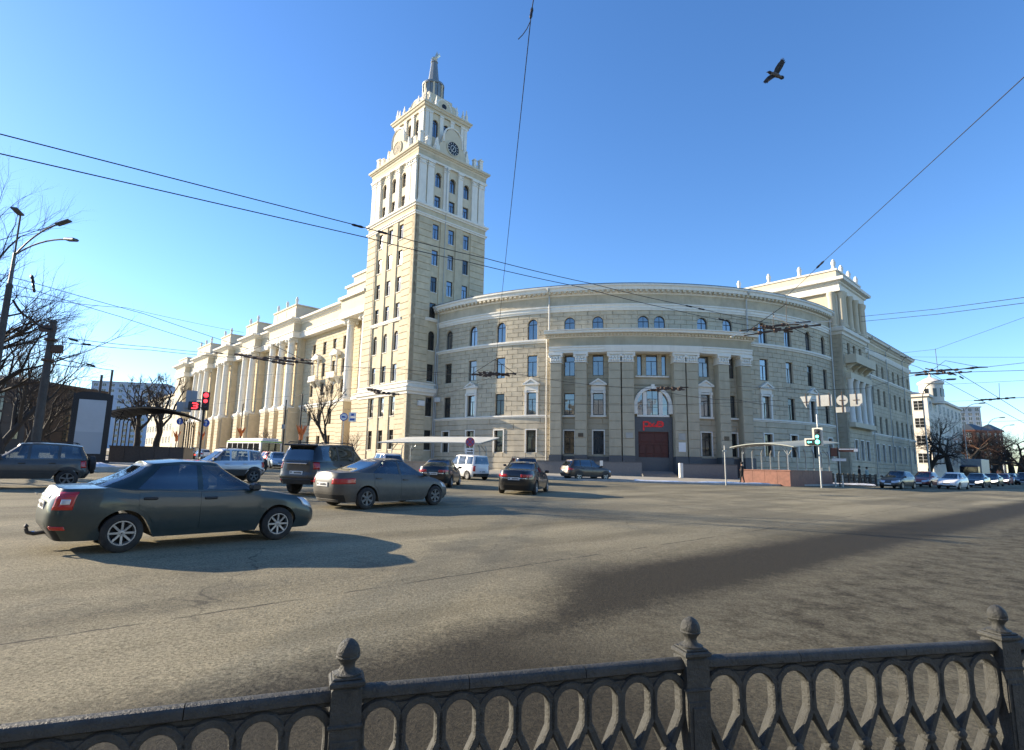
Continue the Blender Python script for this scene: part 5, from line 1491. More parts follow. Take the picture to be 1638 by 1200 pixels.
    def handle(x, z):
        p = S.bx(x, z); me = MB().box(-0.10, 0.10, -0.02, 0.03, -0.022, 0.022, bev=0.012).mesh('door_handle'); return p, me
    for a, b in sp['doors']:
        for sgn in (1, -1):
            G = side_panel(a, b, sp['sill'] + 0.10, None)
            if sgn < 0: G = mirror(G)
            p, hm = handle(b + 0.16, S.zs((a + b) / 2) - 0.11)
            hm.transform(T(p.x, sgn * (p.y + 0.018), p.z))
            me = grid_mesh('door', G, 0.012)
            for pl_ in me.polygons: pl_.use_smooth = True
            smooth_by_angle(me, 40)
            P('door', me, 'paint', ('door_handle', hm, sp.get('handlemat', 'paint')))
    # sill and lower cladding
    if sp.get('clad'):
        for sgn in (1, -1):
            G = side_panel(sp['rear'][2][1] + 0.15, sp['front'][2][1] - 0.15, sp['sill'], sp['sill'] + sp['clad'], 0.011, 40, 3)
            # follow the arches: raise lower edge only
            P('side_cladding', grid_mesh('side_cladding', mirror(G) if sgn < 0 else G, 0.012), 'trim')
    def ends_patch(q0, q1, h0, h1, off=0.005, nu=12, nv=5):
        return push([[S.bp(q0 + (q1 - q0) * i / nu, h=h0 + (h1 - h0) * j / nv) for j in range(nv + 1)] for i in range(nu + 1)], off)
    def lamp(name, q0, q1, h0, h1, mat, off=0.007):
        for G in both(ends_patch(q0, q1, h0, h1, off)):
            me = grid_mesh(name, G, 0.015)
            for p_ in me.polygons: p_.use_smooth = True
            P(name, me, mat)
    for a in sp['lamps']: lamp(*a)
    for name, q, h0, h1, mat, off, front in sp['panels']:
        L_ = ends_patch(0.0 if front else 1.0, q, h0, h1, off)
        G = list(reversed(mirror(L_)))[:-1] + L_
        me = grid_mesh(name, G, 0.014)
        for p_ in me.polygons: p_.use_smooth = True
        P(name, me, mat)
    # number plates
    for front in (True, False):
        h = sp['plate'][0 if front else 1]
        p = S.bp(0.0 if front else 1.0, h=h); s = 1 if front else -1
        me = MB().box(-0.008, 0.012, -0.26, 0.26, -0.058, 0.058).mesh('number_plate'); me.transform(T(p.x + s * 0.012, 0, p.z))
        k = MB(); y = -0.22
        for j, wd in enumerate((0.04, 0.03, 0.03, 0.03, 0.04, 0.04)):
            k.box(-0.002, 0.002, y, y + wd, -0.03, 0.032 if j in (1, 2, 3) else 0.022); y += wd + 0.017
        k.box(-0.002, 0.002, 0.17, 0.235, -0.01, 0.03)
        km = k.mesh('plate_characters'); km.transform(T(p.x + s * 0.0265 + (0 if front else 0.004), 0, p.z))
        P('number_plate', me, 'plate', ('plate_characters', km, 'platech'))
    # mirrors
    for sgn in (1, -1):
        x = sp['mirror'][0]; z = S.zs(x) + sp['mirror'][1]; p = S.bx(x, S.zs(x) - 0.02)
        m = MB().box(-0.06, 0.07, -0.10, 0.10, -0.065, 0.075, bev=0.035); m.tube([(0.0, -0.16 * sgn, -0.07), (0.0, -0.02 * sgn, -0.02)], 0.025, 6)
        me = m.mesh('wing_mirror'); me.transform(T(x, sgn * (p.y + 0.10), z)); P('wing_mirror', me, sp.get('mirrormat', 'paint'))
    for nm, me, mat in sp.get('extra', lambda S: [])(S): P(nm, me, mat)
    CARS[kind] = parts
    return parts
WID = [(0, .93), (0.25, .985), (.5, 1.0), (.75, .985), (1, .925)]
def x_towbar(S):
    m = MB().tube([(-2.0, 0, .30), (-2.24, 0, .27), (-2.32, 0, .30), (-2.34, 0, .36)], 0.028, 8); m.lathe([(.01, -.035), (.035, 0), (.01, .035)], 8, T(-2.34, 0, .39))
    e = MB().tube([(-1.9, .45, .24), (-2.27, .45, .23)], 0.03, 8)
    w = MB()
    for s in (-1, 1): w.tube([(1.0, .1 * s + .2, .955), (.75, .3 * s + .2, .99), (.62, .42 * s + .15, 1.01)], .008, 4)
    b = MB().box(-2.285, -2.27, -.1, .1, .87, .90)
    return [('tow_bar', m.mesh('tow_bar'), 'trim'), ('exhaust_pipe', e.mesh('exhaust_pipe'), 'chrome'), ('wiper', w.mesh('wiper'), 'trim'), ('boot_trim', b.mesh('boot_trim'), 'chrome')]
def x_rails(x0, x1, y, z):
    def f(S):
        out = []
        for s in (-1, 1):
            m = MB().tube([(x0, s * y, z - .05), (x0 - .1, s * y, z), (x1 + .1, s * y, z), (x1, s * y, z - .05)], .018, 6)
            out.append(('roof_rail', m.mesh('roof_rail'), 'trim'))
        return out
    return f
def x_spare(S):
    tm, rm, dm = wheel_meshes(.345, .2, 5, 'bold')
    M = T(-1.98, .05, .86) @ Rz(math.pi / 2)
    t = tm.copy(); t.transform(M); r = rm.copy(); r.transform(M)
    out = [('spare_tyre', t, 'tyre'), ('spare_cover', MB().lathe([(.23, 0), (.23, .03), (.18, .05)], 20, T(-2.06, .05, .86) @ Matrix.Rotation(-math.pi / 2, 4, 'Y')).mesh('spare_cover'), 'trim')]
    for s in (.05, -.85):
        m = MB().tube([(s, -.62, 1.60), (s, -.62, 1.70), (s, .62, 1.70), (s, .62, 1.60)], .018, 6); out.append(('roof_bar', m.mesh('roof_bar'), 'trim'))
    return out
def x_niva(S):
    out = x_spare(S)[:2]
    return out + x_rails(.1, -1.5, .56, 1.69)(S)
def x_prado(S):
    out = x_rails(.2, -2.2, .66, 1.93)(S)
    out.append(('rear_spoiler', MB().box(-2.52, -2.25, -.62, .62, 1.79, 1.85, bev=.02).mesh('rear_spoiler'), 'paint'))
    out.append(('tailgate_trim', MB().box(-2.60, -2.54, -.42, .42, 1.13, 1.17, bev=.01).mesh('tailgate_trim'), 'chrome'))
    return out
LP = lambda *a: a
SPECS = {
 'saloon': dict(L=4.35, W=1.68, n=6.6, sill=.21, wf=1.245, wr=-1.245, wr_r=.30, wheel=(.30, .185, 8, 'thin', 'alloy'),
   front=[(0, 1.98), (.3, 2.07), (.55, 2.06), (.8, 1.99), (1, 1.80)], rear=[(0, -2.06), (.3, -2.20), (.55, -2.20), (.8, -2.16), (1, -2.08)],
   shoulder=[(-2.25, .985), (-1.5, 1.0), (-1.1, .955), (0, .915), (.85, .93), (1.1, .915), (1.7, .83), (2.05, .71)], width=[(0, .945), (0.25, .99), (.5, 1.0), (.75, .99), (1, .945)], crown=.03,
   cab_front=[(0, 1.08), (1, .22)], cab_rear=[(0, -1.66), (1, -.92)], cab_w=[(0, .765), (.5, .68), (1, .575)], roof=[(-1.7, 1.25), (-.95, 1.375), (-.4, 1.42), (.0, 1.415), (.25, 1.385), (1, 1.2)],
   side=[(.86, .13), (-.09, -.13), (-.18, -.20), (-1.12, -.70)], qw=.155, qr=.845, doors=[(.88, -.14), (-.15, -1.06)], seatx=(-.05, -.72),
   lamps=[LP('tail_lamp', .836, .886, .60, .94, 'red'), LP('reverse_lamp', .846, .868, .70, .80, 'clear', .011), LP('headlamp', .05, .17, .66, .90, 'clear'), LP('bumper_reflector', .85, .89, .22, .29, 'red')],
   panels=[('grille', .05, .55, .78, 'trim', .006, True), ('lower_grille', .08, .1, .3, 'trim', .006, True), ('boot_strip', .93, .80, .87, 'chrome', .008, False)],
   plate=(.34, .66), mirror=(.72, .06), handlemat='trim', mirrormat='trim', rearglass='glass', extra=x_towbar),
 'coupe_saloon': dict(L=4.53, W=1.775, n=4.6, sill=.20, wf=1.35, wr=-1.35, wr_r=.315, wheel=(.315, .2, 6, 'bold', 'dull'),
   front=[(0, 2.10), (.3, 2.20), (.55, 2.19), (.8, 2.08), (1, 1.85)], rear=[(0, -2.14), (.3, -2.28), (.55, -2.30), (.8, -2.28), (1, -2.20)],
   shoulder=[(-2.3, 1.03), (-1.8, 1.06), (-.9, 1.01), (0, .955), (1.0, .935), (1.4, .905), (1.9, .80), (2.2, .67)], width=WID, crown=.03,
   cab_front=[(0, 1.42), (1, .25)], cab_rear=[(0, -1.95), (1, -.72)], cab_w=[(0, .80), (.5, .70), (1, .57)], roof=[(-1.9, 1.22), (-.9, 1.375), (-.3, 1.435), (.0, 1.435), (.3, 1.40), (1.2, 1.15)],
   side=[(1.02, .14), (-.05, -.10), (-.14, -.17), (-1.2, -.62)], qw=.15, qr=.85, doors=[(1.02, -.10), (-.11, -1.12)], seatx=(0.0, -.72), rearside='glass',
   lamps=[LP('tail_lamp', .80, .925, .62, .80, 'red'), LP('headlamp', .05, .19, .60, .82, 'clear')],
   panels=[('grille', .05, .5, .68, 'trim', .006, True), ('lower_grille', .09, .1, .3, 'trim', .006, True), ('rear_valance', .90, .0, .10, 'trim', .006, False)],
   plate=(.30, .60), mirror=(.85, .06), rearglass='glass_t'),
 'offroader': dict(L=4.78, W=1.885, n=5.6, sill=.42, wf=1.395, wr=-1.395, wr_r=.385, wheel=(.385, .25, 6, 'bold', 'alloy'),
   front=[(0, 2.08), (.3, 2.18), (.55, 2.18), (.8, 2.14), (1, 2.02)], rear=[(0, -2.50), (.3, -2.60), (.55, -2.54), (.8, -2.52), (1, -2.50)],
   shoulder=[(-2.55, 1.24), (0, 1.19), (.9, 1.17), (1.3, 1.16), (1.9, 1.10), (2.18, .98)], width=WID, crown=.03,
   cab_front=[(0, 1.20), (1, .40)], cab_rear=[(0, -2.52), (1, -2.30)], cab_w=[(0, .875), (1, .70)], roof=[(-2.5, 1.80), (-1.5, 1.855), (-.4, 1.87), (.2, 1.84), (.5, 1.78), (1.2, 1.5)], nc=6.5,
   side=[(.95, .30), (.0, -.02), (-.10, -.12), (-1.1, -1.1), (-1.22, -1.22), (-2.2, -2.1)], qw=.125, qr=.875, doors=[(.98, -.05), (-.06, -1.12)], seatx=(.0, -1.0),
   lamps=[LP('tail_lamp', .855, .895, .66, .98, 'red'), LP('headlamp', .06, .16, .68, .92, 'clear'), LP('bumper_reflector', .87, .90, .12, .2, 'red')],
   panels=[('grille', .055, .6, .9, 'chrome', .008, True), ('rear_bumper', .90, .0, .24, 'trim', .012, False)],
   plate=(.3, .50), mirror=(.85, .10), extra=x_prado),
 'small_offroader': dict(L=3.9, W=1.70, n=5.4, sill=.36, wf=1.225, wr=-1.225, wr_r=.345, wheel=(.345, .2, 5, 'bold', 'dull'),
   front=[(0, 1.84), (.3, 1.95), (.55, 1.93), (.8, 1.88), (1, 1.72)], rear=[(0, -1.80), (.3, -1.92), (.55, -1.86), (.8, -1.84), (1, -1.82)],
   shoulder=[(-1.9, 1.08), (0, 1.03), (.8, 1.03), (1.1, 1.01), (1.7, .94), (1.95, .82)], width=WID, crown=.03,
   cab_front=[(0, 1.05), (1, .28)], cab_rear=[(0, -1.84), (1, -1.62)], cab_w=[(0, .785), (1, .62)], roof=[(-1.8, 1.54), (-1.0, 1.62), (-.4, 1.64), (.1, 1.62), (.4, 1.56), (1, 1.3)], nc=6.2,
   side=[(.82, .20), (.0, -.02), (-.09, -.11), (-.88, -.86), (-.97, -.96), (-1.62, -1.50)], qw=.14, qr=.86, doors=[(.86, -.04), (-.05, -.9)], seatx=(.0, -.85), clad=.30,
   lamps=[LP('tail_lamp', .83, .875, .55, .92, 'red'), LP('headlamp', .06, .17, .62, .86, 'clear')],
   panels=[('grille', .055, .62, .84, 'trim', .007, True), ('front_bumper', .14, .05, .42, 'trim', .012, True), ('rear_bumper', .88, .05, .36, 'trim', .012, False)],
   plate=(.32, .3), mirror=(.75, .10), mirrormat='trim', rearside='glass', rearglass='glass', extra=x_niva),
 'minivan': dict(L=4.05, W=1.70, n=5.6, sill=.24, wf=1.27, wr=-1.27, wr_r=.30, wheel=(.30, .19, 7, 'thin', 'alloy'),
   front=[(0, 1.88), (.3, 1.96), (.55, 1.94), (.8, 1.86), (1, 1.70)], rear=[(0, -1.88), (.3, -1.98), (.55, -1.96), (.8, -1.95), (1, -1.93)],
   shoulder=[(-1.95, 1.06), (0, 1.0), (1.0, .99), (1.4, .95), (1.95, .76)], width=WID, crown=.03,
   cab_front=[(0, 1.45), (1, .55)], cab_rear=[(0, -1.94), (1, -1.82)], cab_w=[(0, .79), (1, .66)], roof=[(-1.9, 1.66), (-1, 1.71), (0, 1.72), (.5, 1.66), (1.4, 1.3)], nc=6.5,
   side=[(1.1, .42), (.05, .02), (-.05, -.07), (-.95, -.95), (-1.05, -1.05), (-1.7, -1.66)], qw=.14, qr=.86, doors=[(1.08, -.02), (-.03, -.98)], seatx=(.1, -.8),
   lamps=[LP('tail_lamp', .855, .89, .45, .90, 'red'), LP('headlamp', .05, .17, .6, .86, 'clear')],
   panels=[('grille', .05, .45, .65, 'trim', .006, True), ('rear_step', .90, .0, .18, 'trim', .008, False)], plate=(.3, .42), mirror=(.95, .08)),
 'crossover': dict(L=4.45, W=1.81, n=5.0, sill=.28, wf=1.31, wr=-1.31, wr_r=.34, wheel=(.34, .22, 5, 'bold', 'alloy'),
   front=[(0, 2.06), (.3, 2.16), (.55, 2.14), (.8, 2.06), (1, 1.88)], rear=[(0, -2.12), (.3, -2.26), (.55, -2.22), (.8, -2.18), (1, -2.14)],
   shoulder=[(-2.2, 1.10), (0, 1.04), (1.0, 1.03), (1.3, 1.0), (1.9, .92), (2.15, .8)], width=WID, crown=.03,
   cab_front=[(0, 1.3), (1, .38)], cab_rear=[(0, -2.1), (1, -1.7)], cab_w=[(0, .83), (1, .64)], roof=[(-2, 1.55), (-1.2, 1.64), (-.3, 1.67), (.2, 1.65), (1.2, 1.35)], nc=6.0,
   side=[(1.0, .3), (.0, -.04), (-.10, -.13), (-1.1, -1.05), (-1.2, -1.16), (-1.75, -1.6)], qw=.14, qr=.86, doors=[(1.0, -.06), (-.07, -1.1)], seatx=(.0, -.95), clad=.14,
   lamps=[LP('tail_lamp', .825, .905, .62, .82, 'red'), LP('headlamp', .05, .18, .62, .84, 'clear')],
   panels=[('grille', .05, .55, .76, 'trim', .006, True), ('rear_valance', .90, .0, .2, 'trim', .008, False)], plate=(.3, .58), mirror=(.85, .08), extra=x_rails(.1, -1.6, .6, 1.70)),
 'hatchback': dict(L=4.1, W=1.72, n=4.8, sill=.21, wf=1.25, wr=-1.25, wr_r=.30, wheel=(.30, .19, 7, 'thin', 'alloy'),
   front=[(0, 1.96), (.3, 2.05), (.55, 2.03), (.8, 1.95), (1, 1.72)], rear=[(0, -1.92), (.3, -2.04), (.55, -2.02), (.8, -1.98), (1, -1.92)],
   shoulder=[(-2.0, 1.03), (0, .95), (.9, .94), (1.2, .92), (1.7, .83), (2.03, .68)], width=WID, crown=.03,
   cab_front=[(0, 1.2), (1, .25)], cab_rear=[(0, -1.9), (1, -1.45)], cab_w=[(0, .78), (1, .58)], roof=[(-1.8, 1.36), (-1.0, 1.45), (-.3, 1.48), (.1, 1.46), (1.1, 1.2)], nc=5.8,
   side=[(.95, .16), (-.06, -.1), (-.15, -.18), (-1.05, -.98), (-1.14, -1.08), (-1.55, -1.4)], qw=.145, qr=.855, doors=[(.95, -.1), (-.11, -1.02)], seatx=(-.02, -.9),
   lamps=[LP('tail_lamp', .83, .90, .6, .9, 'red'), LP('headlamp', .045, .18, .6, .86, 'clear')],
   panels=[('grille', .05, .52, .66, 'trim', .006, True), ('lower_grille', .095, .06, .34, 'trim', .007, True)], plate=(.40, .5), mirror=(.8, .06), rearside='glass'),
}
def heading(p, az, lift=0.0):
    f = Vector((math.sin(az), math.cos(az), 0)); f = (f - GN * f.dot(GN)).normalized(); l = GN.cross(f)
    M = Matrix((f, l, GN)).transposed().to_4x4(); M.translation = Vector((p[0], p[1], gz(p[0], p[1]) + lift))
    return M
def car(kind, label, xy, az_deg, body, scale=1.0, lod=0, lit=None, tail=None, group='cars at the junction', rim=None, cat='car', name=None):
    sp = SPECS[kind]
    mm = {'paint': body, 'trim': TRIM, 'glass': GLASS, 'glass_t': GLASS_T, 'seat': SEAT, 'red': tail or REDLAMP, 'clear': lit or CLEARLAMP, 'chrome': CHROME, 'plate': PLATEW, 'platech': PLATEB, 'tyre': TYRE}
    root = thing(name or {'saloon': 'saloon_car', 'coupe_saloon': 'saloon_car', 'offroader': 'off_road_car', 'small_offroader': 'off_road_car', 'minivan': 'minivan', 'crossover': 'crossover_car', 'hatchback': 'hatchback_car'}[kind],
                 label, cat, heading(xy, math.radians(az_deg)) @ Matrix.Scale(scale, 4), group)
    skip = {'steering_wheel', 'door_handle', 'plate_characters', 'wiper'} if lod else set()
    for nm, me, mk, kids in car_parts(kind):
        if nm in skip: continue
        o = add(nm, me, mm[mk] if nm != 'reverse_lamp' else CLEARLAMP, root, None, local=True)
        for kn, km, kk in kids:
            if kn not in skip: add(kn, km, mm[kk], o, None, local=True)
    r, w, ns, style, rmk = sp['wheel']
    tm, rm, dm = wheel_meshes(r, w, ns, style)
    hw = sp['W'] / 2 - w / 2 - 0.015
    for x in (sp['wf'], sp['wr']):
        for s in (1, -1):
            M = T(x, s * hw, r) @ (Matrix.Identity(4) if s > 0 else Rz(math.pi))
            o = add('wheel', tm, TYRE, root, M, local=True)
            add('rim', rm, rim or (ALLOY if rmk == 'alloy' else DARKRIM), o, None, local=True)
            add('brake_disc', dm, BRAKE, o, None, local=True)
    return root
def rear_at(px, Y, az_deg, back, side=0.0):
    """centre of a car whose tail is seen at pixel column px, distance Y"""
    p = gray(px, Y); a = math.radians(az_deg); return (p.x + math.sin(a) * back + math.cos(a) * side, p.y + math.cos(a) * back - math.sin(a) * side)
GREEN = paint('dark_green_paint', (0.014, 0.031, 0.033), dust=(0.17, 0.17, 0.155), lo=.15, hi=.7, top=.05, coat=.5, amt=.24)
DUSTYGREY = paint('dusty_grey_paint', (0.045, 0.044, 0.043), dust=(0.20, 0.185, 0.155), lo=.4, hi=1.4, top=.45, amt=.42, coat=.2)
BLACKP = paint('black_paint', (0.008, 0.008, 0.010), lo=.2, hi=.8, top=.04, coat=.9, amt=.12)
BLACKD = paint('dusty_black_paint', (0.010, 0.010, 0.012), lo=.3, hi=1.3, top=.08, coat=.8, amt=.25)
SILVER = paint('silver_paint', (0.42, 0.44, 0.47), lo=.3, hi=.95, top=.05, metal=.55)
SLATE = paint('slate_paint', (0.035, 0.040, 0.045), lo=.3, hi=1.3, top=.25, coat=.4, amt=.25)
WHITEP = paint('white_paint', (0.74, 0.74, 0.72), lo=.2, hi=.7, top=.05, metal=0)
BROWNP = paint('brown_paint', (0.055, 0.038, 0.028), lo=.3, hi=1.0, top=.15, metal=.4)
REDP = paint('red_paint', (0.28, 0.03, 0.022), lo=.2, hi=.7, top=.05)
BLUEP = paint('pale_blue_paint', (0.26, 0.33, 0.38), lo=.2, hi=.8, top=.05, metal=.4)
NAVY = paint('navy_paint', (0.012, 0.016, 0.03), lo=.2, hi=.8, top=.05)
car('saloon', 'dark green saloon with alloy wheels and tow bar, nearest car at left', (-5.75, 10.66), 44.5, GREEN, 0.99)
car('coupe_saloon', 'dust-covered grey-brown saloon just ahead of the dark green saloon', (-4.03, 18.9), 39, DUSTYGREY, 1.02)
car('offroader', 'big black off-road car with roof rails seen from behind, left of dusty saloon', rear_at(478, 21.6, 14, 2.5), 14, BLACKD, 1.03, group='cars at the junction')
p = gray(357, 28.8); car('small_offroader', 'silver two-tone small off-road car heading left with visible windscreen', (p.x, p.y), -137, SILVER)
p = gray(42, 21.6); car('small_offroader', 'dark slate off-road car with roof bars and rear spare wheel, cut by left edge', (p.x, p.y), -130, SLATE)
SPECS['saloon_b'] = dict(SPECS['coupe_saloon']); SPECS['saloon_b'].update(shoulder=[(-2.3, 1.06), (-1.7, 1.08), (-.9, 1.0), (0, .955), (1.0, .935), (1.4, .905), (1.9, .80), (2.2, .67)], cab_rear=[(0, -1.8), (1, -.85)], wheel=(.315, .2, 5, 'split', 'alloy'),
   lamps=[LP('tail_lamp', .83, .945, .68, .82, 'red'), LP('headlamp', .05, .19, .60, .82, 'clear')], panels=[('grille', .05, .5, .68, 'trim', .006, True), ('lower_grille', .09, .1, .3, 'trim', .006, True), ('boot_strip', .90, .60, .635, 'chrome', .008, False)])
car('saloon_b', 'glossy black saloon seen from behind with chrome boot strip near junction centre', rear_at(822, 25.8, 14, 2.28), 14, BLACKP, name='saloon_car')
car('saloon_b', 'black saloon with red tail lamps left of the white minivan', rear_at(692, 29.6, 4, 2.28), 4, BLACKP, name='saloon_car')
car('minivan', 'white minivan with dark tailgate window in front of curved building', rear_at(772, 40.5, -40, 1.97), -40, WHITEP)
car('crossover', 'dark minivan-like car partly hidden behind the glossy black saloon', rear_at(846, 36.5, -12, 2.2), -12, NAVY, lod=1)
car('crossover', 'brown crossover at the kerb before the portico', rear_at(901, 46.5, 62, 2.25), 62, BROWNP)
car('crossover', 'silver-grey car half hidden behind the dusty saloon roof', rear_at(632, 38.5, -30, 2.2), -30, SILVER, lod=1)
p = gray(428, 60); car('hatchback', 'red car on left street between silver off-roader and black off-roader', (p.x, p.y), -40, REDP, lod=1, tail=REDLIT)
p = gray(444, 54); car('hatchback', 'pale blue car beside the red car on left street', (p.x, p.y), 150, BLUEP, lod=1)
p = gray(290, 72); car('coupe_saloon', 'black saloon below the red traffic light on left street', (p.x, p.y), -52, BLACKP, lod=1, tail=REDLIT)
p = gray(322, 86); car('hatchback', 'small white car right of the traffic light pole', (p.x, p.y), -45, WHITEP, lod=1)
p = gray(307, 100); car('minivan', 'dark van far up the left street behind the white car', (p.x, p.y), -45, NAVY, lod=1)
p = gray(246, 92); car('coupe_saloon', 'dark saloon seen under the left canopy', (p.x, p.y), -48, BLACKP, lod=1)
p = gray(212, 84); car('hatchback', 'grey car farthest left under the canopy roof', (p.x, p.y), -48, SILVER, lod=1)
# the queue on the right street
RQ = [('hatchback', 1433, 50, 234, BLACKD, 'black hatchback parked at the pavement end, left of red car', None),
      ('hatchback', 1477, 57, 231, REDP, 'red hatchback between black hatchback and white hatchback', None),
      ('hatchback', 1521, 53.5, 232, WHITEP, 'white hatchback with dark lower grille leading the queue on right street', None),
      ('coupe_saloon', 1559, 61, 230, BLACKP, 'black saloon with lit headlamps right behind the white hatchback', LITLAMP),
      ('coupe_saloon', 1583, 69, 229, BROWNP, 'brown saloon with lit headlamps third in the queue', LITLAMP),
      ('coupe_saloon', 1601, 77.5, 229, REDP, 'dark red saloon with lit headlamps fourth in the queue', LITLAMP),
      ('hatchback', 1612, 87, 229, SILVER, 'silver hatchback fifth in the queue', None),
      ('hatchback', 1620, 97, 229, WHITEP, 'white hatchback last in the queue', None),
      ('crossover', 1636, 80, 229, NAVY, 'navy crossover at the right edge of the view', None)]
for k, px, Y, az, mt, lab, lit in RQ:
    p = gray(px, Y); car(k, lab, (p.x, p.y), az, mt, lod=1, lit=lit, group='cars queueing on the right street')
# city bus and truck
BUSW = pm('white_bus_paint', (0.70, 0.70, 0.68), 0.4, coords='object', dust=((0.22, 0.19, 0.15), .3, 1.6, .05, .6))
BUSG = pm('green_bus_stripe', (0.20, 0.42, 0.06), 0.4)
def bus(label, xy, az):
    r = thing('city_bus', label, 'bus', heading(xy, math.radians(az)))
    MB().box(-5.6, 5.6, -1.25, 1.25, .32, 2.75, bev=.12).build('body', BUSW, r, None, local=True)
    MB().box(-5.3, 5.3, -1.0, 1.0, 2.75, 3.02, bev=.1).build('roof_unit', BUSW, r, None, local=True)
    MB().box(-5.62, 5.62, -1.262, 1.262, 2.52, 2.66).build('roof_stripe', BUSG, r, None, local=True)
    for s in (-1, 1):
        for k in range(6):
            x = -5.2 + k * 1.75
            MB().box(x, x + 1.6, min(s * 1.24, s * 1.258), max(s * 1.24, s * 1.258), 1.35, 2.4).build('side_window', PANE_DARK, r, None, local=True)
        for x in (-3.6, 3.4):
            o = add('wheel', wheel_meshes(.48, .28, 6, 'bold')[0], TYRE, r, T(x, s * 1.1, .48) @ (Matrix.Identity(4) if s > 0 else Rz(math.pi)), local=True)
            add('rim', wheel_meshes(.48, .28, 6, 'bold')[1], DARKRIM, o, None, local=True)
    for x0, x1 in ((5.55, 5.62), (-5.62, -5.55)): MB().box(x0, x1, -1.1, 1.1, 1.2, 2.45, bev=.02).build('end_window', PANE_DARK, r, None, local=True)
    for s in (-1, 1):
        MB().box(-5.63, -5.56, s * 1.05 - .1, s * 1.05 + .1, .8, 1.05).build('tail_lamp', REDLAMP, r, None, local=True)
        MB().box(5.56, 5.63, s * .95 - .15, s * .95 + .15, .65, .85).build('headlamp', CLEARLAMP, r, None, local=True)
    return r
p = gray(402, 73); bus('white city bus with green roof stripe on left street before the columns', (p.x, p.y), 135)
p = gray(1556, 88)
tr = thing('box_truck', 'grey box truck behind the white hatchback on right street', 'truck', heading((p.x, p.y), math.radians(229)))
MB().box(-4.2, 1.4, -1.2, 1.2, .95, 3.5, bev=.04).build('cargo_box', GREYMETAL, tr, None, local=True)
MB().box(1.5, 3.2, -1.1, 1.1, .5, 2.5, bev=.15).build('cab', NAVY, tr, None, local=True)
MB().box(3.14, 3.23, -.95, .95, 1.5, 2.3, bev=.03).build('windscreen', PANE_DARK, tr, None, local=True)
for s in (-1, 1):
    MB().box(3.16, 3.24, s * .8 - .15, s * .8 + .15, .8, 1.0).build('headlamp', CLEARLAMP, tr, None, local=True)
    for x in (-3.0, 2.3): add('wheel', wheel_meshes(.48, .28, 6, 'bold')[0], TYRE, tr, T(x, s * 1.0, .48) @ (Matrix.Identity(4) if s > 0 else Rz(math.pi)), local=True)
MB().box(-4.2, 3.0, -.4, .4, .6, .94).build('chassis', TRIM, tr, None, local=True)
# ------------------------------------------------------------------ granite walls by the entrance
def arc_wall(label, a0, a1, R, h, t, endpost=None):
    mid = cv.P(U((a0 + a1) / 2), R - AR, 0); base = gz(mid.x, mid.y) + 0.13
    o = thing('forecourt_wall', label, 'wall', T(mid.x, mid.y, base), 'granite walls beside the entrance')
    ring_solid('wall', R - t, R, a0, a1, base - 0.4, base + h, GRANITE2, o, n=8)
    ring_solid('coping', R - t - 0.03, R + 0.03, a0, a1, base + h, base + h + 0.1, GRANITE, o, n=8)
    if endpost is not None:
        MB().box(-0.16, 0.16, -0.24, 0.24, -0.4, h + 0.14, bev=0.02).build('end_post', WHITE, o, T(cv.P(U(endpost), R - AR - t / 2 + 0.1, base)) @ Rz(math.radians(endpost)))
    return o
GRANITE2 = pm('grey_granite', (0.16, 0.155, 0.15), 0.6, var=0.2, vscale=9, bump=0.15, bscale=40)
arc_wall('low grey granite wall left of the entrance steps, nearer the doors', -9.7, -3.9, 39.6, 1.35, 0.45, -9.75)
arc_wall('low grey granite wall behind the brown crossover', -19.5, -10.05, 39.6, 1.25, 0.45)
arc_wall('low grey granite wall right of the entrance steps', 1.9, 10.5, 39.6, 1.35, 0.45, 1.85)
st = thing('entrance_steps', 'grey stone steps up to the dark red doors', 'steps', T(cv.P(U(PC), 1.5, gz(15, 60))))
for k in range(4):
    o = ring_solid('step', 36.1, 39.0 - k * 0.5, PC - 2.6, PC + 2.6, gz(15, 60) - 0.2, gz(15, 60) + 0.13 + 0.13 * (k + 1), GRANITE2, st, n=5)
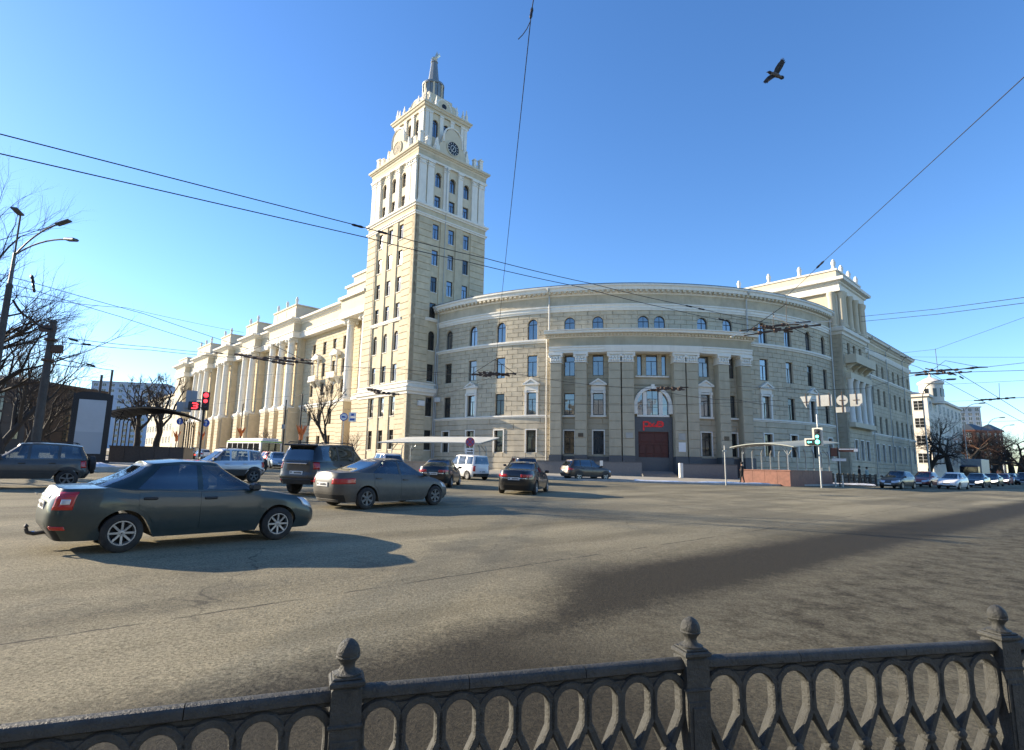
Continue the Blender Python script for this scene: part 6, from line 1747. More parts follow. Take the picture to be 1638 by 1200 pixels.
# ------------------------------------------------------------------ underpass entrances
BRICKRED = pm('red_granite_cladding', (0.23, 0.10, 0.065), 0.6, var=0.2, vscale=5, bump=0.2, bscale=25, var2=(0.16, 0.07, 0.045), v2scale=1.5, v2amt=0.6)
CANOPY = pm('canopy_sheet', (0.36, 0.38, 0.33), 0.5, var=0.1, vscale=2)
BROWNGRAN = pm('brown_granite', (0.055, 0.038, 0.03), 0.45, var=0.25, vscale=6)
BEIGEST = pm('beige_stone_cladding', (0.42, 0.33, 0.25), 0.8, var=0.15, vscale=3)
WHITESHEET = pm('white_canopy_sheet', (0.66, 0.63, 0.53), 0.5, var=0.06)
DARKCAN = pm('dark_canopy_sheet', (0.045, 0.045, 0.042), 0.4, metal=0.3, var=0.15)
def underpass(name, label, A, B, depth_dir, depth, wall_h, wall_mat, roof_mat, roof_h, rise, nposts, post_mat, over=0.6, panel=1.15, tilt=0.0, slab_wall=True, lift=0.13, post_r=0.05):
    """stairwell parapet on three sides with posts and an arched roof; A-B is the front edge"""
    A = Vector((A[0], A[1], 0)); B = Vector((B[0], B[1], 0)); ux = (B - A).normalized(); W = (B - A).length
    vy = Vector((depth_dir[0], depth_dir[1], 0)).normalized()
    c = (A + B) / 2; z0 = gz(c.x, c.y) + lift
    r = thing(name, label, 'underpass entrance', T(A.x, A.y, z0))
    def PT(u, v, z): q = A + ux * u + vy * v; return Vector((q.x, q.y, z0 + z))
    def wallseg(a, b, t):
        n = max(1, int(round((Vector(b) - Vector(a)).length / panel)))
        for i in range(n):
            s, e = i / n, (i + 1) / n
            p = [a[0] + (b[0] - a[0]) * s, a[1] + (b[1] - a[1]) * s]; q = [a[0] + (b[0] - a[0]) * e, a[1] + (b[1] - a[1]) * e]
            d = (Vector(q) - Vector(p)).normalized(); g = d * 0.008; nrm = Vector((-d.y, d.x)) * t
            p = Vector(p) + g; q = Vector(q) - g
            vs = [PT(x, y, z) for z in (-0.4, wall_h) for x, y in (p, q, q + nrm, p + nrm)]
            MB().raw(vs, [(3, 2, 1, 0), (4, 5, 6, 7), (0, 1, 5, 4), (1, 2, 6, 5), (2, 3, 7, 6), (3, 0, 4, 7)]).build('parapet_slab', wall_mat, r)
    t = 0.3
    wallseg((0, 0), (W, 0), t); wallseg((W, t), (W, depth), t); wallseg((0, depth), (0, t), t)
    m = MB()
    for (x0, y0), (x1, y1) in (((-0.05, -0.05), (W + 0.05, t + 0.05)), ((W - t - 0.05, t + 0.05), (W + 0.05, depth)), ((-0.05, t + 0.05), (t + 0.05, depth))):
        vs = [PT(x, y, z) for z in (wall_h, wall_h + 0.09) for x, y in ((x0, y0), (x1, y0), (x1, y1), (x0, y1))]
        m.raw(vs, [(3, 2, 1, 0), (4, 5, 6, 7), (0, 1, 5, 4), (1, 2, 6, 5), (2, 3, 7, 6), (3, 0, 4, 7)])
    m.build('coping', wall_mat, r)
    for i in range(nposts):
        v = 0.15 + (depth - 0.3) * i / (nposts - 1)
        for u in (0.15, W - 0.15):
            b = MB().tube([PT(u, v, wall_h), PT(u, v, roof_h - 0.35), PT(u + (0.12 if u < W / 2 else -0.12), v, roof_h - 0.02)], post_r, 6)
            if i in (0, nposts - 1): b.tube([PT(u, v, roof_h - 0.6), PT(u + (0.5 if u < W / 2 else -0.5), v, roof_h + rise * 0.5)], post_r * 0.7, 5)
            b.build('canopy_post', post_mat, r)
    n = 10; vs, fs = [], []
    for v in (-over, depth + over):
        for dz in (0.0, 0.07):
            for i in range(n + 1):
                s = i / n; vs.append(PT(-over + (W + 2 * over) * s, v, roof_h + dz + (tilt if v > 0 else 0.0) + rise * (1 - (2 * s - 1) ** 2)))
    k = n + 1
    for i in range(n):
        fs += [(i, i + 1, 2 * k + i + 1, 2 * k + i), (k + i, 3 * k + i, 3 * k + i + 1, k + i + 1), (i, k + i, k + i + 1, i + 1), (2 * k + i, 2 * k + i + 1, 3 * k + i + 1, 3 * k + i)]
    fs += [(0, 2 * k, 3 * k, k), (n, k + n, 3 * k + n, 2 * k + n)]
    MB().raw(vs, fs).build('canopy_roof', roof_mat, r)
    m = MB()
    for i in range(7):
        v = depth * i / 6; pts = [PT(-over + (W + 2 * over) * s / 8, v, roof_h - 0.06 + tilt * (v + over) / (depth + 2 * over) + rise * (1 - (s / 4 - 1) ** 2)) for s in range(9)]
        m.tube(pts, 0.035, 5)
        m2 = m
    m.build('roof_ribs', post_mat, r)
    return r
underpass('underpass_entrance', 'underpass entrance with red granite parapet and pale grey arched canopy at right', (19.8, 49.8), (22.6, 46.8), DR, 10.0, 1.05, BRICKRED, CANOPY, 2.95, 0.30, 6, GREYMETAL, tilt=0.75)
pA = gray(622, 49.5); pB = gray(757, 47.5)
underpass('underpass_entrance', 'underpass entrance with long white canopy and beige parapet below the tower', (pA.x, pA.y), (pB.x, pB.y), (0.25, 0.97), 4.2, 0.9, BEIGEST, WHITESHEET, 2.45, 0.05, 3, GREYMETAL, over=0.8, tilt=0.75)
pA = gray(172, 47); pB = gray(292, 49)
underpass('underpass_entrance', 'underpass entrance with dark curved canopy and brown parapet on the left square', (pA.x, pA.y), (pB.x, pB.y), (-0.35, 0.94), 5.0, 1.0, BROWNGRAN, DARKCAN, 3.55, 0.75, 5, BLACKMETAL, over=0.7, lift=0.55)
# ------------------------------------------------------------------ advertising stand on the left square
ADW = pm('backlit_poster_sheet', (0.36, 0.40, 0.44), 0.35, var=0.12, vscale=0.6)
pA = gray(136, 44.0); ad = thing('advertising_stand', 'tall black-framed advertising stand with pale poster and curved top on left square', 'billboard', T(pA.x, pA.y, gz(pA.x, pA.y) + 0.5) @ Rz(math.radians(35)))
m = MB(); arc = [(1.12 * math.cos(math.pi * k / 12), 4.95 + 0.22 * math.sin(math.pi * k / 12)) for k in range(13)]
m.prism([(-1.12, 0.0), (1.12, 0.0)] + arc, -0.25, 0.25)
m.box(-1.24, -1.12, -0.3, 0.3, 0.0, 5.0, bev=0.02); m.box(1.12, 1.24, -0.3, 0.3, 0.0, 5.0, bev=0.02); m.box(-1.5, 1.5, -0.45, 0.45, -0.5, 0.0)
m.build('frame', BLACKMETAL, ad, None, local=True)
MB().box(-0.86, 0.86, -0.28, -0.251, 0.45, 4.55, bev=0.01).build('poster', ADW, ad, None, local=True)
MB().box(-0.86, 0.86, -0.287, -0.2805, 0.46, 2.1).build('poster_band', pm('poster_band', (0.29, 0.33, 0.37), 0.4), ad, None, local=True)
# ------------------------------------------------------------------ poles and lamps
CONC = pm('pole_concrete', (0.065, 0.06, 0.054), 0.85, var=0.25, vscale=4, bump=0.2, bscale=20)
LAMPMETAL = pm('weathered_lamp_metal', (0.10, 0.10, 0.095), 0.5, metal=0.4, var=0.2, vscale=4)
LAMPGLASS = pm('lamp_glass', (0.5, 0.52, 0.5), 0.25)
def lamphead(m, p, d, s=1.0):
    d = Vector(d).normalized(); q = Vector((0, 0, 1)); a = d.cross(q).normalized(); b = a.cross(d)
    M = Matrix((d, a, b)).transposed().to_4x4(); M.translation = p
    m.box(-0.05 * s, 0.75 * s, -0.17 * s, 0.17 * s, -0.09 * s, 0.07 * s, M, bev=0.05 * s)
lp = at(18, 440, 24.0); zt = at(30, 350, 24.0).z; zk = at(22, 440, 24).z; g0 = gz(lp.x, lp.y)
lamp = thing('street_lamp', 'tall dark street lamp with three arms at the far left', 'street lamp', T(lp.x, lp.y, g0))
MB().lathe([(0.19, 0), (0.17, 0.4), (0.12, zk - g0 - 0.6), (0.14, zk - g0 - 0.5), (0.09, zk - g0 - 0.4)], 12).build('pole', CONC, lamp, None, local=True)
MB().tube([Vector((0, 0, zk - g0 - 0.6)), Vector((0, 0, zt - g0 - 1.6))], [0.09, 0.06], 8).build('mast', LAMPMETAL, lamp, None, local=True)
joint = Vector((lp.x, lp.y, zt - 1.7))
for i, (ex, ey, eY, c1) in enumerate(((33, 343, 23.2, 0.2), (92, 359, 24.0, 0.9), (108, 383, 22.6, 0.9))):
    e = at(ex, ey, eY); mid = joint.lerp(e, 0.45) + Vector((0, 0, 0.5 * c1)); m = MB(); pts = []
    for k in range(9):
        t = k / 8; pts.append(joint * (1 - t) ** 2 + mid * 2 * t * (1 - t) + e * t * t)
    m.tube(pts, 0.035, 6); m.build('arm', LAMPMETAL, lamp)
    m = MB(); lamphead(m, e, (e - mid) if i else Vector((0.3, -1, 0.1)), 0.75); m.build('lamp_head', LAMPMETAL, lamp)
def pole(label, px, Y, ytop, r0, r1, mat, group, name='trolley_pole', extra=None, lift=0.0):
    p = at(px, ytop, Y); g = gz(p.x, p.y); h = p.z - g
    o = thing(name, label, 'pole', T(p.x, p.y, g), group)
    MB().lathe([(r0 * 1.15, -0.3), (r0 * 1.15, 0.5), (r0, 0.55), (r1, h - 0.15), (r1 * 1.15, h - 0.12), (r1 * 1.1, h)], 12).build('shaft', mat, o, None, local=True)
    if extra: extra(o, h)
    return o, p
def crossbox(o, h):
    MB().box(-0.55, 0.12, -0.12, 0.12, h - 0.55, h - 0.25).build('bracket', RUSTMETAL, o, None, local=True)
    MB().box(0.12, 0.6, -0.1, 0.1, h - 1.6, h - 1.2, bev=0.05).build('tensioner', RUSTMETAL, o, None, local=True)
    for zz in (1.0, 2.0): MB().lathe([(0.27, h - zz), (0.27, h - zz + 0.1)], 12).build('clamp', RUSTMETAL, o, None, local=True)
poleB, pB_ = pole('thick grey concrete trolley pole behind the slate off-road car', 86, 27.0, 513, 0.20, 0.14, CONC, 'trolley poles', extra=crossbox)
def box_on(o, h): MB().box(-0.18, 0.18, -0.3, -0.05, h * 0.55, h * 0.55 + 0.5).build('switch_box', GREYMETAL, o, None, local=True)
pole('thin dark pole with small box in front of the nearest portico piers', 458, 66, 640, 0.11, 0.08, BLACKMETAL, 'trolley poles', extra=box_on)
pole('thin dark pole with orange ornament nearest the tower', 484, 68, 630, 0.11, 0.08, BLACKMETAL, 'trolley poles')
pole('thin dark pole with orange ornament before the second portico', 389, 84, 646, 0.11, 0.08, BLACKMETAL, 'trolley poles')
pole('dark pole rising behind the advertising stand, left of pair', 163, 60, 600, 0.16, 0.12, CONC, 'trolley poles')
pole('dark pole rising behind the advertising stand, right and taller of pair', 180, 66, 592, 0.16, 0.12, CONC, 'trolley poles')
ORANGE = pm('orange_ornament', (0.55, 0.16, 0.04), 0.5, var=0.2, vscale=8)
def ornament(label, px, y0, y1, Y):
    b = at(px, y1, Y); t = at(px, y0, Y); h = t.z - b.z; o = thing('street_ornament', label, 'ornament', T(b), 'orange torch ornaments on the left street')
    m = MB()
    m.lathe([(0.22, 0), (0.25, h * 0.3), (0.3, h * 0.45)], 8)
    for k in range(5):
        a = 2 * math.pi * k / 5; m.tube([(0.2 * math.cos(a), 0.2 * math.sin(a), h * 0.4), (0.35 * math.cos(a), 0.35 * math.sin(a), h * 0.65), (0.62 * math.cos(a), 0.62 * math.sin(a), h)], [0.13, 0.14, 0.04], 5)
    m.build('flames', ORANGE, o, None, local=True)
    MB().tube([(0, 0, -(b.z - gz(b.x, b.y))), (0, 0, 0.1)], 0.09, 8).build('stand', BLACKMETAL, o, None, local=True)
ornament('orange torch ornament close to the tower', 481, 680, 704, 67)
ornament('orange torch ornament before the second portico', 385, 684, 698, 83)
ornament('orange torch ornament under the left canopy end', 322, 690, 704, 100)
ornament('orange torch ornament seen between canopy posts', 282, 690, 706, 104)
# right-hand street lamps
for px, yt, ax, ay, Y, lab in ((1476, 640, 1516, 607, 74, 'street lamp with curved arm before the white turreted house'), (1541, 672, 1567, 645, 104, 'street lamp with curved arm before the glass tower block'), (1580, 690, 1600, 668, 130, 'street lamp with curved arm above the brown trees, third from left'), (1600, 700, 1616, 680, 150, 'street lamp with curved arm farthest down the right street')):
    p = at(px, yt, Y); g = gz(p.x, p.y); o = thing('street_lamp', lab, 'street lamp', T(p.x, p.y, g), 'lamps along the right street')
    MB().tube([(0, 0, 0), (0, 0, p.z - g)], [0.11, 0.07], 8).build('pole', GREYMETAL, o, None, local=True)
    e = at(ax, ay, Y); m = MB(); mid = Vector((p.x, p.y, e.z - 0.2)); m.tube([p * (1 - t) ** 2 + mid * 2 * t * (1 - t) + e * t * t for t in [k / 8 for k in range(9)]], 0.05, 6); m.build('arm', LAMPMETAL, o)
    m = MB(); lamphead(m, e, (e - mid), 1.3); m.build('lamp_head', LAMPMETAL, o)
# ------------------------------------------------------------------ traffic lights
TLBLACK = pm('signal_housing', (0.015, 0.016, 0.016), 0.5)
LRED = pm('lit_red_signal', (0.6, 0.02, 0.02), 0.3, emit=(1.0, 0.03, 0.04), estr=2.2)
LGREEN = pm('lit_green_signal', (0.05, 0.6, 0.45), 0.3, emit=(0.15, 1.0, 0.75), estr=2.0)
LOFF = pm('unlit_signal_lens', (0.03, 0.03, 0.03), 0.25)
SIGNBACK = pm('galvanised_sign_back', (0.40, 0.40, 0.37), 0.5, metal=0.15, var=0.12, vscale=3)
def lens(parent, x, z, r, mat, y=-0.14):
    MB().lathe([(r, 0), (r * 0.9, 0.03), (r * 0.4, 0.05)], 16, T(x, y, z) @ Matrix.Rotation(math.pi / 2, 4, 'X')).build('signal_lens', mat, parent, None, local=True)
p = at(329, 642, 31.0); g = gz(p.x, p.y)
tl = thing('traffic_light', 'traffic light showing red with red countdown beside it, left street', 'traffic light', T(p.x, p.y, g) @ Rz(math.radians(25)))
h = p.z - g
MB().tube([(-0.05, 0.12, -0.2), (-0.05, 0.12, h + 0.5)], 0.06, 8).build('pole', BLACKMETAL, tl, None, local=True)
hs = MB().box(-0.18, 0.18, -0.13, 0.1, h - 0.50, h + 0.50, bev=0.04).build('signal_housing', TLBLACK, tl, None, local=True)
for dz, mt in ((0.32, LRED), (0.0, LRED), (-0.32, LOFF)):
    lens(tl, 0.0, h + dz, 0.125 if mt is LRED and dz > 0.1 else 0.10, mt)
MB().box(-0.80, -0.22, -0.11, 0.08, h - 0.52, h - 0.06, bev=0.03).build('countdown_housing', TLBLACK, tl, None, local=True)
m = MB(); strip(m, [(-0.60, h - 0.15), (-0.42, h - 0.15), (-0.36, h - 0.21), (-0.42, h - 0.28), (-0.36, h - 0.35), (-0.42, h - 0.42), (-0.62, h - 0.42)], 0.06, -0.13, -0.112); strip(m, [(-0.55, h - 0.28), (-0.42, h - 0.28)], 0.055, -0.128, -0.112)
m.build('countdown_digit', LRED, tl, None, local=True)
SIGNBLUE = pm('sign_back_bluish', (0.26, 0.31, 0.36), 0.5, metal=0.2)
for (x0, y0, x1, y1), lab in (((299, 625, 313, 653), 'upright grey sign back left of the red traffic light'), ((285, 643, 304, 659), 'lower grey sign back left of the red traffic light')):
    c = at((x0 + x1) / 2, (y0 + y1) / 2, 31.4); w = (x1 - x0) / 914 * 31.4 * 1.1; hh = (y1 - y0) / 914 * 31.4
    o = thing('road_sign', lab, 'road sign', T(c) @ Rz(math.radians(25)), 'sign backs by the red traffic light')
    MB().box(-w / 2, w / 2, -0.02, 0.02, -hh / 2, hh / 2, bev=0.008).build('sign_panel', SIGNBLUE, o, None, local=True)
    MB().box(-0.03, 0.03, -0.05, -0.022, -hh / 2, hh / 2).box(0.0, 0.62 if x0 > 290 else 1.15, -0.045, -0.024, -0.03, 0.03).build('bracket', GREYMETAL, o, None, local=True)
p = at(1308, 699, 45.5); g = gz(p.x, p.y); h = p.z - g
tl = thing('traffic_light', 'traffic light showing green with white backboard and green arrow section, right', 'traffic light', T(p.x, p.y, g) @ Rz(math.radians(-42)))
MB().tube([(0, 0.16, -0.2), (0, 0.16, h + 1.8)], 0.06, 8).build('pole', GREYMETAL, tl, None, local=True)
MB().box(-0.38, 0.38, -0.02, 0.02, h - 0.70, h + 0.72, bev=0.01).box(-0.98, -0.38, -0.02, 0.02, h - 0.70, h - 0.10, bev=0.01).build('backboard', WHITESHEET, tl, None, local=True)
MB().box(-0.2, 0.2, -0.16, -0.02, h - 0.62, h + 0.62, bev=0.04).box(-0.82, -0.22, -0.16, -0.02, h - 0.62, h - 0.2, bev=0.04).build('signal_housing', TLBLACK, tl, None, local=True)
lens(tl, 0, h + 0.42, 0.14, LOFF, -0.165); lens(tl, 0, h + 0.02, 0.12, LGREEN, -0.165); lens(tl, 0, h - 0.40, 0.17, LGREEN, -0.165)
m = MB(); m.prism([(-0.74, h - 0.41), (-0.62, h - 0.31), (-0.62, h - 0.37), (-0.42, h - 0.37), (-0.42, h - 0.45), (-0.62, h - 0.45), (-0.62, h - 0.51)], -0.175, -0.165); m.build('arrow_signal', LGREEN, tl, None, local=True)
# ------------------------------------------------------------------ signs hung over the right carriageway
SY = 46.0
def sign_plate(label, x0, y0, x1, y1, shape, plate=None):
    c = at((x0 + x1) / 2, (y0 + y1) / 2, SY); w = (x1 - x0) / 914.7 * SY * 0.84; hh = (y1 - y0) / 914.7 * SY
    o = thing('road_sign', label, 'road sign', T(c) @ Rz(math.radians(-44)), 'sign backs hung over the right carriageway')
    m = MB()
    if shape == 'tri': m.prism([(-w / 2, hh / 2), (w / 2, hh / 2), (0, -hh / 2)], -0.02, 0.02)
    elif shape == 'round': m.lathe([(w / 2, -0.02), (w / 2, 0.02)], 28, Matrix.Rotation(math.pi / 2, 4, 'X'))
    else: m.box(-w / 2, w / 2, -0.02, 0.02, -hh / 2, hh / 2, bev=0.008)
    m.build('sign_panel', SIGNBACK, o, None, local=True)
    b = MB().box(-0.022, 0.022, -0.07, -0.022, -hh * 0.35, hh * 0.75); b.box(-w * 0.25, w * 0.25, -0.06, -0.023, -0.022, 0.022)
    if shape == 'wide': b = MB().box(-w * 0.36, -w * 0.32, -0.07, -0.022, -hh * 0.48, hh * 0.7).box(w * 0.32, w * 0.36, -0.07, -0.022, -hh * 0.48, hh * 0.7)
    b.build('bracket', RUSTMETAL, o, None, local=True)
    if plate:
        pc = at((plate[0] + plate[2]) / 2, (plate[1] + plate[3]) / 2, SY); d = pc - c
        MB().box(-0.5, 0.5, -0.02, 0.02, d.z - 0.22, d.z + 0.22, bev=0.006).build('lower_plate', SIGNBACK, o, None, local=True)
        MB().box(-0.04, 0.04, -0.06, -0.023, d.z - 0.2, 0).build('lower_bracket', RUSTMETAL, o, None, local=True)
sign_plate('triangular pale sign back hanging above the green traffic light', 1279, 634, 1300, 653, 'tri')
sign_plate('wide rectangular pale sign back with two rusty brackets', 1305, 632, 1332, 650, 'wide')
sign_plate('round pale sign back with small plate below it', 1337, 631, 1357, 650, 'round', (1338, 651, 1357, 660))
sign_plate('pale square sign back made of two plates, rightmost of four', 1359, 630, 1380, 650, 'sq')
# other signs
BLUES = pm('sign_blue', (0.03, 0.10, 0.42), 0.4); SIGNW = pm('sign_white', (0.75, 0.75, 0.73), 0.4); SIGNR = pm('sign_red', (0.5, 0.03, 0.03), 0.4); VIOLET = pm('faded_sign_violet', (0.15, 0.10, 0.24), 0.5)
BROWNSIGN = pm('brown_direction_board', (0.14, 0.05, 0.03), 0.5)
def post_sign(label, px, yc, Y, r, kind, ybase=None, az=0.0):
    c = at(px, yc, Y); g = gz(c.x, c.y); o = thing('road_sign', label, 'road sign', T(c.x, c.y, g) @ Rz(az)); h = c.z - g
    MB().tube([(0, 0.05, -0.2), (0, 0.05, h + r)], 0.035, 8).build('post', GREYMETAL, o, None, local=True)
    R90 = Matrix.Rotation(math.pi / 2, 4, 'X')
    if kind == 'nostop':
        MB().lathe([(r, 0), (r, 0.03)], 24, T(0, 0.0, h) @ R90).build('sign_panel', SIGNR, o, None, local=True)
        MB().lathe([(r * 0.84, 0), (r * 0.84, 0.01)], 24, T(0, -0.031, h) @ R90).build('sign_face', VIOLET, o, None, local=True)
        m = MB(); strip(m, [(-r * 0.55, h + r * 0.55), (r * 0.55, h - r * 0.55)], 0.07, -0.052, -0.042); strip(m, [(-r * 0.55, h - r * 0.55), (r * 0.55, h + r * 0.55)], 0.07, -0.050, -0.042); m.build('sign_cross', SIGNR, o, None, local=True)
        MB().box(-0.34, 0.34, -0.02, 0.01, h - r - 0.62, h - r - 0.12).build('lower_plate', SIGNW, o, None, local=True)
        m = MB(); strip(m, [(-0.2, h - r - 0.3), (0.2, h - r - 0.3)], 0.07, -0.03, -0.021); m.prism([(0.26, h - r - 0.3), (0.12, h - r - 0.19), (0.12, h - r - 0.41)], -0.031, -0.021); m.box(-0.25, 0.25, -0.028, -0.021, h - r - 0.56, h - r - 0.46); m.build('plate_symbol', TLBLACK, o, None, local=True)
    elif kind == 'blue':
        MB().lathe([(r, 0), (r, 0.03)], 24, T(0, 0, h) @ R90).build('sign_panel', BLUES, o, None, local=True)
        m = MB(); strip(m, [(0, h - r * 0.6), (0, h + r * 0.3)], 0.1, -0.045, -0.031); m.prism([(0, h + r * 0.72), (-r * 0.4, h + r * 0.2), (r * 0.4, h + r * 0.2)], -0.046, -0.031); m.build('sign_symbol', SIGNW, o, None, local=True)
    elif kind == 'weight':
        MB().lathe([(r, 0), (r, 0.03)], 24, T(0, 0, h) @ R90).build('sign_panel', BLUES, o, None, local=True)
        MB().lathe([(r * 0.8, 0), (r * 0.8, 0.01)], 24, T(0, -0.031, h) @ R90).build('sign_face', SIGNW, o, None, local=True)
        m = MB().box(-0.16, 0.1, -0.05, -0.042, h - 0.08, h + 0.07, bev=0.01).box(0.1, 0.18, -0.05, -0.042, h - 0.08, h + 0.01); m.build('sign_symbol', BLUES, o, None, local=True)
        MB().box(r + 0.1, r + 0.75, -0.02, 0.01, h + 0.02, h + 0.42).box(r + 0.1, r + 0.75, -0.02, 0.01, h - 0.42, h - 0.02).box(0.05, r + 0.1, 0.0, 0.02, h - 0.03, h + 0.03).build('side_plates', SIGNW, o, None, local=True)
        m = MB(); m.box(r + 0.3, r + 0.55, -0.03, -0.021, h + 0.12, h + 0.3).box(r + 0.2, r + 0.62, -0.03, -0.021, h - 0.3, h - 0.14); m.build('plate_symbol', BLUES, o, None, local=True)
    return o
post_sign('round no-stopping sign with white plate behind the white minivan', 752, 707, 45.5, 0.36, 'nostop')
post_sign('round white and blue sign with two small side plates by the small tree', 550, 667, 52, 0.36, 'weight')
post_sign('small blue round sign with white arrow left of the red traffic light pole', 288, 674, 62, 0.38, 'blue')
post_sign('small blue round sign with white arrow right of the red traffic light pole', 330, 677, 62, 0.38, 'blue')
c = at(1340, 722, 50); g = gz(c.x, c.y); o = thing('direction_sign', 'post with brown direction boards and white plate by the right canopy', 'direction sign', T(c.x, c.y, g) @ Rz(math.radians(-20))); h = c.z - g
MB().tube([(0, 0.06, -0.2), (0, 0.06, h + 0.35)], 0.05, 8).build('post', BLACKMETAL, o, None, local=True)
MB().box(-0.55, -0.06, -0.02, 0.02, h - 0.45, h + 0.28, bev=0.01).build('brown_board', BROWNSIGN, o, None, local=True)
MB().box(0.06, 1.55, -0.02, 0.02, h - 0.04, h + 0.24, bev=0.01).build('arrow_board', BROWNSIGN, o, None, local=True)
MB().box(0.1, 1.2, -0.03, -0.021, h + 0.13, h + 0.22).box(1.22, 1.53, -0.03, -0.021, h - 0.03, h + 0.23).build('arrow_board_face', SIGNW, o, None, local=True)
MB().box(-0.5, 0.6, -0.02, 0.02, h - 0.85, h - 0.62, bev=0.005).build('white_plate', SIGNW, o, None, local=True)
MB().tube([(-0.35, -0.1, -0.2), (-0.35, -0.1, 1.1)], 0.06, 8).tube([(0.2, -0.1, -0.2), (0.2, -0.1, 1.0)], 0.06, 8).build('bollard_pipe', WHITESHEET, o, None, local=True)
pp = at(1160, 742, 45.0); o = thing('marker_post', 'slim pale post at the kerb left of the red granite parapet', 'post', gp(pp.x, pp.y)); hh = at(1160, 713, 45.0).z - gz(pp.x, pp.y)
MB().tube([(0, 0, -0.1), (0, 0, hh)], 0.05, 8).build('shaft', SIGNBACK, o, None, local=True); MB().box(-0.16, 0.16, -0.03, 0.03, hh - 0.45, hh - 0.35).build('cross_bar', SIGNBACK, o, None, local=True)
# small lattice fence by the corner
a = ground(1333, 775.5); b = ground(1402, 778); o = thing('lattice_fence', 'low black lattice fence in front of two pedestrians at the right kerb', 'fence', T(gp(a.x, a.y, 0.0)))
n = 8
for i in range(n + 1):
    p = a.lerp(b, i / n); MB().box(-0.07, 0.07, -0.07, 0.07, -0.1, 1.0).build('post', IRON, o, T(gp(p.x, p.y, 0.1)))
    if i < n:
        q = a.lerp(b, (i + 1) / n); d = Vector((q.x - p.x, q.y - p.y, 0)); ln = d.length; M = T(gp(p.x, p.y, 0.1)) @ Rz(math.atan2(d.y, d.x))
        MB().box(0.07, ln - 0.07, -0.03, 0.03, 0.82, 0.9).box(0.07, ln - 0.07, -0.03, 0.03, 0.08, 0.14).build('rail', IRON, o, M)
        m = MB()
        for k in range(4):
            x0 = 0.07 + (ln - 0.14) * k / 4; x1 = x0 + (ln - 0.14) / 4
            strip(m, [(x0, 0.14), (x1, 0.82)], 0.03, -0.012, 0.0); strip(m, [(x0, 0.82), (x1, 0.14)], 0.03, 0.001, 0.012)
        m.build('lattice_panel', IRON, o, M)
# ------------------------------------------------------------------ snow
def snow_strip(name, pts, w, h, seed, label):
    rnd = random.Random(seed); V, Fc = [], []; pts = fine(pts, 0.8); n = 5
    for i, p in enumerate(pts):
        q = pts[min(i + 1, len(pts) - 1)]; r_ = pts[max(i - 1, 0)]; t = (q - r_); t.z = 0; t.normalize(); nn = Vector((t.y, -t.x, 0)); ww = w * rnd.uniform(0.5, 1.3); hh = h * rnd.uniform(0.4, 1.3)
        for k in range(n):
            s = k / (n - 1); x = p + nn * (ww * (s - 0.5)); V.append(gp(x.x, x.y, 0.14 - (0.06 if k in (0, n - 1) else 0) + hh * math.sin(math.pi * s) + (rnd.uniform(-0.02, 0.02) if 0 < k < n - 1 else 0)))
    for i in range(len(pts) - 1):
        for k in range(n - 1): Fc.append((i * n + k, i * n + k + 1, (i + 1) * n + k + 1, (i + 1) * n + k))
    o = add(name, mesh_of(name, V, Fc, True), SNOW); tag(o, label, 'snow', kind='stuff'); return o
arcp = arc_pts(KP + KR, KQ + KR, KR - 0.35, math.pi * 1.235, math.pi * 1.385, 14)
snow_strip('snow_ridge', arcp, 0.4, 0.10, 1, 'thin dirty snow ridge along the pavement edge before the red granite parapet')
snow_strip('snow_ridge', [PQ(-26.8, 10), PQ(-26.8, -9), PQ(-29.4, -14.3), PQ(-34, -16.2), PQ(-60, -16.2)], 2.0, 0.35, 2, 'white snow bank at the edge of the left square')
snow_strip('snow_ridge', [a.lerp(b, t) + Vector((-0.5, -0.5, 0)) for t in (0, .5, 1)], 0.7, 0.1, 3, 'small white snow patch below the lattice fence')
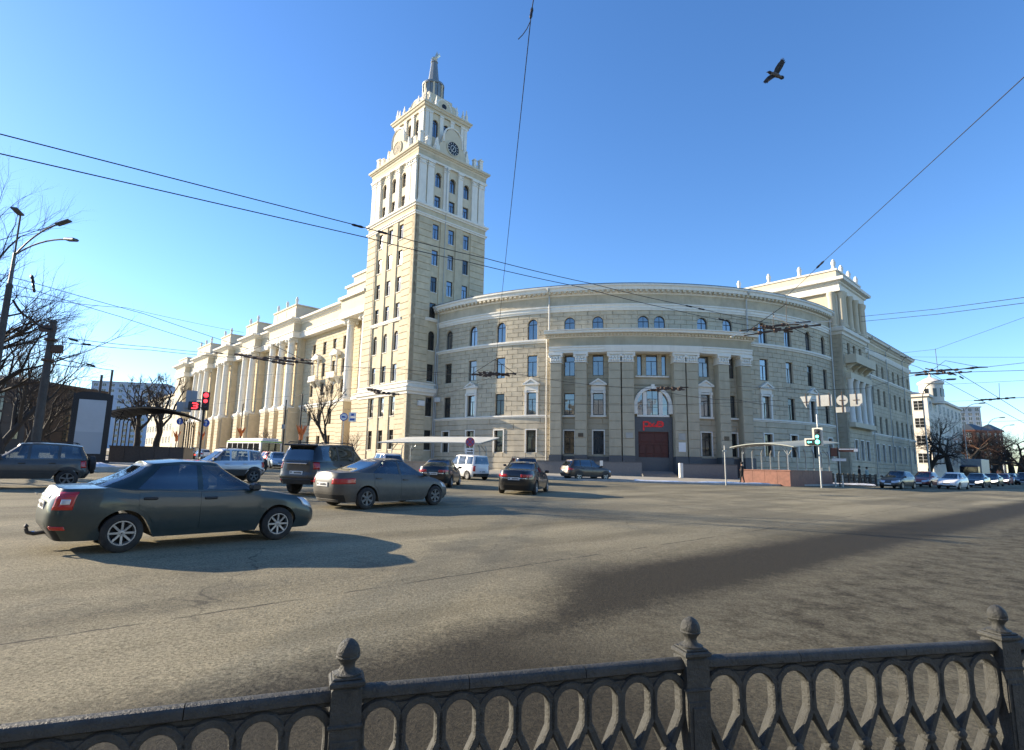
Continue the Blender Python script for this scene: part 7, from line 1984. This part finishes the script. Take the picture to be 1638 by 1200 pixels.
# ------------------------------------------------------------------ bare winter trees
BARK = pm('dark_bark', (0.035, 0.028, 0.022), 0.9, var=0.3, vscale=6, bump=0.5, bscale=18)
TWIG = pm('twig_brown', (0.055, 0.040, 0.030), 0.9, var=0.3, vscale=3)
TWIGR = pm('reddish_twigs', (0.15, 0.075, 0.04), 0.9, var=0.3, vscale=3)
def tree_meshes(seed, h, r0, spread=0.6, levels=5, trunk=0.32, knob=False, twiggy=1.0, up=0.25):
    rnd = random.Random(seed); wood, twig = MB(), MB()
    def grow(p, d, ln, r, lev):
        n = 4 if lev < 3 else 3; pts = [p.copy()]; dd = d.copy(); rs = [r]
        for i in range(n):
            dd = (dd + Vector((rnd.gauss(0, .16), rnd.gauss(0, .16), rnd.gauss(0, .10) + up * 0.25))).normalized()
            pts.append(pts[-1] + dd * ln / n); rs.append(r * (1 - (i + 1) / n * (0.45 if lev < levels else 0.8)))
        (wood if lev <= 2 else twig).tube(pts, rs, 8 if lev == 0 else 6 if lev <= 2 else 3, caps=False)
        if lev >= levels: return
        k = {0: rnd.randint(4, 6), 1: rnd.randint(4, 6), 2: rnd.randint(4, 5)}.get(lev, rnd.randint(4, 5))
        if knob and lev == 2: k = 9
        for j in range(k):
            t = 1.0 if j < 2 else rnd.uniform(0.45 if lev == 0 else 0.25, 1.0)
            if knob and lev >= 1: t = rnd.uniform(0.85, 1.0) if lev == 2 else rnd.uniform(.5, 1)
            x = t * n; i = min(int(x), n - 1); q = pts[i].lerp(pts[i + 1], x - i); rr = rs[i] + (rs[i + 1] - rs[i]) * (x - i)
            ax = Vector((rnd.gauss(0, 1), rnd.gauss(0, 1), rnd.gauss(0, .35))); ax = (ax - dd * ax.dot(dd)).normalized()
            sp = spread * rnd.uniform(0.6, 1.25); nd = (dd * math.cos(sp) + ax * math.sin(sp) + Vector((0, 0, up * 0.4))).normalized()
            grow(q, nd, ln * rnd.uniform(0.52, 0.78) * (twiggy if lev >= 2 else 1), rr * rnd.uniform(0.55, 0.76), lev + 1)
    grow(Vector((0, 0, -0.3)), Vector((rnd.gauss(0, .05), rnd.gauss(0, .05), 1)), h * trunk, r0, 0)
    zt = max(v.z for v in twig.v); s = h / zt
    for v in wood.v + twig.v: v *= s
    a = wood.mesh('trunk'); smooth_by_angle(a, 60); b = mesh_of('crown', twig.v, twig.f)
    return a, b
TREES = {'big': tree_meshes(3, 15, .30, .62, 5, .30), 'big2': tree_meshes(8, 14, .28, .7, 5, .28), 'poll': tree_meshes(5, 8.0, .24, .62, 4, .42, True, .62, .35), 'poll2': tree_meshes(11, 9, .26, .75, 4, .34, True, .6, .3),
         'small': tree_meshes(21, 4.2, .09, .7, 4, .32), 'round': tree_meshes(15, 10, .24, .8, 5, .22, False, 1.0, .1), 'round2': tree_meshes(16, 10, .24, .85, 5, .2, False, 1.0, .05)}
def tree(kind, label, xy, s=1.0, rot=0.0, group=None, crown=TWIG, lift=0.0, sx=1.0):
    M = T(gp(xy[0], xy[1], lift)) @ Rz(rot) @ Matrix.Diagonal((s * sx, s * sx, s, 1))
    o = thing('bare_tree', label, 'tree', M, group); a, b = TREES[kind]
    add('trunk', a, BARK, o, None, local=True); add('crown', b, crown, o, None, local=True); return o
def gxy(px, Y): p = gray(px, Y); return (p.x, p.y)
LT = 'bare trees on the left square'
tree('big', 'tall bare tree cut by the left edge behind the street lamp', gxy(-95, 30), 1.05, 3.4, LT, lift=.3)
tree('big2', 'bare tree between street lamp and concrete pole on the left', gxy(2, 42), 0.9, 1.9, LT, lift=.3)
tree('big', 'bare tree just behind the concrete pole base', gxy(50, 54), 0.72, 4.0, LT, lift=.3)
tree('big2', 'slim bare tree right of the concrete pole', gxy(84, 68), 0.6, 2.5, LT, lift=.3)
tree('big', 'dense bare tree before the brown house at the far left', gxy(-12, 48), 0.92, 5.2, LT, lift=.3)
tree('big2', 'bare tree before the brown house, left of the concrete pole', gxy(30, 60), 0.85, 0.4, LT, lift=.3)
tree('poll2', 'pollarded dark tree behind the advertising stand', gxy(212, 60), 1.02, 0.7, LT, lift=.3)
tree('poll2', 'leaning pollarded tree above the right end of the dark canopy', gxy(248, 56), 1.0, 2.9, LT, lift=.3)
tree('poll', 'dark pollarded tree standing before the tower corner', gxy(525, 60), 1.24, 0.0, sx=0.66)
tree('small', 'small reddish bare tree beside the round sign near the tower', gxy(563, 58), 1.0, 0.0, crown=TWIGR)
tree('small', 'slim young bare tree before the second portico', gxy(425, 84), 1.3, 1.0)
# two trees beyond the left edge of the view; their shadows lie on the road
tree('big', 'bare tree out of view at left casting long shadow over the near road', (-37, 15.2), 0.8, 1.0, 'bare trees beyond the left edge')
tree('big2', 'bare tree out of view at left casting shadow across the junction', (-31, 31), 1.15, 2.0, 'bare trees beyond the left edge')
RT = 'bare trees along the right street'
tree('round', 'bare tree before the lit side of the white turreted house', gxy(1487, 82), 1.05, 0, RT, sx=.75)
tree('round2', 'dark spreading bare tree before the shaded side of the white house', gxy(1522, 88), 0.98, 1.0, RT, sx=.9)
for i, (px, Y, s, lab) in enumerate(((1560, 104, 1.0, 'brown bare tree behind the grey truck'), (1588, 112, 1.0, 'brown bare tree right of the grey truck, second of row'), (1612, 118, 1.05, 'brown bare tree above the end of the car queue'), (1640, 104, 0.95, 'brown bare tree at the right edge of the view'), (1668, 112, 1.1, 'brown bare tree half beyond the right edge'), (1545, 122, 1.15, 'tall brown bare tree before the red brick building'), (1574, 128, 1.2, 'brown bare tree in the second row behind the grey truck'), (1600, 134, 1.25, 'brown bare tree in the second row above the car queue'), (1628, 128, 1.2, 'brown bare tree in the second row near the right edge'))):
    tree('round' if i % 2 else 'round2', lab, gxy(px, Y), s, i * 1.3, RT, crown=TWIGR if i < 3 else TWIG, sx=1.15)
# ------------------------------------------------------------------ background buildings
WHITEB = pm('white_painted_wall', (0.74, 0.68, 0.58), 0.85, var=0.07, vscale=1, streak=0.2)
BRICK = pm('far_red_brick', (0.26, 0.10, 0.06), 0.85, var=0.15, vscale=1)
TOWERB = pm('far_grey_tower', (0.42, 0.45, 0.47), 0.7, var=0.1); BLUEB = pm('far_blue_block', (0.30, 0.38, 0.50), 0.7, var=0.1, vscale=.2)
BROWNB = pm('brown_house_wall', (0.055, 0.04, 0.03), 0.85, var=0.2, vscale=.5)
def house(label, corner, u, v, W, D, z1, mat, cols, rows, colsv, z0w=2.0, ww=1.3, wh=1.9, pane=PANE_DARK, name='house', frame=None, cat='building', roof=True):
    """corner nearest to us; u and v run along the two visible faces"""
    u = Vector((u[0], u[1])).normalized(); v = Vector((v[0], v[1])).normalized(); c = Vector((corner[0], corner[1])); g = gz(*c)
    o = thing(name, label, cat, T(c.x, c.y, g)); P2 = lambda a, b, z: Vector((c.x + u.x * a + v.x * b, c.y + u.y * a + v.y * b, z))
    vs = [P2(a, b, z) for z in (g - 2, z1) for a, b in ((0, 0), (W, 0), (W, D), (0, D))]
    MB().raw(vs, [(3, 2, 1, 0), (4, 5, 6, 7), (0, 1, 5, 4), (1, 2, 6, 5), (2, 3, 7, 6), (3, 0, 4, 7)]).build('wall', mat, o)
    e = .4; vs = [P2(a, b, z) for z in (z1, z1 + .45) for a, b in ((-e, -e), (W + e, -e), (W + e, D + e), (-e, D + e))]
    MB().raw(vs, [(3, 2, 1, 0), (4, 5, 6, 7), (0, 1, 5, 4), (1, 2, 6, 5), (2, 3, 7, 6), (3, 0, 4, 7)]).build('cornice', mat, o)
    if roof:
        vs = [P2(-e, -e, z1 + .46), P2(W + e, -e, z1 + .46), P2(W + e, D + e, z1 + .46), P2(-e, D + e, z1 + .46), P2(W * .5, D * .35, z1 + 2.4), P2(W * .5, D * .65, z1 + 2.4)]
        MB().raw(vs, [(0, 1, 4), (1, 2, 5, 4), (2, 3, 5), (3, 0, 4, 5)]).build('roof', ROOFMETAL, o)
    sh = (z1 - g - z0w) / rows
    for (d, L_, n, oth) in ((u, W, cols, v), (v, D, colsv, u)):
        outward = -oth
        # right as seen from outside
        rt = d if (Vector((-d.y, d.x)).dot(outward) < 0) else -d
        for i in range(n):
            s = (i + .5) / n * L_; p = c + d * s
            for k in range(rows):
                fr = Face(p + outward * 0.02, rt); window(o, fr, 0, ww, g + z0w + k * sh + (sh - wh) * .5, g + z0w + k * sh + (sh - wh) * .5 + wh, False, 'G', d=0.05, pane=pane, frame=frame or FRAME_W)
    return o
c = at(1489, 700, 108); zt = at(1489, 634, 108).z
wh = house('white four-storey house with round turret beyond the right wing', (c.x, c.y), DL, DR, 9.0, 34, zt, WHITEB, 3, 4, 8, z0w=2.2, ww=1.6)
tp = at(1491, 640, 112); z0 = zt; z1 = at(1491, 612, 112).z
tm_ = MB().lathe([(1.95, z0 - 1), (1.95, z1 - .5), (2.2, z1 - .4), (2.2, z1), (1.2, z1 + .6), (.3, z1 + 1.0), (.1, z1 + 1.9), (.02, z1 + 2.2)], 20); o = tm_.build('turret', WHITEB, wh, T(tp.x, tp.y, 0)); smooth_by_angle(o.data, 40)
for k in range(4):
    a = math.radians(-150 + k * 40); MB().box(-.3, .3, -.06, .06, z1 - 3.0, z1 - 1.4).build('turret_window', PANE_DARK, wh, T(tp.x + 1.95 * math.cos(a), tp.y + 1.95 * math.sin(a), 0) @ Rz(a + math.pi / 2))
c = at(1572, 690, 250); house('grey tower block with glazed corner far down the right street', (c.x, c.y), (-1, .35), (.35, 1), 13, 12, at(1572, 652, 250).z, TOWERB, 5, 14, 4, ww=1.5, wh=1.4, name='tower_block', roof=False)
c = at(1560, 700, 175); house('red brick building far down the right street', (c.x, c.y), (-1, .5), (1, .35), 6, 8, at(1560, 690, 175).z, BRICK, 2, 5, 3, ww=1.2, wh=1.5, name='brick_building')
c = at(1589, 700, 185); house('small red brick annex right of the brick building', (c.x, c.y), (-1, .4), (1, .5), 4, 6, at(1589, 690, 185).z, BRICK, 2, 5, 2, ww=1.2, wh=1.5, name='brick_building')
c = at(135, 700, 270); house('pale blue apartment block far beyond the left square', (c.x, c.y), (1, .25), (-.25, 1), 32, 16, at(135, 610, 270).z, BLUEB, 9, 11, 3, ww=1.8, wh=1.4, name='apartment_block', roof=False)
c = at(38, 700, 85); house('brown house behind the bare trees at far left', (c.x, c.y), (-1, .15), (.1, 1), 30, 14, at(38, 612, 85).z, BROWNB, 9, 4, 3, ww=1.3, wh=1.9, frame=FRAME)
c = PQ(3.0, 122); house('cream four-storey house beyond the end of the colonnaded wing', (c.x, c.y), DL, DR, 30, 14, 20.0, CREAM_PALE, 9, 4, 3, name='house')
# ------------------------------------------------------------------ wires and trolley fittings
WIREM = pm('wire_black', (0.012, 0.012, 0.014), 0.6)
def wire(label, pts, r=0.012, sag=0.0, insul=(), group=None, name='overhead_wire'):
    P3 = [at(*p) for p in pts]; out = []
    off = lambda q: q[0] < 0 or q[0] > 1638 or q[1] < 0
    if off(pts[0]): P3[0] = P3[0] + (P3[0] - P3[1]).normalized() * 24      # the span goes on beyond the view
    if off(pts[-1]): P3[-1] = P3[-1] + (P3[-1] - P3[-2]).normalized() * 24
    for a, b in zip(P3, P3[1:]):
        n = 10
        for i in range(n): t = i / n; out.append(a.lerp(b, t) - Vector((0, 0, sag * 4 * t * (1 - t))))
    out.append(P3[-1]); base = out[len(out) // 2]
    o = thing(name, label, 'wire', T(base), group)
    MB().tube(out, r, 5).build('cable', WIREM, o)
    for (x, y, Y, dx, dy, ln, rr) in insul:
        p = at(x, y, Y); q = at(x + dx, y + dy, Y); d = (q - p).normalized()
        MB().tube([p - d * ln / 2, p - d * ln * .3, p, p + d * ln * .3, p + d * ln / 2], [rr * .6, rr, rr * .8, rr, rr * .6], 7).build('insulator', BLACKMETAL, o)
    return o
WG = 'overhead wires'
wire('upper of two heavy wires falling from upper left across the tower', [(-60, 197, 12.5), (572, 361, 20), (775, 413, 24), (945, 453.6, 28), (1103, 490, 33), (1230, 517, 38)], .017, 0.04, ((572, 361.5, 20, 10, 2.6, .45, .05), (612, 372, 20.8, 10, 2.6, .4, .05), (1102, 490, 33, 10, 2.3, .4, .05), (1122, 494.5, 33.6, 10, 2.3, .4, .05)), WG)
wire('lower of two heavy wires falling from upper left across the tower', [(-60, 230, 12.5), (590, 381, 20), (740, 417, 24), (927, 459, 28), (1070, 494, 33), (1198, 521, 38)], .017, 0.04, ((1154, 511, 36, 10, 2.4, .4, .05),), WG)
wire('near-vertical wire running overhead from the top edge with dangling end', [(858, -30, 8), (850, 20, 8.6), (803, 470, 22), (792, 594, 31)], .009, 0.0, ((850, 21, 8.6, -2, 12, .2, .028),), WG)
o = wire('loose bent wire end below the insulator at the top edge', [(849, 33, 8.7), (843, 46, 8.7), (836, 56, 8.7), (829, 63, 8.7)], .008, 0, (), WG)
wire('single wire rising steeply to the right edge', [(1660, 100, 13), (1310, 425, 30), (1255, 476, 38)], .014, 0.05, ((1312, 423.5, 30, 10, -9.5, .6, .06),), WG)
for k, (ya, yb) in enumerate(((506.5, 476), (514.5, 485))):
    wire(('upper' if k == 0 else 'lower') + ' wire of the pair running from pavilion to right edge', [(1377, ya, 58), (1500, (ya + yb) / 2 + 3, 46), (1660, yb - 3, 34)], .022, 0.0, (), WG)
wire('thin wire from right wing roof up to the right edge', [(1430, 566, 60), (1496, 559, 52), (1660, 500, 40)], .014, 0, (), WG)
wire('thin level wire above the right trolley fitting', [(1440, 571, 70), (1660, 570, 55)], .014, 0.1, (), WG)
wire('thin level wire across the right sky below the fitting', [(1470, 617, 70), (1660, 606, 55)], .014, 0.1, (), WG)
wire('lower thin level wire across the right sky above brown trees', [(1500, 643, 80), (1660, 634, 60)], .014, 0.1, (), WG)
wire('lowest thin wire near the tops of the brown trees', [(1560, 676, 90), (1660, 670, 70)], .016, 0.1, (), WG)
wire('slanting wire from right fitting to the lower right', [(1440, 570, 52), (1515, 586, 50), (1595, 635, 50), (1660, 676, 50)], .022, 0, ((1538, 604, 50, 10, 6, .4, .07),), WG)
wire('second slanting wire from right fitting, left of the first', [(1380, 556, 52), (1470, 588, 52), (1560, 636, 52), (1660, 688, 52)], .02, 0, (), WG)
wire('wire from left edge passing the street lamp, upper of pair', [(-40, 428, 26), (57, 453.5, 30), (230, 502, 38), (397, 558, 46)], .018, 0.02, ((52, 447, 30, 3, 14, .5, .09), (54, 461, 30, 2, 14, .5, .08)), WG)
wire('wire from left edge passing the street lamp, lower of pair', [(-40, 440, 26), (55, 464.5, 30), (190, 506, 38), (330, 551, 46)], .018, 0.02, (), WG)
wire('upper wire from concrete pole towards the left trolley fitting', [(97, 539, 27), (240, 555, 36), (372, 567, 46)], .016, 0.05, ((118, 544, 28.5, 10, 2.5, .5, .06), (350, 565, 44.5, 10, 1, .7, .06)), WG)
wire('lower wire from concrete pole towards the left trolley fitting', [(95, 547, 27), (240, 560, 36), (376, 572, 46)], .016, 0.05, ((138, 551, 29.5, 10, 1, .5, .06),), WG)
wire('thick sagging cable between street lamp and concrete pole', [(21, 480, 24), (50, 510, 25.5), (84, 526, 27)], .05, 0.15, (), WG)
wire('wire from concrete pole down to the twin poles', [(86, 567, 27), (115, 578, 34), (180, 592, 66)], .03, 0.1, ((145, 584, 45, 10, 3, .8, .08),), WG)
wire('long thin wire from street lamp to the colonnade roof', [(22, 472, 24), (200, 492, 50), (390, 532, 80)], .018, 0.1, (), WG)
wire('thin wire across the colonnade above the bus', [(300, 650, 70), (390, 640, 66), (560, 622, 52), (690, 604, 50)], .014, 0.1, (), WG)
wire('thin wire across colonnade and tower at mid height', [(345, 600, 80), (560, 592, 60), (860, 600, 48)], .014, 0.2, (), WG)
wire('second thin wire across colonnade and tower', [(345, 664, 80), (560, 655, 60), (700, 633, 48), (800, 598, 44)], .014, 0.1, (), WG)
wire('thin wire from left fitting across the tower to the mid fitting', [(498, 581, 44), (640, 590, 42), (760, 598, 40)], .016, 0.1, (), WG)
wire('thin wire from mid fitting across the portico', [(826, 598, 40), (1042, 622, 40), (1180, 640, 42), (1330, 655, 46)], .014, 0.2, (), WG)
wire('thin wire across the portico windows', [(800, 640, 48), (1000, 648, 46), (1250, 640, 46)], .012, 0.1, (), WG)
wire('wire carrying the row of sign backs', [(1180, 618, 45), (1290, 624, SY), (1381, 622, SY), (1470, 598, 52)], .016, 0.0, (), WG)
def bars(label, segs, hang=(), r=.05, name='trolley_fitting'):
    c = at(*segs[0][0]); o = thing(name, label, 'trolley fitting', T(c), 'trolley wire fittings')
    for a, b in segs:
        rnd = random.Random(int(a[0])); A, B = at(*a), at(*b); pts = [A.lerp(B, i / 10) + Vector((0, 0, rnd.uniform(-.03, .03))) for i in range(11)]
        m = MB(); m.tube(pts, [r * rnd.choice((.7, 1.0, 1.5)) for _ in pts], 6)
        for i in range(2, 10, 2): p = pts[i]; m.box(-.1, .1, -.1, .1, -.1, .1, T(p))
        m.build('switch_rail', RUSTMETAL, o)
    for h_ in hang:
        MB().tube([at(*q) for q in h_], .022, 5).build('hanger', WIREM, o)
    return o
bars('long rusty trolley crossing hung before the porticoes at left', [((376, 567, 46), (500, 582, 44)), ((392, 570, 44), (470, 584, 42.5)), ((430, 570, 46), (498, 577, 43.4))], [((380, 568, 46), (430, 549, 45), (495, 580, 44)), ((430, 549, 45), (430, 540, 45)), ((446, 575, 45), (446, 540, 45))], .075)
bars('small trolley fitting before the tower ledge', [((585, 622, 46), (610, 626, 45)), ((598, 628, 45), (638, 631, 44))], (), .06)
bars('trolley fitting hung before the left curved facade', [((754, 599, 40), (826, 598, 40)), ((765, 595, 41), (815, 601, 40)), ((772, 602, 39.5), (800, 597, 40))], [((790, 596, 40), (792, 575, 40)), ((756, 598, 40), (792, 575, 40), (824, 598, 40))], .05)
bars('trolley fitting hung before the arched entrance window', [((1040, 624, 40), (1101, 620, 40)), ((1050, 620, 40.5), (1096, 624, 39.5))], (), .05)
bars('large rusty trolley crossing hung right of the portico', [((1184, 529, 36), (1296, 514.5, 38)), ((1190, 537, 35), (1312, 519, 37)), ((1215, 521, 37), (1268, 531, 36.4))], [((1237, 524, 36.5), (1237, 498, 36.5)), ((1258, 520, 36.8), (1258, 478, 36.8)), ((1190, 534, 36), (1258, 486, 36.8)), ((1258, 520, 36.8), (1300, 540, 37))], .055)
bars('rusty trolley crossing against the sky beyond the right wing', [((1455, 597, 52), (1580, 587, 52)), ((1464, 600, 51), (1554, 595, 51)), ((1480, 590, 52), (1530, 600, 51))], [((1492, 592, 52), (1512, 577, 52), (1570, 588, 52)), ((1500, 592, 52), (1496, 558, 52)), ((1580, 587, 52), (1660, 578, 48)), ((1554, 595, 51), (1660, 592, 48))], .07)
bars('small trolley fitting with insulators low in the right sky', [((1558, 641, 60), (1624, 636, 58))], [((1599, 637, 59), (1598, 613, 59)), ((1624, 636, 58), (1660, 635, 57))], .06)
# pale conduit loops on the big crossing
o = thing('conduit_loop', 'pale bent conduit lying over the rusty crossing right of the portico', 'conduit', T(at(1250, 520, 36.5)))
MB().tube([at(1169, 539, 35.2), at(1185, 533, 35.6), at(1205, 531, 36)], .035, 6).tube([at(1238, 506, 36.6), at(1262, 518, 36.6), at(1290, 517, 37), at(1330, 514, 37.4)], .035, 6).build('pipe', WHITESHEET, o)
# ------------------------------------------------------------------ hooded crow in flight
FEATH = pm('black_feathers', (0.010, 0.010, 0.011), 0.7); GREYF = pm('grey_feathers', (0.10, 0.095, 0.09), 0.8)
YB = 14.0; sc = YB / FPX * 1.03
bc = at(1240, 118, YB); rgt = Vector(CAM_R.col[0]); upv = Vector(CAM_R.col[1]); fwd = -Vector(CAM_R.col[2])
MBird = Matrix((rgt, fwd, upv)).transposed().to_4x4(); MBird.translation = bc
bird = thing('crow', 'hooded crow flying with spread wings in the upper right sky', 'bird', MBird)
def bpt(x, y, d=0.0): return Vector(((x - 1240) * sc, d, -(y - 118) * sc))
m = MB(); m.tube([bpt(1226, 115.5), bpt(1229, 115.6), bpt(1232, 117), bpt(1237, 118.5), bpt(1243, 121), bpt(1248, 123.5), bpt(1251, 124.5)], [.004, .026, .036, .058, .062, .04, .02], 10)
body_me = m.mesh('body', True); add('body', body_me, GREYF, bird, None, local=True)
m = MB(); m.tube([bpt(1224.5, 116), bpt(1227, 115.2), bpt(1229.5, 115.4), bpt(1232.2, 116.8), bpt(1233.5, 117.4)], [.004, .016, .040, .044, .030], 10); m.build('head', FEATH, bird, None, smooth=True, local=True)
def fan(name, pts, d0, d1):
    n = len(pts); vs = []
    for s in (-.006, .006): vs += [bpt(x, y, (d0 + (d1 - d0) * (i / n)) + s) for i, (x, y) in enumerate(pts)]
    c0 = bpt(sum(p[0] for p in pts) / n, sum(p[1] for p in pts) / n, (d0 + d1) / 2 - .012); c1 = c0 + Vector((0, .024, 0)); vs += [c0, c1]
    fs = []
    for i in range(n): j = (i + 1) % n; fs += [(i, j, 2 * n), (n + j, n + i, 2 * n + 1), (i, n + i, n + j, j)]
    me = mesh_of(name, vs, fs); add(name, me, FEATH, bird, None, local=True)
fan('wing', [(1237, 116), (1240, 108), (1245, 100), (1249, 95.5), (1251, 91), (1252, 94), (1253.3, 88.5), (1254, 93), (1256.5, 88.2), (1256, 93.5), (1259, 90.5), (1257.5, 95.5), (1260.5, 94), (1258, 98.5), (1255.5, 104), (1252, 110), (1247.5, 117.5), (1242, 120.5)], .0, .12)
fan('wing', [(1240, 124.5), (1236, 121), (1231, 120.5), (1226, 124), (1221.5, 129), (1217.5, 134.5), (1219.5, 133.8), (1219, 137), (1221, 135), (1221.5, 137.8), (1223, 135.8), (1224, 137.5), (1226, 134.8), (1232, 130.5), (1237, 127.5)], .0, -.12)
fan('tail', [(1246, 123), (1249, 121), (1253.5, 121.2), (1255.8, 123.5), (1255, 126.5), (1251, 128), (1247.5, 126)], .0, .02)
# ------------------------------------------------------------------ pedestrians
def person(label, xy, coat, az, h=1.72, lift=0.13, lean=0.0, trousers=None):
    o = thing('person', label, 'person', heading(xy, az, lift), 'pedestrians on the right pavement')
    J = [((0, 0, .93), .15), ((0, 0, 1.12), .16), ((lean * .4, 0, 1.32), .18), ((lean * .7, 0, 1.45), .11), ((lean, 0, 1.53), .062), ((lean + .02, 0, 1.60), .085), ((lean + .03, 0, 1.70), .085)]
    V = [j[0] for j in J]; Rr = [j[1] for j in J]; E = [(i, i + 1) for i in range(6)]
    for s in (-1, 1):
        b = len(V)
        V += [(lean * .5, s * .19, 1.40), (lean * .4 - .03, s * .25, 1.13), (lean * .5 + .10, s * .23, .92), (lean * .5 + .16, s * .22, .84)]; Rr += [.075, .058, .045, .04]; E += [(2, b), (b, b + 1), (b + 1, b + 2), (b + 2, b + 3)]
        b = len(V); st_ = s * .14
        V += [(0.0, s * .09, .86), (st_ * .6 + .03, s * .10, .48), (st_ - .02, s * .10, .08), (st_ + .12, s * .11, .035)]; Rr += [.105, .075, .052, .045]; E += [(0, b), (b, b + 1), (b + 1, b + 2), (b + 2, b + 3)]
    me = bpy.data.meshes.new('figure'); me.from_pydata(V, E, []); ob = bpy.data.objects.new('figure_tmp', me); COL.objects.link(ob)
    md = ob.modifiers.new('s', 'SKIN'); ob.modifiers.new('d', 'SUBSURF').levels = 1
    for i, sv in enumerate(me.skin_vertices[0].data): sv.radius = (Rr[i], Rr[i]); sv.use_root = (i == 0)
    dg = bpy.context.evaluated_depsgraph_get(); em = bpy.data.meshes.new_from_object(ob.evaluated_get(dg)); bpy.data.objects.remove(ob)
    em.materials.clear()
    for mt in (coat, trousers or BLACKCLOTH, SKIN): em.materials.append(mt)
    for p in em.polygons: p.use_smooth = True; z = p.center.z; p.material_index = 2 if z > 1.50 else (0 if z > .72 else 1)
    em.transform(Matrix.Scale(h / 1.78, 4)); bo = bpy.data.objects.new('body', em); COL.objects.link(bo); bo.parent = o; WORLD[bo.name] = WORLD[o.name].copy()
    k = h / 1.78
    MB().lathe([(.10, 1.60), (.115, 1.67), (.11, 1.74), (.07, 1.80), (.01, 1.82)], 12, T((lean + .005) * k, 0, 0) @ Matrix.Scale(k, 4)).build('hat', BLACKCLOTH, o, None, local=True, smooth=True)
    return o
BLACKCLOTH = pm('black_cloth', (0.012, 0.012, 0.014), 0.9); SKIN = pm('skin', (0.45, 0.28, 0.2), 0.6); PALECOAT = pm('pale_green_coat', (0.33, 0.42, 0.38), 0.8)
a_ = gray(1373, 58.5); person('person in black coat standing behind the lattice fence', (a_.x, a_.y), BLACKCLOTH, math.radians(120))
a_ = gray(1385, 59.0); person('person in pale green coat behind the lattice fence', (a_.x, a_.y), PALECOAT, math.radians(150), 1.62)
a_ = gray(1186, 47.5); person('person in black standing by the left end of the right canopy', (a_.x, a_.y), BLACKCLOTH, math.radians(-60), 1.7, trousers=BLACKCLOTH)

# ------------------------------------------------------------------ unseen houses added behind the viewer to cut sky light, also mirrored in windows
HB = 'unseen houses added behind the viewer to cut sky light'
for lab, cx_, cy_, W_, D_, zz, mt in (('unseen five-storey grey house added behind the viewer to cut sky light', 8, -26, 52, 16, 19, TOWERB), ('unseen five-storey brown house added left behind the viewer to cut sky light', -52, -20, 50, 16, 18, CREAM_DARK), ('unseen pale house added right behind the viewer to cut sky light', 70, -10, 44, 16, 20, TOWERB)):
    g = gz(cx_, cy_); o = thing('house', lab, 'building', T(cx_, cy_, g), HB)
    MB().box(cx_ - W_ / 2, cx_ + W_ / 2, cy_ - D_, cy_, g - 1, zz).build('wall', mt, o)
    MB().box(cx_ - W_ / 2 - .4, cx_ + W_ / 2 + .4, cy_ - D_ - .4, cy_ + .4, zz, zz + .5).build('cornice', mt, o)
    fr = Face((cx_ + W_ / 2, cy_ + .02), (-1, 0))
    for i in range(int(W_ / 4)):
        for k in range(4): window(o, fr, 2 + 4 * i, 1.5, g + 2 + 4 * k, g + 4.2 + 4 * k, d=.05, pane=PANE_DARK)
